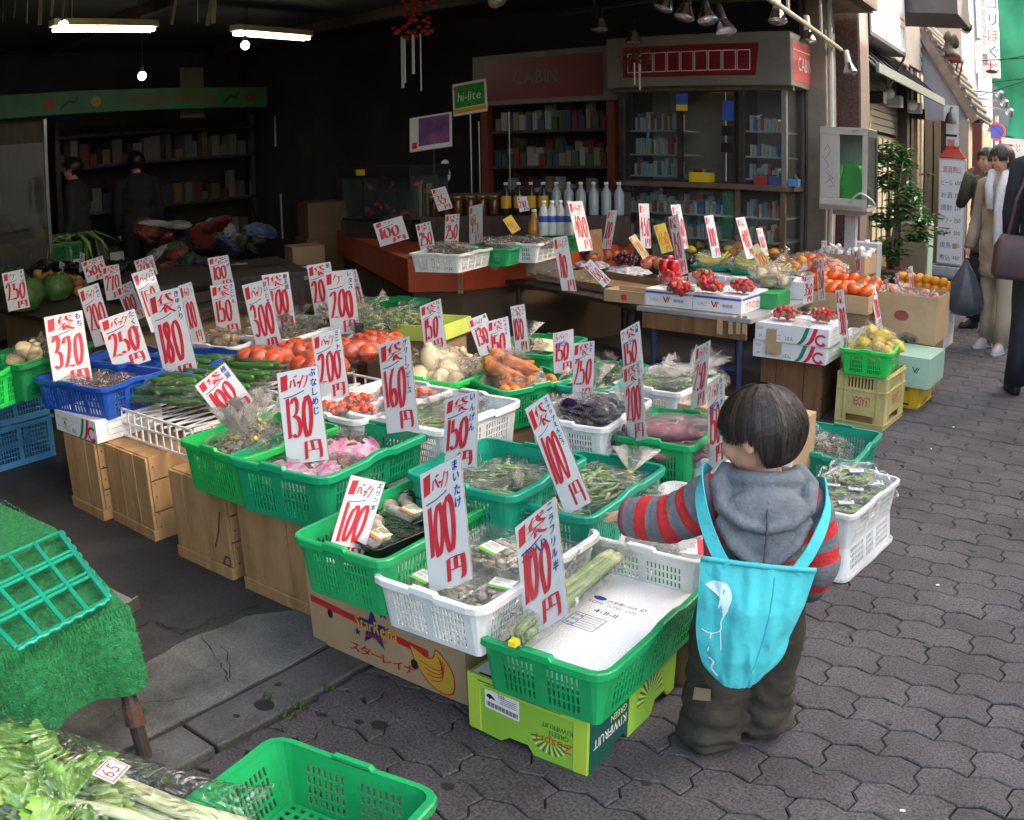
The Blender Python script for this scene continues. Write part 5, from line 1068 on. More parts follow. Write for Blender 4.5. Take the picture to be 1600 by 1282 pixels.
# grapes and apples
def grapes(P,label,n=46,r=(.085,.06,.035)):
 t=thing('grape_bunch',label,'grapes',P,rnd.uniform(-.3,.3));rr=random.Random(int(abs(P[0])*777))
 for p in packpts(n,r,.019,rr):put('grape',gm('grape'),t,(p.x,p.y,p.z+r[2]),(0,0,0),rr.uniform(.95,1.15))
 ob('stalk',MB().tube([(0,0,r[2]),(.02,0,r[2]*2),(.04,.01,r[2]*2.2)],.003,5),DARKW,t)
for px,py,nm in((858,402,'left'),(918,410,'middle'),(980,420,'right')):grapes(at(px,py,.55)+V((0,-.03,.03)),nm+' bunch of dark purple grapes in crumpled white paper',46 if nm!='left'else 30)
for px,py in((918,415),(980,425),(862,408)):
 p=at(px,py,.535);wp=MB().ell(p,(.15,.11,.032),26,10,jit=.45,seed=px,fr=7);tag(ob('crumpled_paper',wp,mat('tissue%d'%px,(.70,.69,.76),.6,.05,20,bump=.6,bs=30)),'crumpled white wrapping paper under the %s bunch of grapes'%{918:'middle',980:'right',862:'left'}[px],'wrapping paper')
for k,(px,py)in enumerate(((935,402),(948,400),(961,399),(973,399),(942,396),(955,394),(1018,408),(1028,412),(1010,412),(925,404),(810,398),(890,398))):o=put('apple',gm('apple'),None,at(px,py,.585),(rnd.gauss(0,.3),rnd.gauss(0,.3),rnd.uniform(0,6)),1.05);tag(o,'streaky red apple resting behind the grapes','apple','apples behind the grapes')
t=thing('apple_tray','brown tray under the apples and grapes','carton',(-2.75,4.72,.503),-.35);box_parts(t,.9,.42,.045,KRAFTD,open_top=True)
t=thing('grape_crate','grey corrugated tray at the left end of the dark table','carton',(*at(830,425,.503)[:2],.503),-.38);box_parts(t,.34,.30,.085,mat('grey_card',(.27,.26,.23),.8),open_top=True)
tag(ob('loose_film',MB().ell((0,0,0),(.20,.14,.03),24,12,jit=.5,seed=8,fr=5),FILM2,loc=at(880,432,.56)),'crumpled clear film spilling from the grey tray','film')
for k,(px,py)in enumerate(((975,382),(1000,386),(1010,378))):
 t=thing('egg_pack',['left','front','rear'][k]+' clear pack of cream eggs behind the grapes','egg pack',at(px,py,.60),.2);put('tray',tray_mesh(.10,.06,.03,PACK),t)
 for i in range(5):
  for j in range(2):put('egg',cached('egg',lambda:MB().ell((0,0,0),(.021,.021,.027),10,8).mesh('egg',mat('egg_shell',(.72,.55,.36),.5),True)),t,(-.08+.04*i,-.022+.044*j,.026))
# citrus, bananas
CIT='citrus at the back of the stall'
t=thing('fruit_plate','blue tray of lemons and oranges at the back of the stall','fruit tray',at(1082,388,.60));put('tray',tray_mesh(.13,.09,.025,BLUEP),t)
tb=thing('carton','brown carton under the blue citrus tray','carton',(*at(1082,388,.60)[:2],.504));box_parts(tb,.3,.22,.09,KRAFT)
for px,py,k_,z in((1070,386,'lemon',.63),(1080,390,'lemon',.63),(1094,385,'lemon',.63),(1062,389,'lemon',.63),(1075,378,'orange',.64),(1088,377,'orange',.64),(1100,379,'orange',.64),(1082,372,'orange',.67),(1096,373,'orange',.67)):
 tag(put(k_,gm(k_),None,at(px,py,z),(rnd.uniform(0,6),rnd.uniform(0,6),0)),('yellow lemon'if k_=='lemon'else'orange')+' in the blue tray behind the bananas',k_,CIT)
for px,py,n,nm in((1133,388,8,'left'),(1150,402,8,'front')):bag(at(px,py,.60),nm+' clear bag of oranges and lemons behind the bananas',None,(.105,.09,.065),(lambda t,r,rr:(items(t,'orange',6,(r[0]*.7,r[1]*.7,r[2]*.6),.06,rr),items(t,'lemon',3,(r[0]*.6,r[1]*.7,r[2]*.4),.05,rr))),.3,(1.2,1.0,.08),None,name='citrus_bag')
for px,py,nm in((1212,412,'left'),(1238,425,'middle'),(1258,418,'right')):bag(at(px,py,.57),nm+' clear bag of oranges at the right of the bananas',None,(.10,.085,.06),C_items('orange',7,.06),.2,(.5,.7,.06),None,name='orange_bag')
def banana_plate(P,label,rz,white=False):
 t=thing('banana_tray',label,'banana tray',P,rz);put('tray',tray_mesh(.12,.08,.028,TEAL,name='mesh_tray',flare=.02),t)
 for i in range(5):
  a=-.5+.25*i;put('banana',gm('banana'),t,(.01*i-.02,-.045+.022*i,.045+.012*(2-abs(i-2))),(.35*(i-2),pi if i%5==9 else 0,a*.5),(1,1,1))
 put('film',cached('hull2',lambda:hull(3)),t,(0,0,.055),scale=(.135,.09,.06),mat=FILM)
 put('gathered_neck',cached('neck1',lambda:neck_mesh(1)),t,(.12,0,.06),V((.9,-.2,.3)).to_track_quat('Z','Y'),.09)
for px,py,nm,rz in((1112,422,'left',.2),(1172,428,'middle',.3),(1205,442,'right',.1)):banana_plate(at(px,py,.585),nm+' film wrapped bunch of bananas on a green tray',rz)
bag(at(1206,445,.60),'clear bag of white and green pears beside the bananas',None,(.10,.08,.055),C_items('lotus',6,.05,.8),.2,(0,.6,.07),None,name='pear_bag')
for px,py,z0,z1,c,nm,sx in((1205,478,.503,.585,mat('label_green_card',(.02,.25,.07),.5),'green',.14),(1235,462,.503,.60,WCARD,'white',.28)):
 t=thing('carton',nm+' carton under the bananas beside the printed cartons','carton',(*at(px,py,z0)[:2],z0),.05);box_parts(t,sx,.25,z1-z0,c)
for px,py,nm in((1112,430,'left'),(1172,436,'middle')):
 P=at(px,py,.57);t=thing('carton','white carton raising the %s banana tray'%nm,'carton',(P.x,P.y+.02,.504),0);box_parts(t,.24,.2,.075,WCARD)
# lemon basket on the lettered crate
def bottle_crate(label,x0,x1,yf,depth,h,m,txt='',z0=0,slots=True):
 w=x1-x0;t=thing('bottle_crate',label,'bottle crate',((x0+x1)/2,yf+depth/2,z0),-.06)
 def face(L,X,lettering):
  f=MB();f.prism([(-L/2,0),(L/2,0),(L/2,h*.10),(-L/2,h*.10)],0,.008,0,X)
  ys=(h*.10,h*.24);a=L*.28
  f.prism([(-L/2,ys[0]),(-a,ys[0]),(-a,ys[1]),(-L/2,ys[1])],0,.008,0,X);f.prism([(a,ys[0]),(L/2,ys[0]),(L/2,ys[1]),(a,ys[1])],0,.008,0,X)
  f.prism([(-L/2,h*.24),(L/2,h*.24),(L/2,h*.74),(-L/2,h*.74)],0,.008,0,X)
  n=8;s0,s1=-L*.27,L*.27;f.prism([(-L/2,h*.74),(s0,h*.74),(s0,h*.93),(-L/2,h*.93)],0,.008,0,X);f.prism([(s1,h*.74),(L/2,h*.74),(L/2,h*.93),(s1,h*.93)],0,.008,0,X)
  for k in range(n):u=s0+(s1-s0)*(k+.72)/n;f.prism([(u-.004,h*.74),(u+.004,h*.74),(u+.004,h*.93),(u-.004,h*.93)],0,.008,0,X)
  f.prism([(-L/2,h*.93),(L/2,h*.93),(L/2,h),(-L/2,h)],0,.008,0,X)
  ob('side_panel',f,m,t);rb=MB()
  for y in(h*.10,h*.70,h*.955):rb.prism([(-L/2+.001,y-.004),(L/2-.001,y-.004),(L/2-.001,y+.004),(-L/2+.001,y+.004)],.0075,.014,0,X)
  for x in(-L*.33,L*.33):rb.prism([(x-.004,.002),(x+.004,.002),(x+.004,h-.002),(x-.004,h-.002)],.0075,.0125,0,X)
  ob('rib',rb,m,t,bevel=.001)
  if lettering:q=MB();word(q,txt,0,0,h*.17,0,X@M4.Translation((L*.19,h*.58,.0085))@M4.Rotation(pi,4,'Z'),fit=L*.36);ob('lettering',q,mat('crate_red',(.30,.02,.03),.5),t)
 face(w,M4.Translation((0,-depth/2+.008,0))@M4.Rotation(pi/2,4,'X'),txt);face(w,M4.Translation((0,depth/2-.008,0))@M4.Rotation(pi,4,'Z')@M4.Rotation(pi/2,4,'X'),'')
 face(depth-.02,M4.Translation((w/2-.008,0,0))@M4.Rotation(pi/2,4,'Z')@M4.Rotation(pi/2,4,'X'),txt);face(depth-.02,M4.Translation((-w/2+.008,0,0))@M4.Rotation(-pi/2,4,'Z')@M4.Rotation(pi/2,4,'X'),'')
 ob('crate_floor',MB().box((0,0,.012),(w-.02,depth-.02,.01)),m,t)
bottle_crate('cream plastic crate with red lettering under the lemon basket',-1.185,-.925,4.285,.36,.268,CREAM,'LEADER')
bl=basket([(1308,545),(1392,558),(1416,531),(1338,524)],.392,.122,LIME,'bright green basket of bagged lemons on the cream crate',b=.40)
for u,v,dz in((-.4,-.5,.06),(.35,-.5,.06),(-.3,.2,.08),(.4,.2,.08),(0,-.2,.12),(.1,.6,.09)):bag(bl.p(u,v,dz),'clear bag of yellow lemons in the bright green basket','bags of lemons',(.085,.08,.055),C_items('lemon',6,.055,1.1),rnd.uniform(0,3),(rnd.uniform(0,6),.9,.06)if v>0 else None,None,name='lemon_bag')
bottle_crate('low yellow crate under the mint green box',-1.10,-.855,4.80,.32,.125,YELP)
MINT=mat('mint_card',(.36,.55,.42),.55,.05,6,dirt=.1)
t=thing('mint_carton','mint green carton beside the lemon basket','carton',(-.965,4.94,.127),-.06);box_parts(t,.34,.36,.165,MINT);q=MB();X=M4.Translation((-.17,-.1812,0))@M4.Rotation(pi/2,4,'X');q.line([(.245,.11),(.258,.085),(.271,.11)],.006,0,0,X);q.line([(.268,.082),(.275,.1),(.283,.108)],.005,0,0,X);word(q,'いちご',.1,.115,.012,0,X);ob('print',q,mat('print_bottle_green',(.02,.12,.07),.5),t)
bag(at(1420,532,.30),'clear pack of dark berries on the mint green carton',None,(.06,.06,.03),C_items('grape',16,.016),0,None,None,mt=FILM2)
bw=basket([(1318,535),(1375,545),(1392,512),(1335,505)],.40,.13,WHITEP,'white basket of green packs behind the lemons',a=.26,b=.3)
for v in(-.4,.4):bag(bw.p(0,v,.07),'dark green pack in the white basket behind the lemons','dark green packs',(.09,.06,.03),C_mass('greens3'),0,None,None)
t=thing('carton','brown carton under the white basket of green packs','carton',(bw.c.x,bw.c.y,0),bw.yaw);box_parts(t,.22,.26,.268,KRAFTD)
def open_box(label,px,y,w,d,h,m=KRAFT,rz=-.04,base=True,lbl=None,X_=None):
 """px: photograph pixel of the front bottom-right corner of the box, which stands at depth y"""
 p=aty(*px,y);t=thing('carton',label,'carton',(p.x-w/2,y+d/2,max(0,p.z)),rz);box_parts(t,w,d,h,m,open_top=True)
 if lbl:ob('stamp',MB().prism([(.03*cos(a)*lbl,.03*sin(a)+h*.55)for a in[k*.42 for k in range(15)]],0,.0008,0,M4.Translation((0,-d/2-.0006,0))@M4.Rotation(pi/2,4,'X')),mat('label_plum',(.25,.05,.04),.5),t)
 if p.z>.03:s=thing('carton','closed box under the '+label,'carton',(p.x-w/2,y+d/2,0),rz);box_parts(s,w-.03,d-.03,p.z-.002,KRAFTD)
 return V((p.x-w/2,y+d/2,max(0,p.z))),t
c1,t1=open_box('open brown carton of pink apples with an oval stamp',(1462,541),5.15,.42,.36,.27,lbl=1.5)
for k in range(7):bag(c1+V((-.12+.08*(k%4),-.08+.16*(k//4),.20)),'clear bag of pink apples in the brown carton','bags of pink apples',(.075,.07,.05),C_items('apple',4,.06,.9),k,(k,1,.05)if k%2 else None,None,name='apple_bag')if k<5 else None
c2,t2=open_box('brown carton of persimmons behind the lemons',(1358,493),4.95,.42,.34,.10)
for k in range(26):o=tag(put('persimmon',gm('persimmon'),None,c2+V((-.17+.068*(k%6)+rnd.gauss(0,.006),-.11+.075*((k//6)%4),.11+.04*(k>17)+rnd.uniform(0,.02))),(rnd.gauss(0,.4),rnd.gauss(0,.4),rnd.uniform(0,6)),1.1),'glossy orange persimmon in the low brown carton','persimmon','persimmons in the carton')
c3,t3=open_box('small brown carton of garlic',(1352,432),6.0,.36,.3,.13)
for k in range(24):o=tag(put('garlic',cached('garlic',lambda:MB().lathe([(0,.035),(.003,.028),(.010,.016),(.026,.002),(.024,-.014),(.008,-.022),(0,-.022)],9,cap=False).mesh('garlic',mat('garlic_white',(.70,.66,.60),.6,.12,40),True)),None,c3+V((-.15+.06*(k%6)+rnd.gauss(0,.008),-.11+.07*(k//6),.12+rnd.uniform(0,.035))),(rnd.gauss(0,.8),rnd.gauss(0,.8),rnd.uniform(0,6)),1.15),'white garlic bulb in the small brown carton','garlic','garlic bulbs')
REDNET=mat('red_net',(.55,.05,.03),.5)
def net_bag(P,label,key,n,r):
 def cont(t,rr_,rr):
  items(t,key,n,(rr_[0]*.75,rr_[1]*.75,rr_[2]*.7),.062,rr,1.05)
  nb=MB()
  for k in range(9):
   a=pi*k/9;nb.tube([(rr_[0]*1.04*cos(a)*sin(b),rr_[1]*1.04*sin(a)*sin(b),rr_[2]*1.04*cos(b))for b in[2*pi*q/20 for q in range(21)]],.0012,4,cap=False)
  ob('net',nb,REDNET,t,kind='stuff')
 bag(P,label,None,r,cont,.2,(0,.4,.04),RTIE,name='net_bag',mt=FILM3)
for px,py,y,nm in((1298,425,5.6,'upper'),(1300,445,5.5,'lower'),(1278,415,5.7,'rear')):net_bag(aty(px,py,y)+V((0,0,-.05)),nm+' red netted bag of persimmons left of the garlic','persimmon',9,(.11,.10,.075))
tsh=thing('carton','grey topped carton under the netted persimmons','carton',(aty(1295,440,5.6).x,5.66,0));box_parts(tsh,.34,.34,aty(1295,448,5.55).z,TOPM)
tsh=thing('carton','low carton under the garlic and persimmons','carton',(aty(1385,470,5.9).x-.02,6.0,0));box_parts(tsh,.44,.34,.40,MINT)
P=aty(1372,457,5.9)
for k,dx in enumerate((-.16,0,.15)):net_bag(V((P.x+dx,5.95,.405)),['left','middle','right'][k]+' netted bag of large persimmons on the pale carton','persimmon',5,(.085,.08,.07))
t=thing('blue_white_carton','white and blue carton standing on the paving under the oranges','carton',(-1.22,6.80,0),-.05);box_parts(t,.40,.32,.27,WCARD);ob('print',MB().prism([(.12+.03*cos(a),.13+.022*sin(a))for a in[k*.5 for k in range(13)]],0,.0008,0,M4.Translation((0,-.1605,0))@M4.Rotation(pi/2,4,'X')),BLUEBAND,t)
t=thing('carton','brown printed carton heaped with oranges','carton',(-1.24,6.80,.272),-.05);box_parts(t,.42,.34,.16,KRAFT,open_top=True)
for k in range(34):tag(put('orange',gm('orange'),None,V((-1.40+.066*(k%6)+rnd.gauss(0,.004),6.68+.066*((k//6)%4),.425+.05*(k//24)+rnd.uniform(0,.012))),(rnd.uniform(0,6),rnd.uniform(0,6),0),1.0),'bright orange in the heaped carton at the street end of the stall','orange','oranges in the heaped carton')

# ================================================================ INSIDE THE SHOP
REDC=mat('red_laminate',(.50,.075,.022),.45,.12,6,dirt=.3);REDW=mat('red_brown_post',(.20,.045,.022),.5,.2,6);SIGNRED=mat('sign_red',(.20,.012,.02),.4,.1);SIGNGREY=mat('sign_case',(.20,.19,.175),.5,.08,5,dirt=.2);BROWNC=mat('counter_brown',(.13,.085,.05),.5,.2,8,dirt=.2)
# red counter with cut corner
t=thing('red_counter','red fronted shop counter with a slanted front and brown base','counter');pts=[(-6.3,5.85),(-3.87,4.18),(-3.60,4.36),(-3.42,4.95),(-3.15,5.75),(-3.5,6.1),(-6.2,6.5)]
def inset(P,k):c=V((sum(p[0]for p in P)/len(P),sum(p[1]for p in P)/len(P)));return[tuple(c+(V(p)-c)*k)for p in P]
ob('counter_body',MB().prism(pts,.45,.645),REDC,t,bevel=.004);ob('counter_top',MB().prism(inset(pts,1.003),.645,.66),REDC,t);ob('base_panel',MB().prism(inset(pts,.95),0,.45),mat('brown_base',(.11,.075,.045),.8,.2,3,dirt=.3),t)
ob('corner_trim',MB().box((-3.60,4.36,.55),(.03,.03,.22),rz=.5),WOOD,t);ob('round_cap',MB().tube([(-3.535,4.62,.59),(-3.515,4.61,.59)],.03,12),METAL,t)
def tray_on(px,y,a,b,h,m,label,rz=.0,kind='std'):
 p=aty(*px,y);return basket_at(V((p.x,p.y,0)),rz,a,b,.818+h,h,m,label,kind=kind)
k1=basket([(643,397),(723,399),(766,388),(690,385)],.765,.10,WHITEP,'grey white basket tray on the corner of the red counter',kind='wide')
k2=basket_at(at(778,384,.76),.2,.30,.36,.76,.10,GREEN,'green basket between two white ones on the red counter');k3=basket_at(at(822,377,.775),.2,.30,.36,.775,.11,WHITEP,'white basket of bagged rice on the red counter',kind='wide');k4=basket_at(at(860,370,.77),.2,.3,.34,.77,.10,GREEN,'green basket below the milky bottles')
for bk,n in((k1,3),(k2,3),(k3,4)):
 for i in range(n):bag(bk.p(-.5+i*.4,rnd.uniform(-.3,.3),.07),'clear bag of pale '+('roe'if bk is k1 else'squash'if bk is k2 else'rice')+' in a basket on the red counter','bags on the red counter',(.08,.08,.04),C_mass('flakes%d'%i),i,None,None,mt=FILM2,name='counter_bag')
for k in range(4):
 t=thing('bottle','milky drink bottle with blue label and white cap','bottle',(*at(850+13*k,368,.775)[:2],.775),0,'milky drink bottles')
 put('bottle_body',cached('btl',lambda:MB().lathe([(0,0),(.030,0),(.033,.01),(.033,.13),(.026,.165),(.013,.195),(.013,.205)],16).mesh('bottle_body',mat('milky',(.62,.64,.60),.25,.04),True)),t);put('cap',cached('cap',lambda:MB().lathe([(.015,.203),(.015,.222),(0,.223)],12).mesh('cap',PAPER,True)),t)
 put('label',cached('blab',lambda:MB().lathe([(.0335,.085),(.0335,.125)],16,cap=False).mesh('label',BLUEBAND)),t)
t=thing('juice_bottle','orange juice bottle beside the milky bottles','bottle',(*at(835,367,.775)[:2],.775));ob('bottle_body',MB().lathe([(0,0),(.04,0),(.042,.02),(.038,.07),(.02,.12),(.015,.15)],16),mat('juice',(.50,.22,.03),.2),t,smooth=True);ob('cap',MB().lathe([(.017,.148),(.017,.165),(0,.166)],12),PAPER,t)
t=thing('bottle_shelf','low shelf holding jars and bottles on the red counter','shelf',(-3.85,5.42,.66),.45);ob('shelf_board',MB().box((0,0,.10),(1.5,.25,.20)),DARKW,t);ob('shelf_back',MB().box((0,.12,.26),(1.5,.015,.2)),DARKW,t)
Ms=M4.Translation((-3.85,5.42,.86))@M4.Rotation(.45,4,'Z');HON=mat('honey_jar',(.10,.035,.012),.2);GOLD=mat('gold_lid',(.45,.32,.08),.3,metal=.6);DBOT=mat('dark_bottle',(.02,.02,.03),.15);YLAB=mat('yellow_label',(.68,.42,.02),.5);CLB=mat('clear_bottle',(.35,.40,.42),.1)
for k in range(16):
 P=Ms@V((-.68+.09*k,rnd.uniform(-.02,.02),0));nm='jar'if k<6 else'dark_bottle'if k<10 else'clear_bottle'
 t=thing(nm,['dark honey jar with a gold lid','dark bottle with a yellow label and white cap','clear bottle with a white cap'][0 if k<6 else 1 if k<10 else 2]+' on the counter shelf',nm.split('_')[-1],P,0,nm.replace('_',' ')+'s on the counter shelf')
 if k<6:put('glass',cached('jar',lambda:MB().lathe([(0,0),(.036,0),(.038,.01),(.038,.11),(.030,.13)],14).mesh('glass',HON,True)),t);put('lid',cached('jlid',lambda:MB().lathe([(.034,.128),(.034,.145),(0,.146)],14).mesh('lid',GOLD,True)),t)
 else:
  put('glass',cached('bt%d'%(k<10),lambda:MB().lathe([(0,0),(.036,0),(.037,.01),(.037,.16),(.014,.20),(.014,.22)],14).mesh('glass',DBOT if k<10 else CLB,True)),t);put('cap',cached('bcap',lambda:MB().lathe([(.016,.218),(.016,.238),(0,.239)],12).mesh('cap',PAPER,True)),t)
  if k<10:put('label',cached('ylab',lambda:MB().lathe([(.0375,.05),(.0375,.14)],14,cap=False).mesh('label',YLAB)),t)
# fish tank full of red fish
t=thing('fish_tank','fish tank with red fish on the left end of the red counter','fish tank',(-5.15,5.42,.80),-.2);ob('tank_stand',MB().box((0,0,-.07),(1.0,.40,.138)),DARKW,t);ob('hood',MB().box((0,0,.40),(.98,.38,.09)).box((0,0,.012),(.98,.38,.024)),BLACK,t,bevel=.004)
ob('pane',MB().box((0,-.18,.19),(.96,.006,.34)),TANKG,t);ob('pane',MB().box((0,.18,.19),(.96,.006,.34)),mat('tank_back',(.05,.10,.11),.6,.5,6),t);ob('pane',MB().box((-.48,0,.19),(.006,.36,.34)),TANKG,t);ob('pane',MB().box((.48,0,.19),(.006,.36,.34)),TANKG,t);ob('divider',MB().box((-.16,-.184,.19),(.02,.008,.34)),BLACK,t);ob('tag_sticker',MB().box((-.18,-.194,.40),(.13,.003,.05)),YELCARD,t)
FISH=mat('red_fish',(.70,.08,.02),.35,.2,20)
for k in range(16):
 x,y,z=rnd.uniform(-.44,.44),rnd.uniform(-.13,.12),rnd.uniform(.06,.32)if k>7 else rnd.uniform(.04,.11);f=MB();f.ell((0,0,0),(.03,.013,.018),10,7);f.add([(-.027,0,0),(-.055,.004,.022),(-.048,0,0),(-.055,-.004,-.022)],[(0,1,2),(0,2,3)])
 f.add([(.005,0,.016),(-.015,0,.03),(-.02,0,.012)],[(0,1,2)]);w=Ms;o=ob('goldfish',f,FISH,None,smooth=True,loc=M4.Translation((-5.15,5.42,.80))@M4.Rotation(-.2,4,'Z')@V((x,y,z)),rot=(0,rnd.gauss(0,.3),rnd.uniform(0,6)));tag(o,'small red fish swimming in the tank','fish','red fish in the tank')
ob('water_weed',MB().box((.2,.12,.15),(.03,.005,.25)).box((.30,.13,.15),(.06,.004,.28)),YELCARD,t)
# signs on poles, dog figures
HIG=mat('sign_green',(.03,.30,.03),.4)
t=thing('pole_sign','tilted green and yellow sign with white script on a thin pole','sign',aty(737,300,5.5)*1);P=aty(735,153,5.5);base=V(t.location);ob('pole',MB().tube([(0,0,-.05),(0,0,P.z-base.z-.1)],.007,6),METAL,t)
q=Euler((pi/2-.2,-.12,.25)).to_matrix();pan=ob('panel',MB().box((0,0,0),(.28,.26,.015)).box((0,.02,.0082),(.25,.18,.001),m=1).box((0,-.095,.0082),(.27,.035,.001),m=2),[SIGNW,HIG,YLAB],t,loc=(0,0,P.z-base.z),rot=q);w=MB();word(w,'hi-lite',-.10,-.02,.075,0,z=.0094,fit=.2,slant=.15);w.prism([(-.115+.02*cos(k),.09+.02*sin(k))for k in range(6)],.009,.0094,1);ob('lettering',w,[PAPER,RED],pan)
P=aty(673,207,5.2);t=thing('picture_sign','tilted white framed picture in pink and purple above the counter','sign',P,0);q=Euler((pi/2-.25,-.1,.3)).to_matrix()
ob('panel',MB().box((0,0,0),(.34,.27,.015)).box((.03,.01,.0082),(.25,.22,.001),m=1).box((-.13,-.09,.0084),(.04,.05,.001),m=2),[SIGNW,mat('pink_print',(.34,.12,.28),.4,c2=(.06,.05,.16),vs=7),RED],t,rot=q);ob('post',MB().tube([(0,.03,-.12),(0,.03,-.55)],.006,6),DMETAL,t)
for px,nm in((797,'right'),(750,'middle')):p=aty(px,300,5.55);q=aty(px,175 if nm=='right'else 190,5.55);tag(ob('thin_pole',MB().tube([(0,0,-.1),(0,0,q.z-p.z)],.006,6),METAL,loc=p),nm+' thin metal pole rising from the counter shelf','pole')
for k,(px,py)in enumerate(((697,275),(672,283))):
 p=aty(px,py+8,5.6);t=thing('dog_figure',['larger','smaller'][k]+' white spotted dog figurine by the fish tank','figurine',p,.4);s=1.0 if k==0 else .8;f=MB();f.ell((0,0,.05*s),(.04*s,.035*s,.06*s),12,9);f.ell((.0,-.015*s,.135*s),(.036*s,.034*s,.036*s),12,9);f.ell((0,-.05*s,.125*s),(.016*s,.02*s,.014*s),8,6)
 ob('body',f,PAPER,t,smooth=True);e=MB()
 for sx in(-1,1):e.ell((sx*.034*s,-.01*s,.135*s),(.010*s,.018*s,.03*s),8,6)
 ob('ears',e,BLACK,t,smooth=True);ob('nose',MB().ell((0,-.068*s,.128*s),(.006,.006,.005),6,5).ell((.02*s,-.032*s,.06*s),(.012,.01,.014),6,5),BLACK,t)
# tall goods cabinet with a red sign, and the tobacco kiosk
GOOD=[mat('goods%d'%i,c,.5)for i,c in enumerate(((.26,.26,.26),(.16,.03,.025),(.04,.065,.13),(.22,.19,.11),(.05,.09,.05),(.32,.31,.3)))]
GOODW=[mat('pack%d'%i,c,.45)for i,c in enumerate(((.5,.5,.5),(.42,.46,.5),(.30,.40,.46),(.10,.18,.36),(.36,.06,.06),(.44,.40,.28),(.55,.54,.52)))]
def goods(t,x0,x1,y,z,h,n,rr,name='packet',pal=None):
 for i in range(n):
  x=x0+(x1-x0)*(i+.5)/n;hh=h*rr.uniform(.55,1);put(name,cached('pkt',lambda:MB().box((0,0,.5),(1,1,1)).mesh('packet',GOOD[0])),t,(x,y+rr.uniform(-.01,.01),z),(0,0,rr.gauss(0,.05)),((x1-x0)/n*rr.uniform(.6,.92),.06,hh),mat=rr.choice(pal or GOOD))
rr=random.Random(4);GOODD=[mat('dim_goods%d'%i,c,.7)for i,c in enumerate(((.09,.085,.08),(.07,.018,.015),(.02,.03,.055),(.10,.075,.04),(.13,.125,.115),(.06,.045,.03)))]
t=thing('goods_cabinet','tall red posted shelf cabinet with a dark red sign at the back of the shop','cabinet',(-4.25,6.45,0))
for x in(-.62,.62):ob('post',MB().box((x,-.15,1.05),(.07,.07,2.1)),REDW,t)
for z in(.5,.86,1.2,1.5):ob('shelf_board',MB().box((0,0,z),(1.18,.34,.025)),REDW if z==.86 else DARKW,t);goods(t,-.55,.55,-.1,z+.013,.16,17,rr);goods(t,-.55,.55,.05,z+.013,.26,11,rr)
ob('back_board',MB().box((0,.2,1.0),(1.2,.02,2.0)),DARKW,t);ob('sign_case',MB().box((0,-.1,1.95),(1.42,.24,.44)),SIGNGREY,t,bevel=.006);w=MB();X=M4.Translation((0,-.222,0))@M4.Rotation(pi/2,4,'X');w.flat([(-.60,1.77),(.58,1.77),(.58,2.12),(-.60,2.12)],0,X);word(w,'CABIN',-.28,1.90,.12,1,X,z=.001,fit=.45);ob('sign_face',w,[SIGNRED,SIGNGREY],t)
KX0,KX1,KY=-3.42,-2.10,6.02
t=thing('tobacco_kiosk','glass fronted tobacco kiosk with a red and white sign box','kiosk',((KX0+KX1)/2,KY,0));w=KX1-KX0
ob('kiosk_base',MB().box((0,.3,.26),(w,.6,.52)),DARKW,t);ob('counter_top',MB().box((0,.28,1.085),(w+.04,.66,.04)),BROWNC,t,bevel=.004);ob('showcase_back',MB().box((0,.5,.79),(w-.05,.02,.54)),mat('case_back',(.10,.12,.11),.6),t)
for x in(-w/2+.02,w/2-.36,w/2-.02):ob('case_post',MB().box((x,0,.79),(.035,.035,.55)),DMETAL if x<0 else BROWNC,t)
for a,b in((-w/2+.04,w/2-.39),(w/2-.33,w/2-.04)):ob('case_glass',MB().box(((a+b)/2,.0,.795),(b-a,.006,.53)),GLASS,t)
ob('case_glass',MB().box((w/2-.01,.28,.795),(.006,.5,.53)),GLASS,t)
for z in(.54,.70,.87):ob('shelf_board',MB().box((0,.25,z),(w-.06,.46,.012)),GREYP,t);goods(t,-w/2+.05,w/2-.48,.06,z+.006,.10,26,rr,pal=GOODW);goods(t,-w/2+.05,w/2-.48,.2,z+.006,.15,20,rr,pal=GOODW);goods(t,w/2-.33,w/2-.04,.1,z+.006,.12,9,rr,pal=GOODW)
ob('green_curtain',MB().box((w/2-.44,.03,.79),(.10,.01,.52)),mat('green_cloth',(.03,.20,.09),.8,.2,20,stretch=(20,1,1)),t)
for x in(-w/2+.02,-w/2+.5,w/2-.34,w/2-.02):ob('window_post',MB().box((x,.02,1.45),(.035,.035,.70)),DMETAL if x<.5 else SIGNGREY,t)
ob('window_glass',MB().box((-w/2+.26,.02,1.45),(.44,.006,.68)),GLASS,t);ob('window_glass',MB().box((w/2-.18,.02,1.45),(.29,.006,.68)),GLASS,t);ob('window_glass',MB().box((w/2-.01,.3,1.45),(.006,.52,.68)),GLASS,t)
ob('inner_wall',MB().box((0,.56,1.45),(w,.02,.72)),mat('kiosk_inside',(.24,.215,.18),.8,.15,3,dirt=.3),t);ob('inner_column',MB().box((w/2-.46,.4,1.45),(.14,.1,.72)),DARKW,t)
for z in(1.14,1.30,1.48):ob('shelf_board',MB().box((w/2-.18,.2,z),(.29,.3,.012)),GREYP,t);goods(t,w/2-.31,w/2-.06,.12,z+.006,.11,9,rr,pal=GOODW);ob('shelf_board',MB().box((-w/2+.26,.25,z),(.44,.3,.012)),GREYP,t);goods(t,-w/2+.07,-w/2+.46,.15,z+.006,.14,17,rr,pal=GOODW)
ob('sign_case',MB().box((0,.24,1.99),(w+.12,.60,.38)),mat('sign_case_white',(.20,.185,.165),.5,.06,dirt=.2),t,bevel=.008)
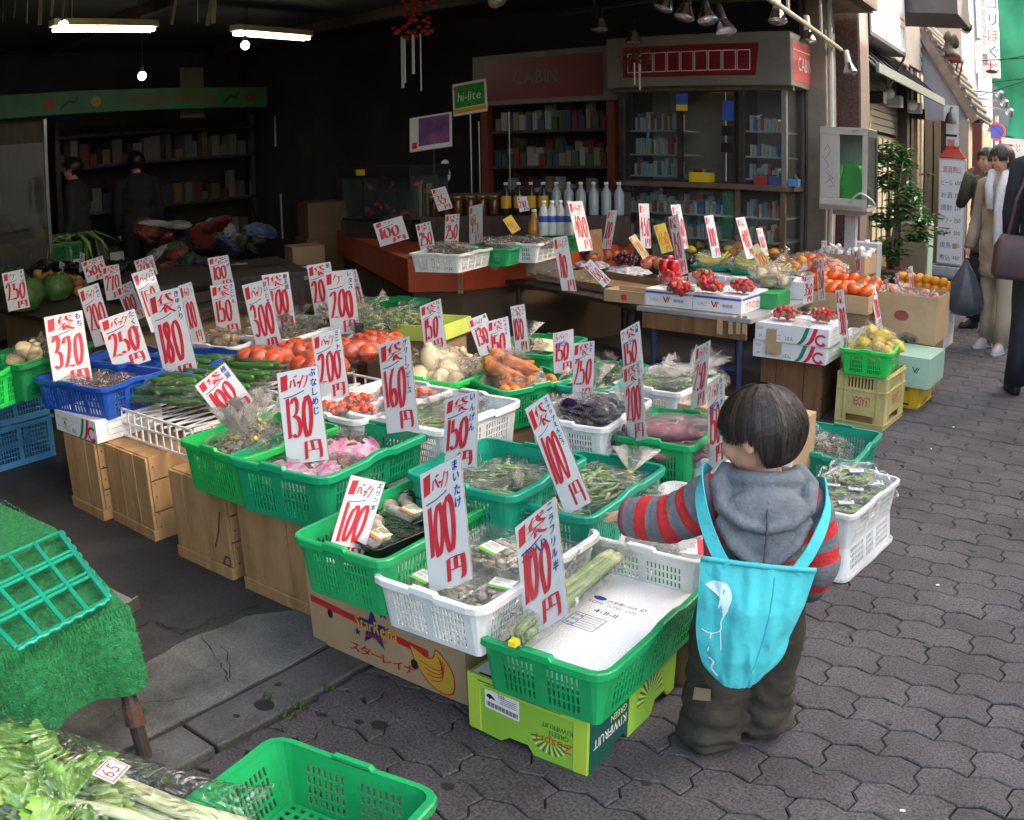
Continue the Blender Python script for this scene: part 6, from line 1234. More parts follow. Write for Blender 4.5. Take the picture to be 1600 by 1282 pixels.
q=MB();X=M4.Translation((-w/2,-.063,0))@M4.Rotation(pi/2,4,'X');q.flat([(.08,1.87),(w-.2,1.87),(w-.17,2.10),(.08,2.10)],0,X)
for k,c in enumerate('たばこは心の日曜日'):
 x=.12+.108*k;q.line([(x,1.91),(x+.095,1.91),(x+.098,2.05),(x+.003,2.05),(x,1.91)],.005,.001,1,X);word(q,c,x+.015,1.935,.085,2,X,z=.001)
Y=M4.Translation((w/2+.063,-.06,0))@M4.Rotation(pi/2,4,'Z')@M4.Rotation(pi/2,4,'X');q.flat([(.04,1.84),(.56,1.84),(.56,2.13),(.04,2.13)],3,Y);word(q,'CABIN',.15,1.92,.10,1,Y,z=.001,fit=.3);q.line([(.05,2.06),(.55,2.06)],.006,.001,1,Y)
ob('sign_face',q,[SIGNRED,PAPER,mat('sign_ink',(.16,.01,.015),.5),mat('sign_pale_red',(.50,.10,.10),.4)],t);ob('valance',MB().box((0,.02,1.785),(w+.1,.04,.03)),BROWNC,t)
for k,(px,py,s,c)in enumerate(((1095,285,(.16,.1,.07),YELCARD),(1190,287,(.10,.1,.06),RED),(1215,288,(.12,.1,.06),BLUEBAND),(1240,289,(.07,.1,.05),SKYP))):
 p=aty(px,py,6.08);o=thing('display_box',['yellow','red','dark blue','pale blue'][k]+' display box of packets on the kiosk counter','display box',(p.x,6.10,1.106),.05*k);ob('box_body',MB().box((0,0,s[2]/2),s),c,o);goods(o,-s[0]/2+.01,s[0]/2-.01,0,s[2]-.03,.06,5,rr)
o=thing('cat_figure','small white beckoning cat figurine on the kiosk shelf','figurine',(KX1-.26,KY+.14,1.493));ob('body',MB().ell((0,0,.035),(.026,.024,.036),10,8).ell((0,-.005,.085),(.024,.022,.021),10,8).ell((.022,-.008,.10),(.008,.008,.018),6,5),PAPER,o,smooth=True);ob('ears',MB().ell((-.015,-.004,.106),(.007,.005,.01),6,5).ell((.013,-.004,.106),(.007,.005,.008),6,5),RED,o)
o=thing('teapot','small teal teapot on the middle kiosk shelf','teapot',(KX1-.17,KY+.13,1.312));ob('pot_body',MB().lathe([(0,0),(.022,0),(.034,.02),(.03,.042),(.012,.05),(.006,.06),(0,.06)],14),mat('teal_glaze',(.04,.22,.22),.25),o,smooth=True);ob('spout',MB().tube([(.03,0,.02),(.048,0,.035),(.055,0,.046)],[.008,.006,.004],6),mat('teal_glaze2',(.04,.22,.22),.25),o);ob('handle',MB().tube([(-.03,0,.04),(-.048,0,.038),(-.05,0,.02),(-.032,0,.012)],.004,6),mat('teal_glaze3',(.04,.22,.22),.25),o)
o=thing('key_cards','string of blue cards and dark pouches hanging in the kiosk window','hanging cards',(KX1-.47,KY+.04,1.42));ob('cord',MB().tube([(0,0,-.3),(0,0,.34)],.003,5),PAPER,o)
for z,c,nm in((.24,BLUEBAND,'card'),(.17,BLUEBAND,'card'),(.06,BLACK,'pouch'),(-.06,BLACK,'pouch')):ob(nm,MB().box((.01,-.006,z),(.085,.006,.07)),c,o,rot=(0,.05,0))
p=aty(1065,160,6.0);tag(ob('notice',MB().box((0,0,0),(.09,.004,.13)).box((0,-.003,-.04),(.09,.002,.045),m=1),[BLUEBAND,YELCARD],loc=(p.x,6.005,p.z)),'small blue and yellow notice on the kiosk glass','notice');p=aty(1012,215,5.98);tag(ob('pen_tag',MB().box((0,0,0),(.018,.006,.13)),SKYP,loc=p,rot=(0,.15,0)),'blue strip hanging at the left kiosk post','tag')
# lamps, tubes, decorations
TUBE=glow('tube_glow',(1,.98,.86),1.6);BULB=glow('bulb_glow',(1,.97,.90),2.5)
for(pa,pb),nm in((((80,47),(243,48)),'left'),(((365,53),(483,62)),'right')):
 a,b=at(*pa,2.40),at(*pb,2.40);t=thing('strip_light',nm+' lit fluorescent strip under the dark ceiling','strip light',(a+b)/2,atan2((b-a).y,(b-a).x));L=(b-a).length
 ob('fitting',MB().box((0,0,.05),(L,.10,.05)),CREAMCARD,t);ob('lamp_tube',MB().tube([(-L/2+.03,-.03,.005),(L/2-.03,-.03,.005)],.016,10),TUBE,t);ob('lamp_tube',MB().tube([(-L/2+.03,.03,.005),(L/2-.03,.03,.005)],.016,10),TUBE,t);ob('hanger',MB().tube([(-L/3,0,.07),(-L/3,0,.27)],.005,5).tube([(L/3,0,.07),(L/3,0,.27)],.005,5),DMETAL,t)
for px,py,z,nm in((99,40,2.36,'left'),(383,71,2.30,'right'),(222,119,2.12,'middle')):
 p=at(px,py,z);t=thing('bare_bulb',nm+' bare round bulb glowing in the dark shop','bulb',p);ob('bulb_glass',MB().ell((0,0,0),(.035,.035,.038),14,10),BULB,t,smooth=True);ob('cap',MB().tube([(0,0,.034),(0,0,.08)],.016,10),BLACK,t);ob('flex',MB().tube([(0,0,.08),(0,0,2.66-p.z)],.004,5),BLACK,t)
SPB=mat('lamp_black',(.02,.02,.02),.4);SPW=mat('lamp_white',(.55,.53,.48),.45,.05);MIR=mat('lamp_mirror',(.75,.77,.8),.12,metal=1,bump=.1)
def spot(P,d,label,m,s=1.0,grp=None):
 t=thing('spot_lamp',label,'lamp',P,0,grp,rot=V(d).to_track_quat('Z','Y').to_matrix())
 ob('lamp_socket',MB().lathe([(.0,-.15*s),(.020*s,-.15*s),(.024*s,-.06*s),(.030*s,-.05*s)],12),m,t,smooth=True);ob('reflector',MB().lathe([(.022*s,-.06*s),(.035*s,-.03*s),(.052*s,.01*s),(.056*s,.022*s)],18,cap=False),MIR,t,smooth=True);ob('lens',MB().lathe([(.055*s,.022*s),(.042*s,.032*s),(0,.036*s)],18,cap=False),mat('lens_'+label[:9],(.55,.56,.6),.15,.3,40,metal=.7),t,smooth=True)
 return t
pa,pb=V((-1.64,4.2,2.14)),V((-1.88,6.66,2.14))
tag(ob('lamp_rail',MB().tube([pa,pb],.016,8).tube([V((-1.72,5.0,2.14)),V((-1.72,5.0,2.48))],.012,6).tube([V((-1.80,5.9,2.14)),V((-1.80,5.9,2.48))],.012,6),mat('rail_cream',(.45,.42,.35),.5)),'cream pipe rail carrying lamps under the front edge of the ceiling','lamp rail')
tag(ob('lamp_rail',MB().tube([(-3.2,4.9,2.20),(-1.72,4.55,2.20)],.014,8).tube([(-2.9,4.83,2.20),(-2.9,4.83,2.66)],.01,6).tube([(-1.95,4.61,2.2),(-1.95,4.61,2.5)],.01,6),BLACK),'black lamp rail above the right hand stall','lamp rail')
for px,py,y,d,m,nm in((1215,28,5.0,(.1,-.25,-1),SPW,'white spot lamp nearest the top of the picture'),(1262,60,5.7,(.1,-.2,-1),SPW,'white spot lamp in front of the corner column'),(1328,110,6.6,(.25,-.2,-1),SPW,'white spot lamp at the end of the rail with a red cord'),
                             (1038,8,4.6,(-.3,-.3,-1),SPB,'leftmost black spot lamp of the cluster'),(1070,22,4.6,(-.1,-.3,-1),SPB,'second black spot lamp of the cluster'),(1105,27,4.6,(.3,-.3,-1),SPB,'third black spot lamp of the cluster'),(1133,45,4.65,(.4,-.3,-1),SPB,'lowest black spot lamp of the cluster'),
                             (937,42,5.3,(0,-.1,-1),SPB,'dim white faced lamp above the goods cabinet'),(990,62,5.6,(0,-.1,-1),SPB,'dim lamp over the left end of the kiosk'),(775,-2,4.4,(.6,-.3,-.7),SPB,'bright edged lamp at the top middle')):spot(aty(px,py,y),d,nm,m,1.05)
t=thing('garland','red paper flower decoration with white streamers hanging from the ceiling','decoration',aty(645,30,4.2));f=MB();rr=random.Random(2)
for k in range(60):f.ell((rr.gauss(0,.075),rr.gauss(0,.05),rr.uniform(-.12,.2)),(.02,.02,.012),6,4,0,.3,k)
ob('flowers',f,mat('paper_red',(.38,.03,.025),.7),t,kind='stuff')
for x,z in((-.09,-.33),(0,-.25),(.06,-.36),(-.075,-.3)):ob('streamer',MB().box((x,0,z/2-.1),(.022 if x<.05 else .01,.002,-z)),PAPER,t)
t=thing('garland','red and green decoration with white streamers at the kiosk corner','decoration',aty(995,90,5.8));f=MB()
for k in range(40):f.ell((rr.gauss(0,.06),rr.gauss(0,.03),rr.uniform(-.05,.05)),(.016,.016,.01),6,4,k%2,.3,k)
ob('flowers',f,[mat('paper_red2',(.30,.03,.025),.7),LEAFD],t,kind='stuff');ob('streamer',MB().box((.02,0,-.14),(.016,.002,.2)),PAPER,t);ob('streamer',MB().box((-.02,0,-.12),(.012,.002,.16)),PAPER,t)
for k,px in enumerate((4,22,42,62,80,97,112,268,309,324,333)):
 p=aty(px,rr.uniform(15,44),2.2 if px<200 else 3.2);tag(ob('hanging_strip',MB().box((0,0,.25),(.028,.003,.5)),mat('strip_tan%d'%k,(.5,.42,.22),.7),loc=p,rot=(0,rr.gauss(0,.12),rr.gauss(0,.4))),'tan paper strip hanging from the ceiling at the upper left','paper strip','hanging paper strips')
# dark left half: banner, back shelves, cartons, bags, people
t=thing('fruit_banner','green banner board with painted fruit and red lettering across the dark shop','banner',(-7.4,0,0));a,b=atx(-30,168,-7.4),atx(415,155,-7.4);ob('board',MB().box((0,(a.y+b.y)/2,2.02),(.05,b.y-a.y,.20)),mat('banner_green',(.030,.115,.045),.6),t)
q=MB();X=M4.Translation((.0262,a.y,1.92))@M4.Rotation(pi/2,4,'Z')@M4.Rotation(pi/2,4,'X');y0=lambda px:atx(px,155,-7.4).y-a.y;word(q,'FRESH FRUITS',y0(205),.06,.085,0,X,fit=y0(336)-y0(205))
for px,m in((75,0),(388,0),(148,1)):q.prism([(y0(px)+.055*cos(k*.5),.1+.05*sin(k*.5))for k in range(13)],0,.001,m,X)
for px in(105,358):q.line(sm([(y0(px)-.08,.05),(y0(px),.11),(y0(px)+.06,.10),(y0(px)+.09,.15)],4),.02,.001,2,X)
ob('painting',q,[mat('banner_red',(.22,.03,.015),.6),mat('banner_yellow',(.28,.20,.02),.6),BLACK],t)
t=thing('glass_fridge','glass fronted chiller with metal edge in the dark left corner','chiller',(-7.9,2.9,0));ob('cabinet',MB().box((0,0,1),(.8,1.2,1.9)),DARKW,t);ob('door_glass',MB().box((.41,0,1.05),(.01,1.1,1.3)),TANKG,t);ob('door_edge',MB().box((.415,.57,1.0),(.03,.03,1.8)),METAL,t)
for z in(.6,.95,1.3):ob('shelf_board',MB().box((0.2,0,z),(.4,1.1,.02)),DMETAL,t)
t=thing('wall_rack','dark metal rack along the back wall with bottles and boxes','rack',(-8.2,5.0,0))
for z in(.5,1.0,1.45,1.75):ob('shelf_board',MB().box((0,0,z),(.5,2.4,.03)),DMETAL,t)
for y in(-1.18,1.18):ob('post',MB().box((.22,y,.95),(.05,.05,1.9)),METAL if y>0 else DMETAL,t)
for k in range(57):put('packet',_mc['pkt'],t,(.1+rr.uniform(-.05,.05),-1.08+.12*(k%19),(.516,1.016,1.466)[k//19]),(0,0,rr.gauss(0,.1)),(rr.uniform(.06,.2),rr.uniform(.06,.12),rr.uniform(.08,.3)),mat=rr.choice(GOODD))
for k,(px,py,y,wd,hh,zb,m,nm)in enumerate(((485,330,6.2,.5,.36,.55,KRAFTD,'brown carton stack beside the fish tank, upper box'),(485,360,6.2,.55,.55,0,KRAFTD,'brown carton stack beside the fish tank, lower box'),(455,385,5.2,.36,.16,.42,KRAFT,'open brown carton left of the red counter'),(455,410,5.2,.36,.12,.29,WCARD,'white printed carton under the open one by the counter'),(450,430,5.2,.4,.28,0,KRAFTD,'brown carton at the bottom of the pile by the counter'),
                                               (85,400,3.6,.42,.36,.15,KRAFT,'brown carton under the white printed leek box'),(80,370,3.6,.40,.12,.512,WCARD,'white printed carton below the green leek crate'),(15,400,3.3,.5,.5,.1,KRAFTD,'brown carton at the left picture edge'),(15,350,3.4,.45,.3,.62,KRAFTD,'upper brown carton at the left picture edge'),(165,350,4.4,.4,.5,.1,WCARD,'white foam box in the dark middle of the shop'),(440,300,6.6,.45,.5,.5,GREYP,'grey box against the back right wall'),(190,410,3.7,.3,.2,.3,KRAFTD,'small brown carton behind the seaweed packets'))):
 p=aty(px,py,y);t=thing('carton',nm,'carton',(p.x,y+.15,zb),-.5);box_parts(t,wd,wd*.8,hh,m)
bgk=basket_at(V((aty(80,345,3.6).x,3.76,0)),-.5,.42,.34,.79,.155,DGREEN,'dark green crate of leeks on the white printed box')
t=thing('leek_heap','long green leek leaves drooping over the dark green crate','leeks',(bgk.c.x,bgk.c.y,.80));l=MB()
for k in range(30):a=rr.uniform(2.2,5.2)if k<20 else rr.uniform(-.5,1);L=rr.uniform(.25,.5);x,y=.1*rr.gauss(0,1),.08*rr.gauss(0,1);l.tube([(x,y,0),(x+L*.5*cos(a),y+L*.5*sin(a),.06),(x+L*.85*cos(a),y+L*.85*sin(a),-.02),(x+L*cos(a),y+L*sin(a),-.20*rr.random()-.05)],[(.012,.010),(.02,.006),(.018,.004),(.004,.002)],6,k%2)
ob('leaves',l,[LEAFP,LEAF],t,smooth=True,kind='stuff')
for k in range(44): # heaps of bagged goods on a low table
 p=aty(rr.uniform(225,410),rr.uniform(350,425),rr.uniform(3.9,5.0));o=put('sack',cached('sack%d'%(k%3),lambda:hull(k%3+20,.5,.22)),None,p,(rr.gauss(0,.35),rr.gauss(0,.35),rr.uniform(0,6)),(rr.uniform(.08,.17),rr.uniform(.06,.12),rr.uniform(.03,.07)),mat=rr.choice([GOOD[5],GOOD[0],GOOD[1],GOOD[2],GOOD[5],GOOD[3],GOOD[4],GOOD[1]]));tag(o,'bulging packet heaped on the dark table at the back of the shop','packet','packets heaped in the dark shop')
t=thing('low_table','low table under the heaped packets in the dark shop','table',(-5.45,3.75,0),-.5);ob('table_top',MB().box((0,0,.56),(1.25,1.3,.03)),DARKW,t);ob('skirt',MB().box((0,0,.28),(1.2,1.2,.54)),DARKW,t)
for k,px in enumerate((420,440)):p=aty(px,205,6.55);tag(ob('wall_notice',MB().box((0,0,0),(.16 if k else .10,.006,.34)),mat('notice_grey%d'%k,(.40,.39,.36),.7),loc=p,rot=(0,rr.gauss(0,.04),.9)),['narrow','wide'][k]+' paper notice on the dark back wall','notice')
p=aty(478,197,6.9);t=thing('wall_clock','square framed clock face on the dark back wall','clock',p,.0);ob('frame',MB().box((0,0,0),(.20,.03,.26)),BLACK,t);ob('face',MB().box((0,-.017,0),(.15,.004,.2)),GREYP,t)
p=atx(300,145,-7.52);tag(ob('price_poster',MB().box((0,0,0),(.006,.28,.5)),mat('poster_tan',(.10,.08,.045),.8),loc=p),'tan poster hanging across the fruit banner','poster')
# left back of the display: cabbages, onions, seaweed packets
BPX=thing('low_table','low table carrying cabbages and onions behind the blue baskets','table',(-5.05,2.75,0),-.05);ob('table_top',MB().box((0,0,.50),(1.9,.95,.03)),DARKW,BPX);ob('skirt',MB().box((0,0,.245),(1.8,.88,.48)),KRAFTD,BPX)
def cabbage(P,label,r):
 t=thing('cabbage',label,'cabbage',P,rnd.uniform(0,6));rr2=random.Random(int(r*1e4));put('heart',MB().ell((0,0,r*.85),(r*.9,r*.9,r*.8),16,12,jit=.08).mesh('heart',LEAFP,True),t)
 for k in range(11):
  a=k*2.4;tl=.15+.09*k;g=MB();N_,K_=9,7;vs,fs=[],[]
  for i in range(N_):
   for j in range(K_):
    u,v=i/(N_-1),(j/(K_-1)-.5)*2;th=-.9+2.0*u;wv=.03*NZ.noise(V((u*5,v*5,k)))*(1+2*u);rad=r*(1.03+.04*(k%3)+wv*2.5+.28*u*u)
    az=v*1.15*sin(pi*min(1,u*.8+.2));vs.append((rad*cos(th)*cos(az),rad*cos(th)*sin(az),r*.85+rad*sin(th)*.85))
  for i in range(N_-1):
   for j in range(K_-1):fs.append((i*K_+j,i*K_+j+1,(i+1)*K_+j+1,(i+1)*K_+j))
  put('leaf',g.add(vs,fs).mesh('leaf',CABL,True),t,rot=(0,0,a))
CABL=mat('cabbage_leaf',(.055,.13,.025),.45,.3,9,bump=.6,bs=25,c2=(.11,.21,.05))
for px,py,y,r,nm in((45,520,2.35,.115,'large dark green cabbage in front at the left edge'),(92,480,2.7,.10,'cabbage behind the large one at the left edge'),(25,495,2.75,.10,'rear cabbage at the far left')):P=aty(px,py,y);cabbage(V((P.x,P.y,.515)),nm,r)
for k in range(30):
 p=aty(rnd.uniform(55,125),rnd.uniform(448,478),rnd.uniform(2.85,3.1));o=put('onion',gm('onion'),None,V((p.x,p.y,.55+rnd.uniform(0,.07))),(rnd.gauss(0,.6),rnd.gauss(0,.6),rnd.uniform(0,6)),1.1);tag(o,'brown skinned onion in the heap behind the cabbages','onion','onions behind the cabbages')
t=thing('onion_crate','dark crate under the onions','crate',(-5.0,3.02,.515),-.05);box_parts(t,1.0,.45,.06,DARKW,open_top=True)
for k,(px,py)in enumerate(((75,425),(105,420),(130,432),(92,440),(150,440),(172,430))):p=aty(px,py,3.3);o=put('seaweed_packet',cached('sack1',lambda:hull(21,.5,.1)),None,V((p.x,p.y,.62)),(0,.3,k),(.17,.13,.05),mat=mat('seaweed_black%d'%k,(.012,.014,.012),.25));tag(o,'shiny black packet of dried seaweed behind the onions','packet','black seaweed packets')
for k,(px,py)in enumerate(((95,425),(128,412))):p=aty(px,py,3.2);t=thing('packet_label',['left','right'][k]+' white upright label on the black packets','label card',p,.2);ob('card',MB().box((0,0,0),(.06,.003,.16)),SIGNW,t,rot=(0,.35 if not k else .2,0));q=MB();word(q,'おとうふ',0,.07,.03,0,M4.Translation((0,-.0025,0))@M4.Rotation(.35 if not k else .2,4,'Y')@M4.Rotation(pi/2,4,'X'),vertical=True);ob('lettering',q,BLACK,t)

# ================================================================ ALONG THE STREET
GRAN=mat('red_granite',(.085,.045,.04),.25,.5,60,c2=(.16,.10,.09));CREAMW=mat('cream_wall',(.62,.54,.38),.7,.06,3,dirt=.12);TANW=mat('tan_post',(.40,.30,.17),.6,.1,5,stretch=(6,6,.5));LGREY=mat('render_grey',(.50,.50,.53),.8,.05,3,dirt=.1);TILEM=mat('roof_tile',(.16,.14,.12),.55,.3,10,dirt=.2);AWN=mat('awning_sheet',(.06,.06,.065),.4,.1,8);AWNE=mat('awning_edge',(.22,.26,.24),.45,.1,8);BRICKW=mat('white_brick',(.42,.43,.45),.6,.08,4);WDOOR=mat('door_wood',(.30,.19,.08),.55,.15,4,stretch=(6,6,.5));PANE=mat('paper_pane',(.70,.64,.46),.5,.06)
FX=-2.35
t=thing('pub_building','small wooden pub front with granite pier, sliding door and sloping awning','building')
ob('granite_pier',MB().box((-2.16,7.35,1.6),(.56,.34,3.2)),GRAN,t,bevel=.004);ob('pier_trim',MB().box((-1.90,7.30,1.6),(.06,.22,3.2)),mat('pink_stone',(.20,.135,.12),.5,.15,20),t)
ob('front_wall',MB().box((FX-.1,9.9,1.7),(.1,4.8,3.4)),mat('pub_wall',(.13,.10,.075),.7,.2,4),t);ob('upper_wall',MB().box((FX-.02,9.9,3.6),(.12,5.0,2.0)),mat('pub_upper',(.30,.28,.27),.8,.1,3),t)
for k in range(8):ob('slat',MB().box((FX+.06,8.02+.085*k,.92),(.025,.05,1.84)),mat('slat_dark',(.045,.03,.025),.6,.25,6,stretch=(6,6,.5))if k==0 else bpy.data.materials['slat_dark'],t,bevel=.003)
for z in(.4,1.7):ob('slat_rail',MB().box((FX+.03,8.32,z),(.03,.75,.06)),bpy.data.materials['slat_dark'],t)
for k in range(9):ob('cladding_board',MB().box((FX+.02,9.75,1.70+.075*k),(.03,1.75,.07)),mat('cladding_pale',(.36,.33,.28),.3,.06,6)if k==0 else bpy.data.materials['cladding_pale'],t,bevel=.003)
dr=ob('sliding_door',MB().box((FX,9.75,.82),(.03,1.7,1.62)),WDOOR,t)
for k in range(7):ob('pane',MB().box((FX+.02,9.05+.235*k,.98),(.02,.15,1.24)),PANE,dr)
for y,m in((8.82,TANW),(10.70,DARKW),(10.95,DARKW),(11.35,TANW),(11.62,CREAMW)):ob('post',MB().box((FX+.09,y,1.25),(.12,.14,2.5)),m,t,bevel=.004)
ob('transom',MB().box((FX+.04,9.8,2.36),(.1,4.2,.1)),DARKW,t)
aw=MB();ox,oz,ix,iz=-1.86,2.13,FX,2.55;aw.add([(ox,7.75,oz),(ox,11.25,oz),(ix,11.35,iz),(ix,7.7,iz),(ox,7.75,oz-.02),(ox,11.25,oz-.02),(ix,11.35,iz-.02),(ix,7.7,iz-.02)],[(0,1,2,3),(7,6,5,4),(0,3,7,4),(1,5,6,2)])
ob('awning',aw,AWN,t);ob('awning_fascia',MB().box((ox,9.5,oz+.005),(.03,3.52,.09)),AWNE,t,bevel=.004);ob('awning_edge',MB().tube([(ix+.02,7.72,iz+.03),(ix+.02,11.33,iz+.03)],.025,8),mat('gutter_cream',(.5,.46,.38),.4),t)
for k in range(8):y=7.9+.46*k;ob('awning_seam',MB().bar((ox+.01,y,oz+.012),(ix,y,iz+.012),.03,.02),AWN,t)
for y,z in((9.0,2.02),(10.2,2.0)):ob('globe_lamp',MB().ell((-2.05,y,z),(.06,.06,.06),14,10).tube([(-2.05,y,z+.05),(-2.05,y,z+.2)],.015,6),PAPER,t,smooth=True)
for y,z in((8.7,1.95),(9.5,1.98),(10.6,2.0),(10.9,1.95)):ob('eave_box',MB().box((-2.1,y,z),(.16,.14,.12)),LGREY if z>1.97 else BLACK,t,bevel=.006)
# box sign over the awning
p,q=atx(1357,55,-1.95),atx(1413,88,-1.95);z1=p.z+.62
t=thing('box_sign','white box sign with red characters and a dark end above the awning','sign',(-2.05,(p.y+q.y)/2,p.z));L=q.y-p.y
ob('sign_case',MB().box((0,0,.35),(.24,L,.70)),mat('sign_dark_end',(.02,.02,.022),.5),t,bevel=.01);fc=ob('sign_face',MB().box((.123,0,.36),(.008,L-.06,.64)),PAPER,t);w=MB();X=M4.Translation((.1285,-L/2,0))@M4.Rotation(pi/2,4,'Z')@M4.Rotation(pi/2,4,'X')
word(w,'富の井',.50*L,.20,.26,0,X,fit=.46*L);word(w,'お食事',.16*L,.36,.14,1,X,fit=.26*L);ob('lettering',w,[mat('sign_scarlet',(.55,.03,.03),.5),BLUE],fc)
ob('sign_stay',MB().bar((.05,-L/2,.2),(-.2,-L/2-.3,-.1),.012,.012).bar((.1,L/2,-.0),(-.2,L/2+.1,-.5),.02,.02),METAL,t)
p=atx(1250,-10,-1.9);ob('window_frame',MB().box((-2.42,8.6,3.1),(.06,.8,.8)),GREYP,bpy.data.objects['pub_building']);ob('window_pane',MB().box((-2.385,8.6,3.1),(.02,.66,.66)),TANKG,bpy.data.objects['pub_building'])
# dark soffit sign at the very top
p,q=aty(1388,24,9.5),aty(1500,20,9.5);tag(ob('sign_underside',MB().box(((p.x+q.x)/2,9.8,p.z+.20),(q.x-p.x,.9,.40)),mat('soffit_dark',(.07,.065,.07),.6),bevel=.01),'dark underside of a projecting sign at the top of the street','sign')
# gabled bay with a tiled roof edge
GY=12.25;t=thing('gabled_building','grey gabled house end with a stepped tile roof edge and red brown corner post','building');a,b=aty(1428,22,GY),aty(1524,182,GY);c=aty(1424,160,GY)
X=M4.Translation((0,GY+.02,0))@M4.Rotation(pi/2,4,'X');ob('gable_wall',MB().prism([(a.x-.2,.0),(b.x-.12,.0),(b.x-.12,b.z+.05),(a.x,a.z-.12),(a.x-.2,a.z-.12)],-.1,.0,0,X),LGREY,t);ob('side_wall',MB().box((b.x-.17,GY+1.5,1.0),(.1,2.9,2.0)),CREAMW,t)
ob('lower_wall',MB().box(((a.x+b.x)/2+.12,GY-.01,1.0),(b.x-a.x-.42,.03,2.0)),CREAMW,t)
n=11
for k in range(n):
 u=(k+.5)/n;p=a.lerp(b,u);d=(b-a).normalized();ob('roof_tile',MB().box((0,.9,0),((b-a).length/n*1.25,1.9,.035)).tube([(0,-.07,.02),(0,1.8,.02)],.055,8),TILEM,t,loc=p,rot=(0,-atan2(d.z,d.x)-.07,0))
ob('verge',MB().bar(a+V((-.03,-.06,-.07)),b+V((0,-.06,-.07)),.03,.12),mat('verge_tan',(.30,.24,.17),.7,.2,10),t)
for px,m,wd,nm in((1466,TANW,.10,'post'),(1452,TANW,.10,'post'),(1475,DARKW,.08,'post'),(1527,mat('post_red_brown',(.22,.06,.04),.5),.13,'corner_post')):p=aty(px,250,GY-.1);ob(nm,MB().box((p.x,GY-.1,.98),(wd,.1,1.96)),m,t,bevel=.004)
p=aty(1487,210,GY-.1);tag(ob('wall_poster',MB().box((0,0,0),(.20,.02,.95)).box((0,-.011,-.12),(.1,.004,.3),m=1).box((.0,-.012,.08),(.16,.003,.03),m=2),[PAPER,mat('poster_pink',(.55,.25,.22),.6),BLACK],loc=p+V((0,-.04,-.1))),'tall white poster with a figure between two posts','poster')
def round_lamp(px,y,label):p=aty(*px,y);t=thing('shade_lamp',label,'lamp',p);ob('shade',MB().lathe([(.02,.09),(.05,.06),(.085,-.06)],14,cap=False).lathe([(.083,-.058),(0,-.05)],14,cap=False),BLACK,t,smooth=True);ob('bracket',MB().tube([(0,0,.09),(0,.06,.15),(0,.2,.16)],.012,6),BLACK,t)
round_lamp((1485,186),GY-.3,'black shaded lamp over the white poster')
for px,y,nm in((1526,193,'lower'),(1509,45,'upper')):p=aty(px,y,GY+.6);tag(ob('convex_lamp',MB().lathe([(0,0),(.05,.01),(.085,.05),(.09,.08)],16).lathe([(.088,-.0),(.09,.08),(.06,.02),(0,.0)],16,m=1),[BLACK,PAPER],loc=p,rot=(pi/2-.3,0,.3),smooth=True),nm+' round black rimmed lamp on the white wall','lamp')
for k in range(12):
 for j in range(3):pass
br=thing('brick_strip','strip of pale brickwork beside the grey gable','wall');p0,p1=aty(1418,60,GY-.12),aty(1431,125,GY-.12);wd=.17
ob('backing',MB().box((p0.x+.09,GY-.09,(p0.z+p1.z)/2-.3),(wd,.03,1.6)),MORTAR,br);bme=MB().box((0,0,0),(.078,.03,.058)).mesh('brick',BRICKW)
for j in range(24):
 for i in range(2):put('brick',bme,br,(p0.x+.048+.083*i+(.02 if j%2 else-.02),GY-.118,p1.z-.75+.064*j),bevel=0)
orn=thing('roof_ornament','dark ornamental figure on a red bracket above the tile roof','ornament',aty(1484,88,GY+.2));ob('figure',MB().lathe([(0,-.02),(.16,-.02),(.14,.05),(.08,.12),(.06,.2),(.09,.25),(.05,.32),(0,.36)],14).ell((.08,-.02,.2),(.07,.06,.10),10,8,jit=.3),mat('bronze',(.10,.075,.05),.55,.5,12,bump=.4),orn,smooth=True);ob('ledge',MB().box((0,0,-.05),(.36,.3,.05)),REDW,orn,bevel=.005);ob('stay',MB().bar((.13,-.1,-.08),(.02,-.05,-.5),.02,.02).bar((.16,.1,-.08),(.06,.05,-.5),.02,.02),REDW,orn)
# white building, massage sign, netted building, small signs
WB=thing('white_building','narrow white building beyond the gabled house','building');p=atx(1530,100,-2.2);ob('wall',MB().box((-2.6,17.2,3.6),(.9,4.4,7.2)),mat('white_wall',(.72,.71,.68),.7,.04,2,dirt=.1),WB);ob('corrugated_panel',MB().box((-2.4,14.6,4.4),(.8,.06,1.6)),TANW,WB)
for z in(2.7,4.2,5.6):ob('window_frame',MB().box((-2.14,17.4,z),(.04,1.2,.9)),GREYP,WB);ob('window_pane',MB().box((-2.118,17.4,z),(.02,1.08,.78)),TANKG,WB)
p,q=aty(1529,-6,16.8),aty(1562,122,16.8)
t=thing('vertical_sign','tall white vertical sign with coloured kana beside the green netting','sign',((p.x+q.x)/2,16.8,q.z));w_,h_=q.x-p.x,p.z-q.z+.5
ob('sign_case',MB().box((0,.06,h_/2),(w_,.16,h_)),PAPER,t,bevel=.01);w=MB();X=M4.Translation((0,-.0235,0))@M4.Rotation(pi/2,4,'X');cs=.235
for k,c in enumerate('コリほぐし'):word(w,c,.075,h_-.55-.29*k,cs,(0,2,3,2,0)[k],X,vertical=True)
word(w,'リラクゼーションマッサージ',-.09,h_-.5,.085,1,X,vertical=True);word(w,'整体',-.09,.42,.10,1,X,vertical=True);w.prism([(.02+.11*cos(k*.5),.1+.035*sin(k*.5))for k in range(13)],0,.001,1,X);word(w,'60分3800円',-.13,.2,.06,0,X,fit=.28)
ob('lettering',w,[RED,BLACK,BLUE,ORANGEINK],t);ob('sign_bracket',MB().box((-.25,.1,h_*.35),(.2,.04,.05)).box((-.25,.1,h_*.8),(.2,.04,.05)),GREYP,t)
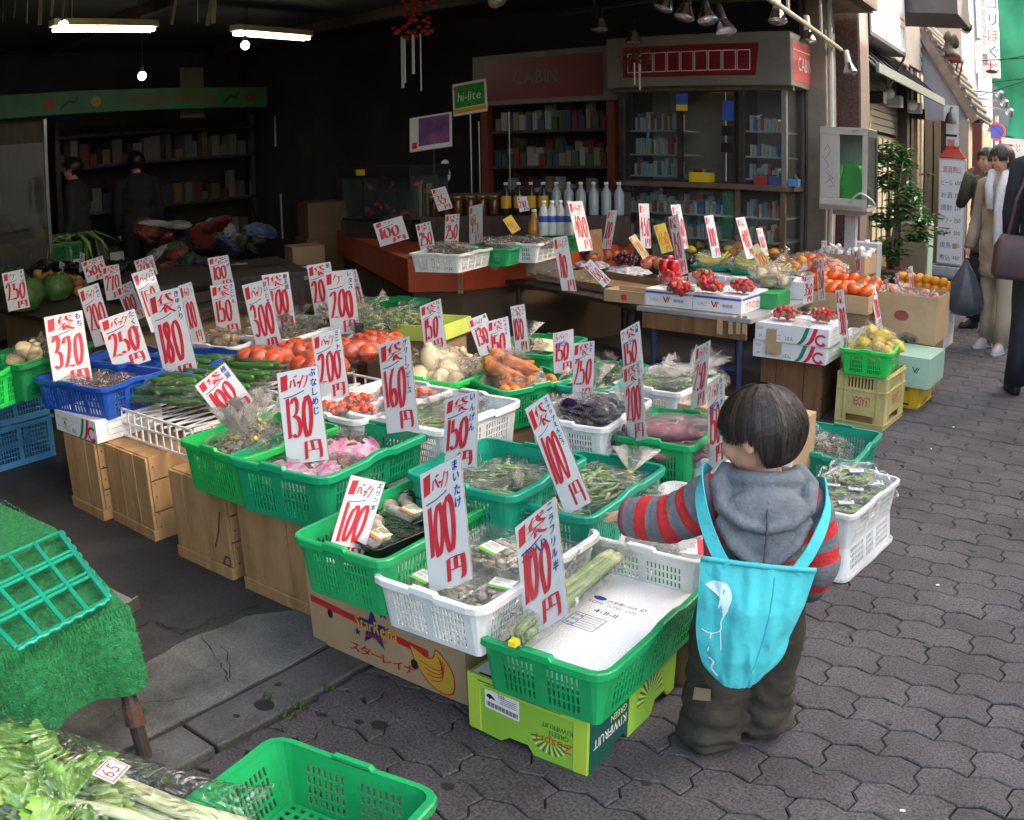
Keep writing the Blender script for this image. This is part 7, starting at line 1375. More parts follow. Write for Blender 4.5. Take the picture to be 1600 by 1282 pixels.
NETM=mat('green_netting',(.05,.36,.17),.7,.16,1.4,bump=.8,bs=2.2);NB=thing('netted_building','tall building wrapped in green scaffold netting closing the street','building');ny_,nx_=26,34;vs,fs=[],[]
for j in range(ny_):
 for i in range(nx_):
  x,z=-5.2+8.5*i/(nx_-1),2.25+10*j/(ny_-1);vs.append((x,23.2+(.16*sin(i*1.3+.4*j)+.30*NZ.noise(V((i*.5,j*.25,0)))*2+.14*abs(sin(i*.52))),z+(.12*sin(i*.7)if j==0 else 0)))
for j in range(ny_-1):
 for i in range(nx_-1):fs.append((j*nx_+i,j*nx_+i+1,(j+1)*nx_+i+1,(j+1)*nx_+i))
ob('netting',MB().add(vs,fs),NETM,NB,smooth=True);ob('wall',MB().box((-1,26,6),(8.6,5,12)),UPW,NB);ob('shop_front',MB().box((-1,23.45,1.0),(8.4,.1,2.0)),mat('shopfront_dark',(.09,.07,.06),.5,.5,2),NB)
for k,(a_,b_)in enumerate((((1560,95),(1600,80)),((1540,130),(1600,120)),((1535,95),(1600,92)),((1530,150),(1600,108)))):tag(ob('overhead_wire',MB().tube([aty(*a_,15.5),aty(*b_,15.5)+V((.8,0,.1))],.008,5),BLACK),'thin black wire crossing in front of the green netting','wire','overhead wires')
p=aty(1557,206,17.5);t=thing('no_parking_sign','round blue no parking sign with a red ring and slash','road sign',p);ob('disc',MB().tube([(0,0,0),(0,.02,0)],.175,24).tube([(0,-.004,0),(0,0,0)],.135,24,1).tube([(0,-.006,0),(0,-.004,0)],.001,4),[mat('sign_ring',(.55,.05,.06),.4),mat('sign_blue',(.04,.08,.42),.4)],t);ob('slash',MB().bar((-.11,-.008,.11),(.11,-.008,-.11),.045,.004),bpy.data.materials['sign_ring'],t);ob('post',MB().tube([(0,.05,.3),(0,.05,-p.z)],.03,8),GREYP,t)
p=aty(1583,234,17.0);t=thing('white_street_sign','white rectangular sign with a red character at the right edge','sign',p);ob('panel',MB().box((0,0,0),(.44,.06,.40)),PAPER,t);q=MB();X=M4.Translation((0,-.032,0))@M4.Rotation(pi/2,4,'X');q.line([(-.02,.07),(-.16,.07),(-.16,-.07),(-.02,-.07)],.035,0,0,X);word(q,'いい',.10,.10,.08,1,X,vertical=True);ob('lettering',q,[RED,BLACK],t)
for px,nm,m,y in((1520,'white',PAPER,15.4),(1545,'red',mat('pole_red',(.45,.06,.04),.5),18)):p=at(px,330,0)if False else aty(px,240,y);tag(ob('post',MB().box((p.x,y,1.1),(.14 if nm=='white'else .09,.1,2.2)),m),'slim %s post beyond the gabled house'%nm,'post')
p=aty(1540,155,14.5);t=thing('sign_floodlights','cluster of silver floodlights on arms at the white building','floodlights',p)
for k in range(3):ob('arm',MB().tube([(-.35,0,.12-.1*k),(.2+.1*k,-.05,.10-.13*k)],.014,6),METAL,t);ob('floodlight',MB().lathe([(.03,.08),(.07,0),(.075,-.02),(0,-.015)],10),METAL,t,loc=(.24+.08*k,-.05,.06-.13*k),rot=(.5,.5,0))
p=aty(1538,385,14.5);t=thing('street_bike_board','white and red advertising board leaning by the shop beyond the menu sign','board',(p.x,14.5,0));ob('panel',MB().box((0,0,.62),(.30,.05,.85)),PAPER,t,rot=(-.08,0,.1));ob('print',MB().box((.02,-.03,.65),(.18,.004,.22)),RED,t,rot=(-.08,0,.1))
# lit menu stand
p=at(1481,432);t=thing('menu_stand','tall white menu stand with a red cap and black prices','menu stand',(p.x,p.y+.1,0),.05)
ob('stand_base',MB().box((0,0,.06),(.50,.30,.12)),GREYP,t,bevel=.01);ob('case',MB().box((0,0,.80),(.36,.13,1.34)),METAL,t,bevel=.01);fc=ob('face',MB().box((0,-.068,.80),(.325,.008,1.28)),mat('menu_face',(.80,.78,.77),.4,.02),t);ob('red_cap',MB().rings([[(x*s,y*s,z)for x,y in((-.18,-.07),(.18,-.07),(.18,.07),(-.18,.07))]for z,s in((1.475,1),(1.52,.75),(1.58,.5),(1.62,.5))]),mat('cap_red',(.55,.05,.03),.4),t)
w=MB();X=M4.Translation((0,-.0728,0))@M4.Rotation(pi/2,4,'X');word(w,'清酒男山',-.12,1.29,.085,0,X,fit=.24)
for k,(a_,b_)in enumerate((('ビール','600'),('お酒','350'),('焼酎','250'),('サワー','350'),('酎ハイ','300'),('焼鳥','500'),('煮込','480'))):y=1.13-.155*k;word(w,a_,-.135,y,.075,1,X,fit=.15);word(w,b_,.04,y+.005,.055,2,X,fit=.09)
w.flat([(.03,.345),(.085,.345),(.085,.405),(.03,.405)],3,X,z=.0004);ob('lettering',w,[mat('menu_red',(.55,.04,.04),.5),mat('menu_blue',(.04,.07,.28),.5),BLACK,mat('menu_patch',(.45,.30,.10),.5)],fc)
# planter box, pot tree, pineapple plant
p=at(1418,455);q=at(1442,458);t=thing('waste_box','tall tan metal box with a rounded papered top beside the menu stand','box',(p.x+.06,p.y+.1,0),-.08);ob('box_body',MB().box((0,0,.36),(.30,.26,.70)),mat('box_tan',(.30,.25,.18),.5,.1,4),t,bevel=.006);ob('lid',MB().rings([[(.15*c_,y,.71+.085*s_)for c_,s_ in[(cos(pi*k/8),sin(pi*k/8))for k in range(9)]]for y in(-.13,.13)]),mat('box_lid',(.55,.55,.58),.4,.2,8),t);ob('handle',MB().box((.0,-.133,.60),(.12,.01,.02)),BLACK,t);ob('side_sheet',MB().box((.155,0,.33),(.006,.22,.6)),MINT,t)
tr=thing('potted_tree','leafy potted umbrella tree in front of the dark slats','potted plant',(-1.98,8.9,0));ob('pot',MB().lathe([(.0,0),(.13,0),(.17,.26),(.185,.27),(.185,.30),(.15,.30),(.14,.27),(0,.26)],18),mat('pot_brown',(.20,.10,.06),.6),tr,smooth=True)
tk=MB();rr=random.Random(11);lf=MB()
for k in range(5):
 a_=k*1.3;tk.tube([(.03*cos(a_),.03*sin(a_),.26),(.05*cos(a_),.08*sin(a_),.6),(.06*cos(a_)+.05*(k-2)*.4,.12*sin(a_),1.0),(.10*cos(a_)+.04*(k-2),.16*sin(a_),1.35)],[.017,.013,.010,.006],7)
ob('trunk',tk,mat('bark_tan',(.24,.18,.11),.8,.2,20),tr,smooth=True)
cl=[(.0,0,1.45,.15),(-.10,-.05,1.38,.13),(.12,.05,1.33,.15),(.05,-.1,1.12,.16),(-.10,.02,1.15,.13),(.17,.05,.98,.14),(-.08,-.05,.78,.13),(.26,-.06,.80,.15),(.30,0,.65,.13),(.06,0,.9,.14),(-.05,.1,.55,.10),(.02,-.02,.47,.10)]
for cx,cy,cz,r in cl:
 for k in range(24):
  c=V((cx+rr.gauss(0,r*.6),cy+rr.gauss(0,r*.5),cz+rr.gauss(0,r*.38)));ax=rr.uniform(0,6.3)
  for j in range(6):
   a_=ax+j*1.05;L=rr.uniform(.07,.12);dr_=rr.uniform(-.5,.1);d=V((cos(a_),sin(a_),dr_)).normalized();s_=d.cross(V((0,0,1))).normalized()*L*.22
   lf.add([c,c+d*L*.45+s_+V((0,0,.008)),c+d*L,c+d*L*.45-s_+V((0,0,.008)),c+d*L*.5-V((0,0,.006))],[(0,4,1),(4,2,1),(0,3,4),(4,3,2)],rr.choice((0,0,1)))
ob('foliage',lf,[mat('schefflera',(.085,.21,.055),.30,.35,9),mat('schefflera_light',(.18,.36,.11),.30,.3,9)],tr,kind='stuff')
pn=thing('pineapple_plant','spiky grey green potted plant left of the tan box','potted plant',(-1.80,8.2,.22));ob('pot',MB().lathe([(0,-.22),(.09,-.22),(.12,.0),(0,0)],14),BLACK,pn);l=MB()
for k in range(40):
 a_=k*2.4;e=.15+.03*k;L=.27-.002*k;p_=[V((cos(a_)*L*u*cos(e*(1-.45*u)),sin(a_)*L*u*cos(e*(1-.45*u)),L*u*sin(e)-.10*u*u))for u in(0,.33,.66,1)];s_=V((-sin(a_),cos(a_),0));wv=(.012,.016,.011,.001)
 vs=[]
 for q_,w_ in zip(p_,wv):vs+=[q_-s_*w_+V((0,0,.006)),q_-V((0,0,.004)),q_+s_*w_+V((0,0,.006))]
 l.add(vs,[(3*i+j,3*i+j+1,3*i+j+4,3*i+j+3)for i in range(3)for j in range(2)],k%2)
ob('leaves',l,[mat('bromeliad',(.20,.27,.15),.45,.2,20),mat('bromeliad_dark',(.10,.16,.07),.45,.2,20)],pn)
# public telephone
P=V((-1.66,6.05,0));t=thing('public_telephone','beige public telephone hood with a bright green phone on a grey post','telephone',P,.03);BEI=mat('hood_beige',(.46,.43,.37),.45,.06,5,dirt=.15)
ob('post',MB().box((.0,.1,.48),(.075,.08,.96)),GREYP,t);ob('bracket',MB().box((0,.05,.955),(.2,.2,.04)),GREYP,t,bevel=.006)
X=M4.Translation((0,-.16,0))@M4.Rotation(pi/2,4,'X');hd=MB();z0,z1=.97,1.52;wx=.165
hd.prism([(-wx,z0),(wx,z0),(wx,z0+.08),(-wx,z0+.08)],-.008,0,0,X);hd.prism([(-wx,z1-.05),(wx,z1-.05),(wx,z1),(-wx,z1)],-.008,0,0,X);hd.prism([(-wx,z0+.08),(-.025,z0+.08),(-.025,z1-.05),(-wx,z1-.05)],-.008,0,0,X);hd.prism([(.13,z0+.08),(wx,z0+.08),(wx,z1-.05),(.13,z1-.05)],-.008,0,0,X)
hd.box((-wx+.006,0,(z0+z1)/2),(.012,.32,z1-z0)).box((0,.155,(z0+z1)/2),(2*wx,.012,z1-z0)).box((0,0,z1-.006),(2*wx,.32,.012)).box((0,0,z0+.02),(2*wx,.32,.04))
ob('hood',hd,BEI,t,bevel=.008);ob('side_frame',MB().box((wx-.004,-.14,1.25),(.012,.03,.5)).box((wx-.004,.14,1.25),(.012,.03,.5)).box((wx-.004,0,1.49),(.012,.30,.05)),BLACK,t);ob('window_pane',MB().box((.05,-.155,1.26),(.15,.004,.42)),GLASS,t);ob('window_pane',MB().box((wx-.004,0,1.26),(.004,.26,.42)),GLASS,t)
ob('phone',MB().prism([(-.13,0),(.10,0),(.10,.16),(.04,.30),(-.06,.33),(-.13,.30)],-.10,.10,0,M4.Translation((.055,.03,1.03))@M4.Rotation(pi/2,4,'X')@M4.Scale(.8,4)),mat('phone_green',(.03,.42,.03),.35,.05),t,bevel=.015);ob('handset',MB().tube([(-.04,-.07,1.10),(-.045,-.10,1.18),(-.04,-.07,1.27)],[.024,.016,.024],8),bpy.data.materials['phone_green'],t,smooth=True)
ob('handset_cord',MB().tube(sm([(.05,-.165,1.03),(.12,-.19,1.09),(.19,-.17,1.06),(.21,-.13,1.02),(.16,-.12,1.0)],5),.007,6),mat('cord_pale',(.55,.55,.5),.5),t);gf=MB();G_=M4.Translation((0,-.1605,0))@M4.Rotation(pi/2,4,'X')
gf.line(sm([(-.13,1.36),(-.11,1.40),(-.09,1.36),(-.12,1.31)],4),.004,0,0,G_);gf.line([(-.14,1.32),(-.10,1.26),(-.12,1.24)],.004,0,0,G_);gf.line([(-.12,1.22),(-.07,1.18),(-.13,1.14)],.004,0,0,G_);gf.line([(-.10,1.19),(-.06,1.13),(-.10,1.12)],.004,0,0,G_);ob('graffiti',gf,mat('graffiti_blue',(.10,.18,.32),.5),t);q=MB();word(q,'NTT',.06,z1-.035,.018,0,G_);ob('lettering',q,BLACK,t)
tag(ob('meter_box',MB().box((0,0,.43),(.20,.14,.62)).box((.0,-.075,.43),(.16,.008,.56)),mat('meter_grey',(.42,.44,.47),.4,.05),loc=(-1.60,6.35,0),bevel=.008),'grey metal cabinet standing behind the telephone post','cabinet')

# ================================================================ PEOPLE
def skin_pts(nodes_,edges,sub=1):
 """grow one skin over joints: nodes_ = {name: (pos, radius)}; the first node is the root"""
 nm=list(nodes_);me=bpy.data.meshes.new('tmp');me.from_pydata([tuple(nodes_[n][0])for n in nm],[(nm.index(a),nm.index(b))for a,b in edges],[])
 o=bpy.data.objects.new('tmp',me);COL.objects.link(o);sk=o.modifiers.new('s','SKIN')
 for i,n in enumerate(nm):r=nodes_[n][1];d=me.skin_vertices[0].data[i];d.radius=r if isinstance(r,tuple)else(r,r);d.use_root=(i==0)
 ss=o.modifiers.new('u','SUBSURF');ss.levels=sub;ss.render_levels=sub
 return o
def fuse(objs,voxel,smooth=4,name='body',mats=(),parent=None,disp=0):
 """join the pieces into one continuous surface"""
 dg=bpy.context.evaluated_depsgraph_get();dg.update();bm=bmesh.new()
 for o in objs:
  e=o.evaluated_get(dg);m=e.to_mesh();b2=bmesh.new();b2.from_mesh(m);b2.transform(o.matrix_world);tm=bpy.data.meshes.new('t');b2.to_mesh(tm);b2.free();bm.from_mesh(tm);bpy.data.meshes.remove(tm);e.to_mesh_clear()
 me=bpy.data.meshes.new(name);bm.to_mesh(me);bm.free()
 for o in objs:d=o.data;bpy.data.objects.remove(o);bpy.data.meshes.remove(d)
 o=bpy.data.objects.new('tmp',me);COL.objects.link(o);r=o.modifiers.new('r','REMESH');r.mode='VOXEL';r.voxel_size=voxel;r.use_smooth_shade=True
 s=o.modifiers.new('s','SMOOTH');s.iterations=smooth;s.factor=.5
 dg=bpy.context.evaluated_depsgraph_get();dg.update();m2=bpy.data.meshes.new_from_object(o.evaluated_get(dg));bpy.data.objects.remove(o);bpy.data.meshes.remove(me)
 m2.name=name
 for q in mats:m2.materials.append(q)
 for p in m2.polygons:p.use_smooth=True
 return put(name,m2,parent)
def tmpob(mb):return put('tmp',mb.mesh('tmp',(),True))
def ell_ring(c,a,b,n=24,rz=0,amp=0,seed=0,tilt=0):
 out=[]
 for j in range(n):
  g=2*pi*j/n;k=1+amp*NZ.noise(V((cos(g)*2,sin(g)*2,c[2]*14+seed)));x,y=a*cos(g)*k,b*sin(g)*k
  out.append((c[0]+x*cos(rz)-y*sin(rz),c[1]+x*sin(rz)+y*cos(rz),c[2]+tilt*y))
 return out
def head_parts(c,s,yaw,tilt=0):
 """head with brow, nose, lips, chin, cheeks and ears round centre c; s = head height / 0.2; +Y is forward"""
 X=M4.Translation(c)@M4.Rotation(yaw,4,'Z')@M4.Rotation(tilt,4,'X')@M4.Scale(s,4);mb=MB()
 E=lambda p,r:mb.ell(X@V(p),(1,1,1),12,9,X=(X.to_3x3()@M4.Diagonal(r).to_3x3()))
 E((0,-.008,.022),(.076,.090,.078));E((0,.020,-.030),(.062,.064,.062));E((0,.045,-.068),(.030,.030,.026));E((.03,.05,-.028),(.032,.030,.032));E((-.03,.05,-.028),(.032,.030,.032))
 E((0,.086,-.018),(.010,.012,.011));E((0,.079,.002),(.007,.010,.02));E((0,.074,-.047),(.018,.010,.006));E((0,.070,-.056),(.016,.010,.006));E((0,.07,.03),(.05,.02,.016))
 for sx in(-1,1):E((sx*.077,-.008,-.005),(.010,.017,.027));E((sx*.082,-.012,.008),(.006,.015,.014))
 return mb,X
def eyes(X,t,s):
 for sx in(-1,1):
  e=MB();e.ell((0,0,0),(.011*s,.006*s,.0055*s),10,7);ob('eye',e,BLACK,t,smooth=True,loc=X@V((sx*.031,.0765,.004)),rot=(X.to_3x3().to_euler()))
def hair_cap(X,line,t,m,thick=.012,seed=0,flare=.004,r=(.083,.097,.087),c0=(0,-.010,.022)):
 """bowl of hair: line(az) = lowest height for azimuth az (0 = face)"""
 mb=MB();n,K=88,16;rr=random.Random(seed);rg=[];jit=[rr.uniform(-.006,.004)for _ in range(n)]
 for k in range(K+1):
  u=k/K;row=[]
  for j in range(n):
   az=2*pi*j/n;zl=line(az)+jit[j];zt=r[2];th_end=math.acos(max(-.98,min(1,(zl-c0[2])/r[2])))if zl-c0[2]>-r[2]else pi
   th=th_end*u;st=1+.014*sin(j*1.9+2*sin(j))*u+.03*NZ.noise(V((j*.45,u*1.2,seed)))*(.4+u)
   rad=(1+flare*8*max(0,u-.8));x,y=sin(az)*r[0]*sin(th)*st*rad,cos(az)*r[1]*sin(th)*st*rad
   if th>pi/2:x,y=sin(az)*r[0]*st*(1-.34*(th-pi/2)**1.7),cos(az)*r[1]*st*(1-.34*(th-pi/2)**1.7)
   row.append(X@V((c0[0]+x,c0[1]+y,c0[2]+cos(th)*r[2])))
  rg.append(row)
 mb.rings(rg,cap=False)
 mb.rings([[(X@V((c0[0]+(X.inverted()@p).x*.93-c0[0]*0,(X.inverted()@p).y*.93,(X.inverted()@p).z)))for p in rg[-1]],rg[-1]],cap=False)
 return ob('hair',mb,m,t,smooth=True)
def hand_mesh(W,d,up,s,curl=.25,point=False):
 """palm and five unequal bent fingers; W wrist, d direction, up = back of the hand; returns a MB"""
 d=d.normalized();n=(up-d*up.dot(d)).normalized();sd=d.cross(n);mb=MB()
 mb.tube([W-d*.010*s,W+d*.012*s,W+d*.045*s,W+d*.058*s],[(.017*s,.013*s),(.022*s,.012*s),(.026*s,.011*s),(.022*s,.009*s)],10)
 for k,(off,L)in enumerate(((-.020,.042),(-.007,.050),(.007,.046),(.019,.036))):
  b=W+d*.054*s+sd*off*s;cu=(0.05 if(point and k==0)else(1.15 if point else curl));p=b;di=d;pts=[b-d*.01*s,b]
  for q in(.45,.32,.23):di=(di*cos(cu)-n*sin(cu)).normalized();p=p+di*L*q*s;pts.append(p)
  mb.tube(pts,[.0075*s,.0075*s,.007*s,.0062*s,.0045*s],8)
 b=W+d*.012*s-sd*.018*s;td=(d*.72-sd*.62-n*.25).normalized();mb.tube([b,b+td*.022*s,b+(td+d*.3).normalized()*.044*s,b+(td+d*.5).normalized()*.058*s],[.010*s,.0095*s,.008*s,.005*s],8)
 return mb
# ---------------------------------------------------------------- the child
foot=at(1145,1172);CY=R_(27)
ch=thing('person','small child in a red and grey striped hoodie reaching over the baskets','person',(foot.x-.008,foot.y+.035,0),CY)
Cinv=(M4.Translation((foot.x-.008,foot.y+.035,0))@M4.Rotation(CY,4,'Z')).inverted()
hw=Cinv@at(975,808,.515);tip=Cinv@at(948,795,.50)
LS,RS=V((-.094,.0,.590)),V((.088,-.005,.585));LE=LS.lerp(hw,.5)+V((0,-.005,-.022));RE,RW=V((.128,-.016,.462)),V((.122,.045,.375))
nd={'pelvis':(V((0,0,.37)),.07),'waist':(V((0,0,.45)),.07),'chest':(V((0,0,.55)),.075),'neck':(V((0,.005,.63)),.036),'skull':(V((0,.012,.70)),.04),'lsh':(LS,.036),'lel':(LE,.03),'lwr':(hw,.020),'rsh':(RS,.036),'rel':(RE,.03),'rwr':(RW,.021),
      'lhip':(V((-.048,0,.34)),.05),'lkn':(V((-.056,.012,.19)),.036),'lan':(V((-.060,0,.05)),.026),'lto':(V((-.062,.075,.022)),.02),'rhip':(V((.046,0,.34)),.05),'rkn':(V((.054,.035,.19)),.036),'ran':(V((.056,.05,.05)),.026),'rto':(V((.062,.125,.022)),.02)}
ed=[('pelvis','waist'),('waist','chest'),('chest','neck'),('neck','skull'),('chest','lsh'),('lsh','lel'),('lel','lwr'),('chest','rsh'),('rsh','rel'),('rel','rwr'),('pelvis','lhip'),('lhip','lkn'),('lkn','lan'),('lan','lto'),('pelvis','rhip'),('rhip','rkn'),('rkn','ran'),('ran','rto')]
hm,HX=head_parts(V((-.012,.012,.729)),.885,R_(60),R_(-8))
lh=hand_mesh(hw,(tip-hw),V((0,-.3,1)),.72,point=True);rh=hand_mesh(RW,V((-.1,.5,-.6)),V((.8,.2,0)),.72)
fuse([skin_pts(nd,ed),tmpob(hm),tmpob(lh),tmpob(rh)],.0042,3,'body',[SKIN],ch)
eyes(HX,ch,.885)
def _ss(a,b,x):t_=max(0,min(1,(x-a)/(b-a)));return t_*t_*(3-2*t_)
def child_line(az):
 a=abs((az+pi)%(2*pi)-pi) # fringe, sides cut above the ear, nape
 return .016-.020*_ss(.55,1.05,a)+.006*_ss(1.1,1.45,a)-.104*_ss(1.58,2.25,a)+.010*NZ.noise(V((az*7,2,0)))*_ss(.4,1.2,a)
hair_cap(HX,child_line,ch,HAIR,seed=3,r=(.087,.103,.092),c0=(0,-.010,.018),flare=.003)
HS=[mat('hair_strand%d'%i,c_,.5,.2,30,spec=.35)for i,c_ in enumerate(((.012,.010,.009),(.026,.020,.017),(.042,.033,.027)))]
def strands(X,line,t,r,c0,n,seed):
 mb=MB();rr=random.Random(seed)
 for k in range(n):
  az=rr.uniform(0,2*pi);zl=line(az)+rr.gauss(-.002,.005);u0=rr.uniform(.05,.6);te=math.acos(max(-.97,min(1,(zl-c0[2])/r[2])));lift=rr.uniform(1.004,1.035);dz=rr.gauss(0,.06);lock=k%22==0;w=rr.uniform(.0035,.006)if lock else rr.uniform(.0006,.0013);zl-=.010*rr.random()if lock else 0;lift+=.012 if lock else 0;vs=[]
  for q in range(9):
   u=q/8;th=te*(u0+(1-u0)*u);a=az+dz*u;k2=lift+(.02 if q==8 else 0);x,y=sin(a)*r[0]*sin(min(th,pi/2))*k2,cos(a)*r[1]*sin(min(th,pi/2))*k2
   if th>pi/2:x*=1-.34*(th-pi/2)**1.7;y*=1-.34*(th-pi/2)**1.7
   ww=w*(1-.8*u*u);tx,ty=cos(a)*ww,-sin(a)*ww;z=c0[2]+cos(th)*r[2]*(k2 if th<1 else 1);vs+=[X@V((c0[0]+x-tx,c0[1]+y-ty,z)),X@V((c0[0]+x+tx,c0[1]+y+ty,z))]
  mb.add(vs,[(2*q,2*q+1,2*q+3,2*q+2)for q in range(8)],rr.choice((0,0,1,1,2)))
 ob('hair_strands',mb,HS,t,kind='stuff')
strands(HX,child_line,ch,(.087,.103,.092),(0,-.010,.018),2600,5)
HR=mat('hoodie_red',(.46,.022,.025),.9,.14,30,bump=.4,bs=160);HG=mat('hoodie_grey',(.105,.125,.145),.92,.16,40,bump=.4,bs=160,c2=(.15,.17,.19));HGD=mat('cuff_grey',(.06,.07,.08),.9,.1,40,bump=.3,bs=200)
# torso
tz=[.385,.395,.42,.45,.48,.51,.54,.57,.595,.613,.628,.640];ta=[.106,.113,.115,.114,.113,.112,.112,.110,.105,.092,.072,.056];tb_=[.082,.090,.094,.093,.091,.090,.088,.085,.078,.068,.058,.050]
fz,fa,fb=[],[],[]
for i in range(len(tz)-1):
 for q in range(5):u=q/5;fz.append(tz[i]+(tz[i+1]-tz[i])*u);fa.append(ta[i]+(ta[i+1]-ta[i])*u);fb.append(tb_[i]+(tb_[i+1]-tb_[i])*u)
fz.append(tz[-1]);fa.append(ta[-1]);fb.append(tb_[-1])
tm=MB();tm.rings([ell_ring((0,0,z+0),a,b,40,amp=.10,seed=2)for z,a,b in zip(fz,fa,fb)],mcb=lambda i,j:(int((fz[min(i,len(fz)-1)]-.40)/.029)%2)if fz[i]>.40 else 2);ob('jacket',tm,[HR,HG,HGD],ch,smooth=True)
def sleeve(pts,rad,name,stripe,cuff=.06):
 P=[V(p)for p in pts];D=[];
 for i in range(len(P)-1):
  for q in range(12):D.append((P[i].lerp(P[i+1],q/12),rad[i]+(rad[i+1]-rad[i])*q/12))
 D.append((P[-1],rad[-1]));n=len(D);Ls=[0]
 for a,b in zip(D,D[1:]):Ls.append(Ls[-1]+(b[0]-a[0]).length)
 mb=MB();rr=random.Random(5);mb.tube([d[0]for d in D],[(d[1]*(1+.05*NZ.noise(V((i*.33,0,1)))),d[1]*(1+.06*NZ.noise(V((i*.3,4,1)))))for i,d in enumerate(D)],22,mcb=lambda i,j:2 if Ls[i]>Ls[-1]*(1-cuff)else int(Ls[i]/stripe)%2)
 o=ob(name,mb,[HG,HR,HGD],ch,smooth=True);sb_=o.modifiers.new('u','SUBSURF');sb_.levels=1;sb_.render_levels=1;return o
mid1=LS.lerp(LE,.5)+V((-.0,0,-.004))
sleeve([LS+V((.055,0,.010)),LS+V((-.012,0,-.002)),mid1,LE,LE.lerp(hw,.55),hw+(hw-LE).normalized()*-.004],[.046,.056,.053,.051,.047,.040],'sleeve',.0285,.05)
sleeve([RS+V((-.045,0,.012)),RS+V((.012,0,-.01)),RS.lerp(RE,.55)+V((.006,0,0)),RE,RE.lerp(RW,.55),RW],[.046,.052,.050,.048,.044,.038],'sleeve',.028,.14)
hp=MB();hp.tube([(.066*cos(g),.056*sin(g)+.004,.640-.012*sin(g))for g in[2*pi*k/24 for k in range(25)]],[(.024,.019)]*25,10)
hp.ell((0,-.030,.622),(.076,.056,.028),18,10);hp.ell((0,-.074,.585),(.092,.036,.060),20,12);hp.ell((0,-.084,.540),(.072,.030,.052),18,12);hp.ell((0,-.088,.508),(.040,.024,.036),14,10)
for sx in(-1,1):
 hp.tube([(sx*.070,.018,.652),(sx*.092,-.030,.636),(sx*.086,-.078,.606),(sx*.048,-.108,.584),(0,-.116,.576)],[.019,.020,.015,.011,.010],10)
 hp.tube([(sx*.088,-.070,.580),(sx*.062,-.104,.540),(sx*.020,-.112,.502),(0,-.112,.494)],[.014,.013,.011,.009],10)
hd_=fuse([tmpob(hp)],.0045,2,'hood',[HG],ch)
ob('hood_seam',MB().tube([(0,-.064,.652),(0,-.100,.618),(0,-.118,.595),(0,-.1285,.572),(0,-.121,.545),(0,-.123,.51),(0,-.122,.492)],.0022,6),HGD,hd_)
OL=mat('olive_cloth',(.030,.026,.018),.85,.22,14,bump=.5,bs=60,dirt=.15)
def leg_tube(P,R__,seed):
 P=[V(p)for p in P];rg=[];n=34
 for i in range(n+1):
  u=i/n*(len(P)-1);k=min(int(u),len(P)-2);q=P[k].lerp(P[k+1],u-k);r=R__[k]+(R__[k+1]-R__[k])*(u-k);low=max(0,(.26-q.z)/.26)
  rg.append([(q.x+r*cos(g)*(1+(.16+low)*.24*NZ.noise(V((cos(g)*1.6,sin(g)*1.6,q.z*46+seed)))+(.09*sin(q.z*105+2*g+2*sin(g*2+seed))*low)),q.y+r*.95*sin(g)*(1+(.16+low)*.26*NZ.noise(V((cos(g)*1.5,sin(g)*1.5,q.z*38+seed+7)))),q.z)for g in[2*pi*j/26 for j in range(26)]])
 return MB().rings(rg)
pl=MB();pl.rings([ell_ring((0,0,z),a,b,30)for z,a,b in((.43,.104,.08),(.40,.112,.088),(.36,.116,.092),(.32,.106,.086))])
L1=leg_tube([(-.050,0,.40),(-.056,0,.29),(-.058,.012,.19),(-.060,0,.09),(-.062,0,.035),(-.062,0,.012)],[.062,.074,.070,.072,.078,.070],1);L2=leg_tube([(.048,0,.40),(.054,.01,.29),(.056,.036,.19),(.058,.045,.09),(.060,.05,.035),(.060,.05,.012)],[.062,.072,.068,.068,.074,.066],5)
fuse([tmpob(pl),tmpob(L1),tmpob(L2)],.0045,1,'trousers',[OL],ch)
for x,y in((-.062,.05),(.062,.10)):ob('shoe',MB().rings([[(x+a*cos(g),y+b*sin(g),z)for g in[2*pi*j/16 for j in range(16)]]for z,a,b in((0,.036,.066),(.012,.038,.068),(.03,.034,.060),(.05,.024,.040))]),mat('shoe_dark%d'%int(x>0),(.05,.045,.04),.6),ch,smooth=True)
ob('trouser_patch',MB().flat([(-.02,-.02),(.02,-.014),(.018,.016),(-.018,.012)]).line([(-.012,-.01),(-.01,.01)],.003,.001).line([(0,-.01),(.002,.012)],.003,.001).line([(.01,-.009),(.012,.01)],.003,.001),mat('patch_tan',(.22,.17,.11),.8),ch,loc=(-.094,-.070,.175),rot=(pi/2,0,-.35))
TQ=mat('turquoise_cloth',(.06,.50,.55),.85,.10,10,bump=.5,bs=30,dirt=.06);TQS=mat('turquoise_seam',(.02,.38,.44),.7)
bgt=thing('shoulder_bag','turquoise cloth bag with a white drawn bird worn on the back of the child','bag',ch.location,CY)
bx,by=-.020,-.150
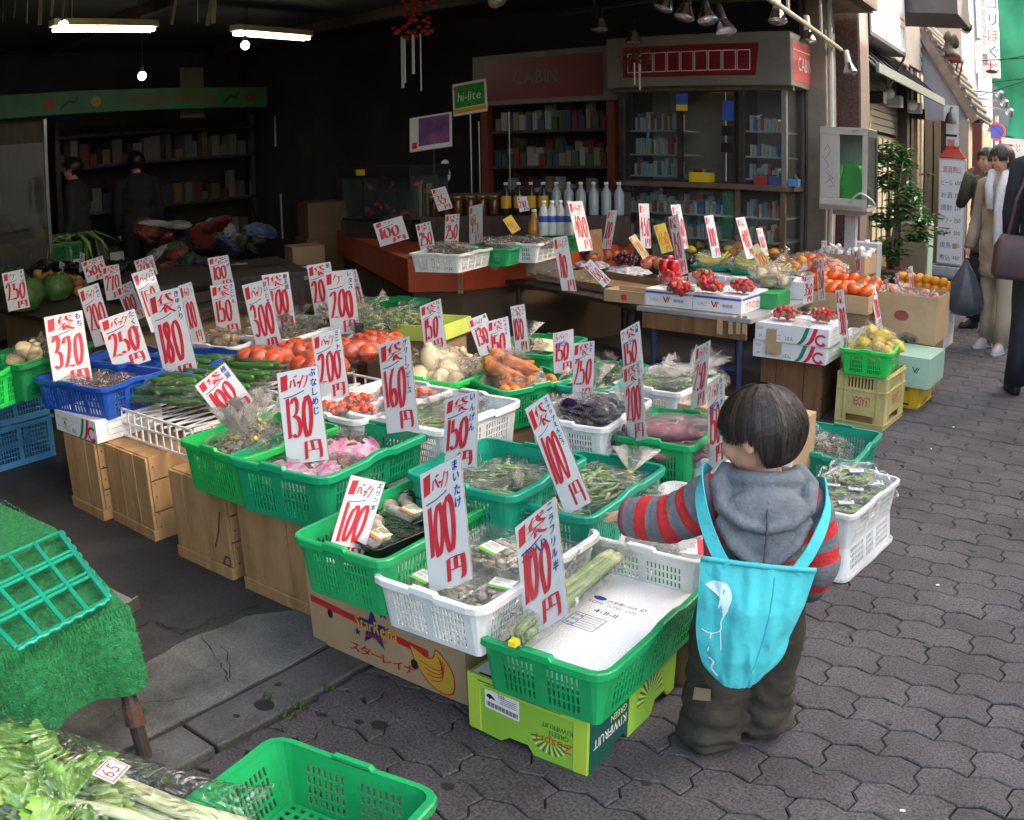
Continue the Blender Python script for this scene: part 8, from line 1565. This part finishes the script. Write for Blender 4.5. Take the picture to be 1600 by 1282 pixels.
def tote(front):
 mb=MB();nu,nv=44,40;vs=[]
 for i_ in range(nv+1):
  v=i_/nv;z=.512-.262*v
  wl=.104 if v<.50 else .104-.034*((v-.50)/.50)**1.6;wr_=.124-.016*v/.3 if v<.30 else .108-.026*(v-.3)/.3 if v<.6 else .084-.046*((v-.60)/.40)**1.7
  bl=.030*min(1,v*2.6+.10)*(1-.55*max(0,v-.75)/.25)
  for j_ in range(nu+1):
   s_=-1+2*j_/nu;x=bx+s_*(wl if s_<0 else wr_);zz2=z-.010*s_*(1-v)+.004*(1-v)**4*cos(s_*9)+.030*abs(s_)**2.5*max(0,(v-.7)/.3)**2
   fold=.0055*sin(9*s_+5*v)*v*(1-v)*2+.010*NZ.noise(V((s_*1.5+v*1.2,v*2.0,3)))+.006*NZ.noise(V((s_*5,v*4,9)))+.008*(1-abs(s_+.55-.9*v)/.16 if abs(s_+.55-.9*v)<.16 else 0)*v*.7
   e_=max(0,1-abs(s_)**2.2);y=by+.022*(1-v)-(bl*e_+fold*min(1,e_*3))*(1 if front else-.55);vs.append((x,y,zz2))
 mb.add(vs,[(i_*(nu+1)+j_,i_*(nu+1)+j_+1,(i_+1)*(nu+1)+j_+1,(i_+1)*(nu+1)+j_)for i_ in range(nv)for j_ in range(nu)]);return mb
bagm=ob('bag_body',tote(True),TQ,bgt,smooth=True);ob('bag_back',tote(False),TQ,bgt,smooth=True)
ob('top_hem',MB().tube([(bx-.103+.226*k/12,by+.018-.006*sin(pi*k/12),.512+.010*(1-k/5.5))for k in range(13)],[(.003,.006)]*13,6),TQ,bgt,smooth=True)
def strap(pts,w):
 pts=sm(pts,4);mb=MB();vs=[]
 for i,p in enumerate(pts):
  p=V(p);d=(V(pts[min(i+1,len(pts)-1)])-V(pts[max(i-1,0)])).normalized();out=V((p.x*.3,p.y-.0,0)).normalized()if(p.x or p.y)else V((0,-1,0));s_=d.cross(out).normalized()*w/2;vs+=[p-s_,p+s_,p+s_+out*.003,p-s_+out*.003]
 fs=[]
 for i in range(len(pts)-1):
  for j in range(4):fs.append((4*i+j,4*i+(j+1)%4,4*i+4+(j+1)%4,4*i+4+j))
 return mb.add(vs,fs)
ob('strap',strap([(-.075,-.136,.508),(-.094,-.122,.535),(-.118,-.092,.585),(-.128,-.045,.628),(-.120,.01,.650),(-.105,.06,.625)],.026),TQ,bgt);ob('strap',strap([(.062,-.134,.498),(.088,-.120,.532),(.112,-.095,.575),(.128,-.05,.605),(.125,.0,.63),(.115,.05,.61)],.026),TQ,bgt)
from mathutils.bvhtree import BVHTree
_bv=BVHTree.FromPolygons([v.co[:]for v in bagm.data.vertices],[p.vertices[:]for p in bagm.data.polygons])
def onbag(x,z,off=.0012):
 h_=_bv.ray_cast(V((x,-1,z)),V((0,1,0)));return(x,(h_[0].y if h_[0]else by-.03)-off,z)
ob('seam',MB().tube([onbag(bx+.040-.0002*k*k,.49-.0168*k,0)for k in range(13)],.0014,5),TQS,bgt)
bd=MB();wing=sm([(-.040,.016),(-.022,.026),(.000,.022),(.010,.000),(.004,-.026),(-.004,-.040),(-.004,-.012),(-.014,-.026),(-.012,-.004),(-.024,.008),(-.040,.016)],4);wc=(sum(p_[0]for p_ in wing)/len(wing),sum(p_[1]for p_ in wing)/len(wing));bd.add([(*wc,0)]+[(*p_,0)for p_ in wing],[(0,i_+1,i_+2)for i_ in range(len(wing)-1)]);bd.line(sm([(.004,-.026),(-.006,-.05),(-.006,-.068),(-.022,-.078),(-.040,-.072)],4),.0022);bd.line([(-.022,-.078),(-.026,-.115)],.0020);bd.line([(-.006,-.068),(-.002,-.108)],.0018);bd.line(sm([(-.022,-.128),(-.014,-.134),(-.016,-.15),(-.004,-.165)],4),.004)
def wrapbag(v):return onbag(bx-.050+v[0]*1.05,.452+v[1]*1.05)
bd.v=[wrapbag(v)for v in bd.v];ob('bird_drawing',bd,mat('drawing_white',(.62,.80,.82),.7),bgt)

# ---------------------------------------------------------------- passers-by
def adult(label,loc,rz,H,coat,pants,hairm,shoes,hem=.50,arms=None,stride=.0,headyaw=0,longhair=False,trim=None,tilt=0,wide=1.0):
 k=H/1.60;t=thing('person',label,'person',loc,rz);Vk=lambda x,y,z:V((x,y,z))*k
 arms=arms or{};LSh,RSh=Vk(-.17,0,1.29),Vk(.17,0,1.29);LE_,LW=[Vk(*p)for p in arms.get('L',((-.22,-.02,1.03),(-.20,.08,.80)))];RE_,RW_=[Vk(*p)for p in arms.get('R',((.22,-.02,1.03),(.20,.08,.80)))]
 nd={'pelvis':(Vk(0,0,.84),.11*k),'waist':(Vk(0,0,1.0),.10*k),'chest':(Vk(0,0,1.2),.12*k),'neck':(Vk(0,.01,1.36),.05*k),'skull':(Vk(0,.02,1.45),.06*k),'lsh':(LSh,.05*k),'lel':(LE_,.036*k),'lwr':(LW,.025*k),'rsh':(RSh,.05*k),'rel':(RE_,.036*k),'rwr':(RW_,.025*k)}
 ed=[('pelvis','waist'),('waist','chest'),('chest','neck'),('neck','skull'),('chest','lsh'),('lsh','lel'),('lel','lwr'),('chest','rsh'),('rsh','rel'),('rel','rwr')];legs=[]
 for s,f in((-1,stride),(1,-stride)):
  n='l'if s<0 else'r';hp_,kn,an,to=Vk(s*.09,0,.80),Vk(s*.095,f*.55+.02,.45),Vk(s*.10,f,.09),Vk(s*.12,f+.16,.03);nd.update({n+'hip':(hp_,.07*k),n+'kn':(kn,.04*k),n+'an':(an,.03*k),n+'to':(to,.03*k)});ed+=[('pelvis',n+'hip'),(n+'hip',n+'kn'),(n+'kn',n+'an'),(n+'an',n+'to')];legs.append((hp_,kn,an,to))
 hm,HX=head_parts(Vk(0,.025,1.495),1.05*k,headyaw,tilt)
 hands=[hand_mesh(w,(w-e),V((s,0,.2)),k,.5)for w,e,s in((LW,LE_,-1),(RW_,RE_,1))]
 fuse([skin_pts(nd,ed),tmpob(hm)]+[tmpob(h)for h in hands],.0085,3,'body',[SKIN],t);eyes(HX,t,1.0)
 hair_cap(HX,lambda az:(.035 if abs((az+pi)%(2*pi)-pi)<.8 else(-.005 if abs((az+pi)%(2*pi)-pi)<1.6 else(-.09 if longhair else-.055))),t,hairm,seed=9,r=(.090,.104,.094))
 zs=[hem-.02,hem,.70,.85,.98,1.1,1.2,1.28,1.33,1.37,1.40];aa=[.165,.18,.178,.17,.160,.168,.175,.172,.145,.09,.065];bb=[.14,.15,.15,.145,.13,.135,.135,.12,.095,.075,.065]
 if hem>.75:zs=[hem-.02,hem,.92,1.0,1.1,1.2,1.28,1.33,1.37,1.40];aa=[.165,.178,.17,.165,.172,.178,.174,.145,.09,.065];bb=[.13,.14,.135,.13,.135,.135,.12,.095,.075,.065]
 rgs=[]
 for i in range(len(zs)-1):
  for q in range(4):u=q/4;rgs.append(ell_ring((0,0,(zs[i]+(zs[i+1]-zs[i])*u)*k),(aa[i]+(aa[i+1]-aa[i])*u)*k*wide,(bb[i]+(bb[i+1]-bb[i])*u)*k*wide,36,amp=.20,seed=H))
 ob('coat',MB().rings(rgs),coat,t,smooth=True)
 for sh,e,w in((LSh,LE_,LW),(RSh,RE_,RW_)):c=sh.x/abs(sh.x);ob('sleeve',MB().tube([sh+V((-c*.06,0,.02))*k,sh,sh.lerp(e,.5),e,e.lerp(w,.5),w],[.055*k,.064*k,.057*k,.053*k,.048*k,.044*k],16),coat,t,smooth=True)
 for hp_,kn,an,to in legs:
  ob('trouser_leg',MB().tube([hp_+V((0,0,.05)),hp_-V((0,0,.05))*k,kn+V((0,0,.1)),kn,kn.lerp(an,.5),an-V((0,0,.03))],[.10*k,.098*k,.080*k,.073*k,.070*k,.072*k],18),pants,t,smooth=True)
  sh=MB();d=(to-an);d.z=0;d.normalize();c=an.copy();c.z=0;yw=atan2(d.y,d.x)
  for z,a,b,o_ in((0,.125,.045,.06),(.02,.13,.048,.06),(.05,.115,.044,.05),(.085,.07,.042,.01),(.11,.05,.04,-.01)):pass
  sh.rings([[(c.x+(a*cos(g)+o_)*k*cos(yw)-b*sin(g)*k*sin(yw),c.y+(a*cos(g)+o_)*k*sin(yw)+b*sin(g)*k*cos(yw),z*k)for g in[2*pi*j/18 for j in range(18)]]for z,a,b,o_ in((0,.125,.045,.06),(.02,.13,.048,.06),(.05,.115,.044,.05),(.085,.07,.042,.01),(.11,.05,.04,-.01))],mcb=lambda i,j:1 if i==0 else 0);ob('shoe',sh,[shoes,PAPER if shoes is not BLACK else BLACK],t,smooth=True)
 if trim:ob('coat_trim',MB().tube([Vk(-.055,.155,hem+.02),Vk(-.05,.150,.85),Vk(-.04,.148,1.1),Vk(-.05,.125,1.28),Vk(-.062,.07,1.38),Vk(0,-.06,1.40),Vk(.062,.07,1.38),Vk(.06,.125,1.28),Vk(.03,.15,1.1)],[.036*k]*9,10),trim,t,smooth=True)
 return t
NAVY=mat('navy_coat',(.012,.014,.024),.85,.3,20,bump=.3,bs=120);CHAR=mat('charcoal_trousers',(.022,.026,.034),.8,.2,20);BEIGE=mat('beige_coat',(.36,.30,.22),.8,.1,14,bump=.4,bs=70);KHAKI=mat('khaki_trousers',(.46,.40,.29),.85,.08,14,bump=.3,bs=50);FURW=mat('white_fur',(.72,.72,.74),.95,.08,40,bump=1,bs=160);OLIVEC=mat('olive_coat',(.085,.10,.065),.85,.12,14,bump=.3,bs=60);HAIRB=mat('brown_hair',(.03,.02,.014),.45,.3,60,stretch=(1,1,.1),bump=.4,bs=160)
p=at(1583,630);man=adult('man in a dark navy coat and dark trousers walking off at the right edge',(p.x+.115,p.y+.12,0),R_(12),1.66,NAVY,CHAR,HAIR,BLACK,hem=.82,stride=.16,headyaw=R_(-10))
t=thing('shoulder_bag','dark plum shoulder bag on the hip of the man in navy','bag',(p.x-.055,p.y+.02,.70),R_(12));ob('bag_body',MB().rings([rrv for rrv in[[(x,y,z)for x,y in rrect(a,b,.04)]for z,a,b in((0,.13,.05),(.03,.15,.06),(.18,.14,.055),(.25,.10,.035))]]),mat('plum_leather',(.075,.04,.045),.5,.15,10),t,smooth=True);ob('strap',MB().tube([(-.06,0,.24),(-.02,-.03,.45),(.05,-.02,.62),(.12,.0,.70)],.012,6),bpy.data.materials['plum_leather'],t)
p=at(1560,551);wo1=adult('woman in a beige coat with white fur trim carrying a grey plastic bag',(p.x-.045,p.y+.05,0),R_(158),1.50,BEIGE,KHAKI,HAIRB,mat('sneaker_white',(.36,.38,.42),.6),hem=.60,headyaw=R_(-35),longhair=True,trim=FURW,stride=.06,tilt=R_(-12),arms={'R':((.24,-.02,1.02),(.24,.10,.78))},wide=.98)
Mw=M4.Translation((p.x-.045,p.y+.05,0))@M4.Rotation(R_(158),4,'Z');hb=Mw@(V((.25,.12,.70))*(1.5/1.6))
t=thing('carrier_bag','grey plastic carrier bag hanging from the hand of the woman in beige','bag',hb);rg=[]
for z,a in((.0,.012),(-.05,.03),(-.12,.075),(-.22,.125),(-.32,.145),(-.39,.13),(-.42,.07)):rg.append([(a*cos(g)*(1+.16*NZ.noise(V((cos(g)*2.5,sin(g)*2.5,z*3)))),a*.75*sin(g)*(1+.18*NZ.noise(V((cos(g)*3,sin(g)*3,z*3+5)))),z)for g in[2*pi*j/30 for j in range(30)]])
ob('bag_body',MB().rings(rg),mat('grey_polythene',(.085,.09,.105),.28,.15,14,bump=.8,bs=18),t,smooth=True);ob('handle',MB().tube([(-.01,0,-.01),(-.015,0,.06),(.015,0,.06),(.01,0,-.01)],.008,6),bpy.data.materials['grey_polythene'],t)
p=aty(1541,300,7.75);wo2=adult('woman in an olive coat raising a hand to her mouth by the menu stand',(p.x+.02,7.75,0),R_(150),1.50,OLIVEC,CHAR,HAIR,BLACK,hem=.70,headyaw=R_(-10),arms={'R':((.24,.10,1.10),(.10,.17,1.36))})
# two shop workers in the dark
for px,y,rz,nm,m in((118,4.0,2.4,'shop worker in dark clothes bending behind the leek crate',mat('worker_dark',(.03,.028,.03),.9)),(215,4.6,1.2,'shop worker in black standing in the dark middle of the shop',mat('worker_black',(.015,.015,.017),.9))):p=aty(px,300,y);adult(nm,(p.x,y,0),rz,1.55,m,m,HAIR,BLACK,hem=.8)

# ================================================================ LEFT FOREGROUND: turf table, grid, celery
tt=thing('turf_table','low display table draped in green artificial turf with a dark iron leg','table',(0,0,0));Zt=.36
c0,c1=V((-1.675,.80,0)),V((-2.9,.80,0))
ob('board',MB().prism([(-1.70,.80),(-1.70,.32),(-3.2,.32),(-3.2,.88),(-2.3,.90)],Zt-.05,Zt-.012),DARKW,tt)
sh=MB();sh.prism([(-1.672,.835),(-1.672,.28),(-3.2,.28),(-3.2,.90),(-2.56,.905),(-2.24,.94)],Zt-.012,Zt+.004);ob('turf_top',sh,TURF,tt)
dp=MB();rows=[[],[],[],[]]
for k in range(61):
 u=k/60;a=V((-1.664,.84,0)).lerp(V((-1.664,.28,0)),u);fl=.010*sin(u*16)+.012*NZ.noise(V((u*7,0,0)));rows[0].append((a.x-.012,a.y,Zt+.005));rows[1].append((a.x+.004,a.y,Zt-.01));rows[2].append((a.x+.012+fl,a.y,Zt-.09));rows[3].append((a.x+.016+fl*1.6,a.y-.0,Zt-.185+.02*NZ.noise(V((u*4,9,0)))))
o_=0
for r_ in range(3):
 dp.add(rows[r_]+rows[r_+1],[(i,i+1,61+i+1,61+i)for i in range(60)])
ob('turf_drape',dp,TURF,tt,smooth=True)
gr=MB();rr=random.Random(3)
for k in range(15000):
 if k<9000:u,v=rr.random(),rr.random();x=-1.668-u*1.1;y=.29+v*(.53+.11*min(1,u*1.9));p=V((x,y,Zt+.003));nrm=V((rr.gauss(0,.5),rr.gauss(0,.5),1))
 else:u,v=rr.random(),rr.random();j=min(59,int(u*60));z_=v*2.999;q=int(z_);p=V(rows[q][j]).lerp(V(rows[q+1][j]),z_-q);nrm=V((1,rr.gauss(0,.5),rr.gauss(-.1,.6)))
 d=nrm.normalized()*rr.uniform(.004,.009);s_=V((rr.gauss(0,1),rr.gauss(0,1),rr.gauss(0,1))).cross(d).normalized()*.0011;gr.add([p-s_,p+s_,p+d],[(0,1,2)])
ob('turf_blades',gr,mat('turf_blade',(.018,.23,.07),.6,.3,80),tt,kind='stuff')
lg=ob('leg',MB().tube([(-1.70,.80,Zt-.04),(-1.65,.78,.13),(-1.635,.775,0)],.019,12),DMETAL,tt);ob('rust_collar',MB().tube([(-1.652,.781,.14),(-1.648,.779,.10)],.0225,12).tube([(-1.648,.779,.10),(-1.645,.778,.085)],.025,12),RUST,lg)
ob('leg',MB().tube([(-2.9,.36,Zt-.04),(-2.92,.35,0)],.019,10),DMETAL,tt);ob('leg',MB().tube([(-1.74,.36,Zt-.04),(-1.73,.35,0)],.019,10),DMETAL,tt)
a,b=at(212,945,.335),at(110,885,.335)
t=thing('steel_shelf','worn stainless shelf sticking out from under the green turf','shelf',(0,0,0));q=[at(217,943,.335),at(183,968,.335),at(20,905,.335),at(60,862,.335)];ob('shelf_plate',MB().prism([(v.x,v.y)for v in q][::-1],.330,.338),METAL,t);ob('shelf_lip',MB().bar(q[0]+V((0,0,.004)),q[1]+V((0,0,.004)),.004,.03),METAL,t)
# green grid tray leaning on the turf
g0,g1,g2,g3=at(170,935,.385),at(26,1013,.40),at(-75,905,.42),at(92,832,.385);gd=thing('plastic_grid','teal plastic grid panel lying on the artificial turf','grid',(0,0,0));bars=MB()
def bil(u,v):return(g0.lerp(g1,u)).lerp(g3.lerp(g2,u),v)
for k in range(5):u=k/4;bars.bar(bil(u,0),bil(u,1),.012,.008)
for k in range(4):
 v=k/3
 for off in((-.012,.012)if 0<k<3 else(0,)):bars.bar(bil(0,v)+(g3-g0).normalized()*off,bil(1,v)+(g3-g0).normalized()*off,.008,.007)
ob('grid_bars',bars,TEAL,gd,bevel=.002);ed_=MB()
for side in((0,0,1,0),(0,0,0,1)):
 pts=[]
 for k in range(41):u=k/40;w_=.006*(1 if int(u*16)%2 else 0);p_=bil(side[0]+(side[2]-side[0])*u,side[1]+(side[3]-side[1])*u);pts.append(p_+(g0-(g3 if side[2]else g1)).normalized()*(w_+.006))
 ed_.tube(pts,.005,6)
ob('scalloped_edge',ed_,TEAL,gd,smooth=True)
tag(ob('plastic_strip',MB().box((0,0,0),(.12,.03,.012)),BLUEP,loc=at(78,903,.345),rot=(0,0,1.0)),'blue plastic strip under the grid panel','plastic strip')
# the bag of celery on a carton in the corner
cb=thing('carton','carton under the bagged celery in the near corner','carton',(-1.27,.43,0),0);box_parts(cb,.34,.18,.30,DARKW)
A0,B0=at(-30,1222,.345),at(365,1312,.345);d=B0-A0;L=d.length;cel=thing('celery_bag','clear bag of leafy pale celery in the near left corner','bag of celery',A0,atan2(d.y,d.x));rr=random.Random(8)
def celery_leaf(t,c,ax,s,mid):
 # lobed leaflet fan: serrated outline, raised ribs
 mb=MB();out=[(0,0,0)];n=35;ring=[]
 for k in range(n):
  a_=-1.25+2.5*k/(n-1);lobe=.72+.28*abs(cos(a_*2.4))**.6;r=s*lobe*(1.0 if k%2 else .92)*(1+.12*NZ.noise(V((k*.7,mid,0))));ring.append((r*cos(a_),r*sin(a_)*.9,.14*s*sin(a_*5+mid)+.25*s*(r/s)**2*-.3))
 inner=[(p_[0]*.55,p_[1]*.55,p_[2]*.4+(.05*s if k%2 else-.01*s))for k,p_ in enumerate(ring)];vs=[(0,0,0)]+inner+ring
 fs=[(0,1+k,2+k)for k in range(n-1)]+[(1+k,1+n+k,2+n+k,2+k)for k in range(n-1)]
 o=put('leaf',mb.add(vs,fs).mesh('leaf',CELL[mid%3],True),t,c,ax);return o
CELL=[mat('celery_leaf',(.16,.33,.055),.4,.25,20,bump=.4,bs=50),mat('celery_leaf_light',(.28,.44,.12),.4,.2,20,bump=.4,bs=50),mat('celery_leaf_deep',(.13,.31,.05),.4,.25,20,bump=.4,bs=50)]
for k in range(12):
 y=-.075+.0135*k;z=rr.uniform(-.015,.03);x0_=L*rr.uniform(.18,.42);ob('stalk',MB().tube([(x0_,y*1.5,z+.02),(L*.55,y*1.0,z+.015),(L*.8,y*.75,z),(L*1.05,y*.6,z-.01)],[(.004,.004),(.009,.007),(.013,.009),(.017,.011)],8),[STEMP,LEAFP][k%4==0],cel,smooth=True)
for k in range(84):
 u=rr.random()**.8;celery_leaf(cel,(L*(-.04+.60*u),rr.gauss(0,.070)*(1-.35*u),.004+.045*rr.random()),(rr.gauss(0,.38),rr.gauss(.0,.35),rr.uniform(1.4,4.8)),rr.uniform(.060,.105),k)
put('film',MB().rings([[(L*x,s*.135*cos(a_)*(1+.06*NZ.noise(V((x*6,a_*1.5,0)))),.02+s2*.075*sin(a_)*(1+.12*NZ.noise(V((x*7,a_*2,4)))))for a_ in[2*pi*q/34 for q in range(34)]]for x,s,s2 in((-.12,1.1,.6),(-.06,1.1,.9),(.1,1.08,1.05),(.3,1.0,1.0),(.5,.92,.9),(.7,.8,.75),(.85,.72,.6),(.96,.70,.5),(1.02,.8,.25),(1.06,.9,.12))],cap=False).mesh('film',film('celery_film',(.99,1,.99),.012,.6,9,.8,.07),True),cel)
tk_=ob('price_ticket',MB().box((0,0,0),(.055,.038,.001)),PAPER,cel,loc=(L*.60,.012,.085),rot=(.25,.1,1.55));q=MB();q.line([(-.024,-.016),(.024,-.016),(.024,.016),(-.024,.016),(-.024,-.016)],.0025,.0011);word(q,'65',-.018,-.011,.024,0,z=.0012,fit=.034);ob('red_lettering',q,RED,tk_)

# ---------------------------------------------------------------- small groups of look-alikes: say which one by its place in the row
from collections import defaultdict
def _seen(o):
 c=CAMR.transposed()@(o.matrix_world.translation-V((0,0,CAM_H)));th=math.acos(-c.z/c.length);u=c.to_2d().normalized()*2*FPX*sin(th/2);return 800+u.x,641-u.y
bpy.context.view_layer.update()
_lab=defaultdict(list)
for o in COL.objects:
 if o.parent is None and o.get('category'):_lab[o['label']].append(o)
ORD=['leftmost','second from left','third from left','fourth from left','fifth from left','sixth from left','seventh from left','eighth from left','ninth from left','tenth from left']
for l,os_ in _lab.items():
 if 2<=len(os_)<=11:
  os_.sort(key=lambda o:_seen(o)[0])
  for i,o in enumerate(os_):o['label']=l+', '+('rightmost'if i==len(os_)-1 else ORD[i])
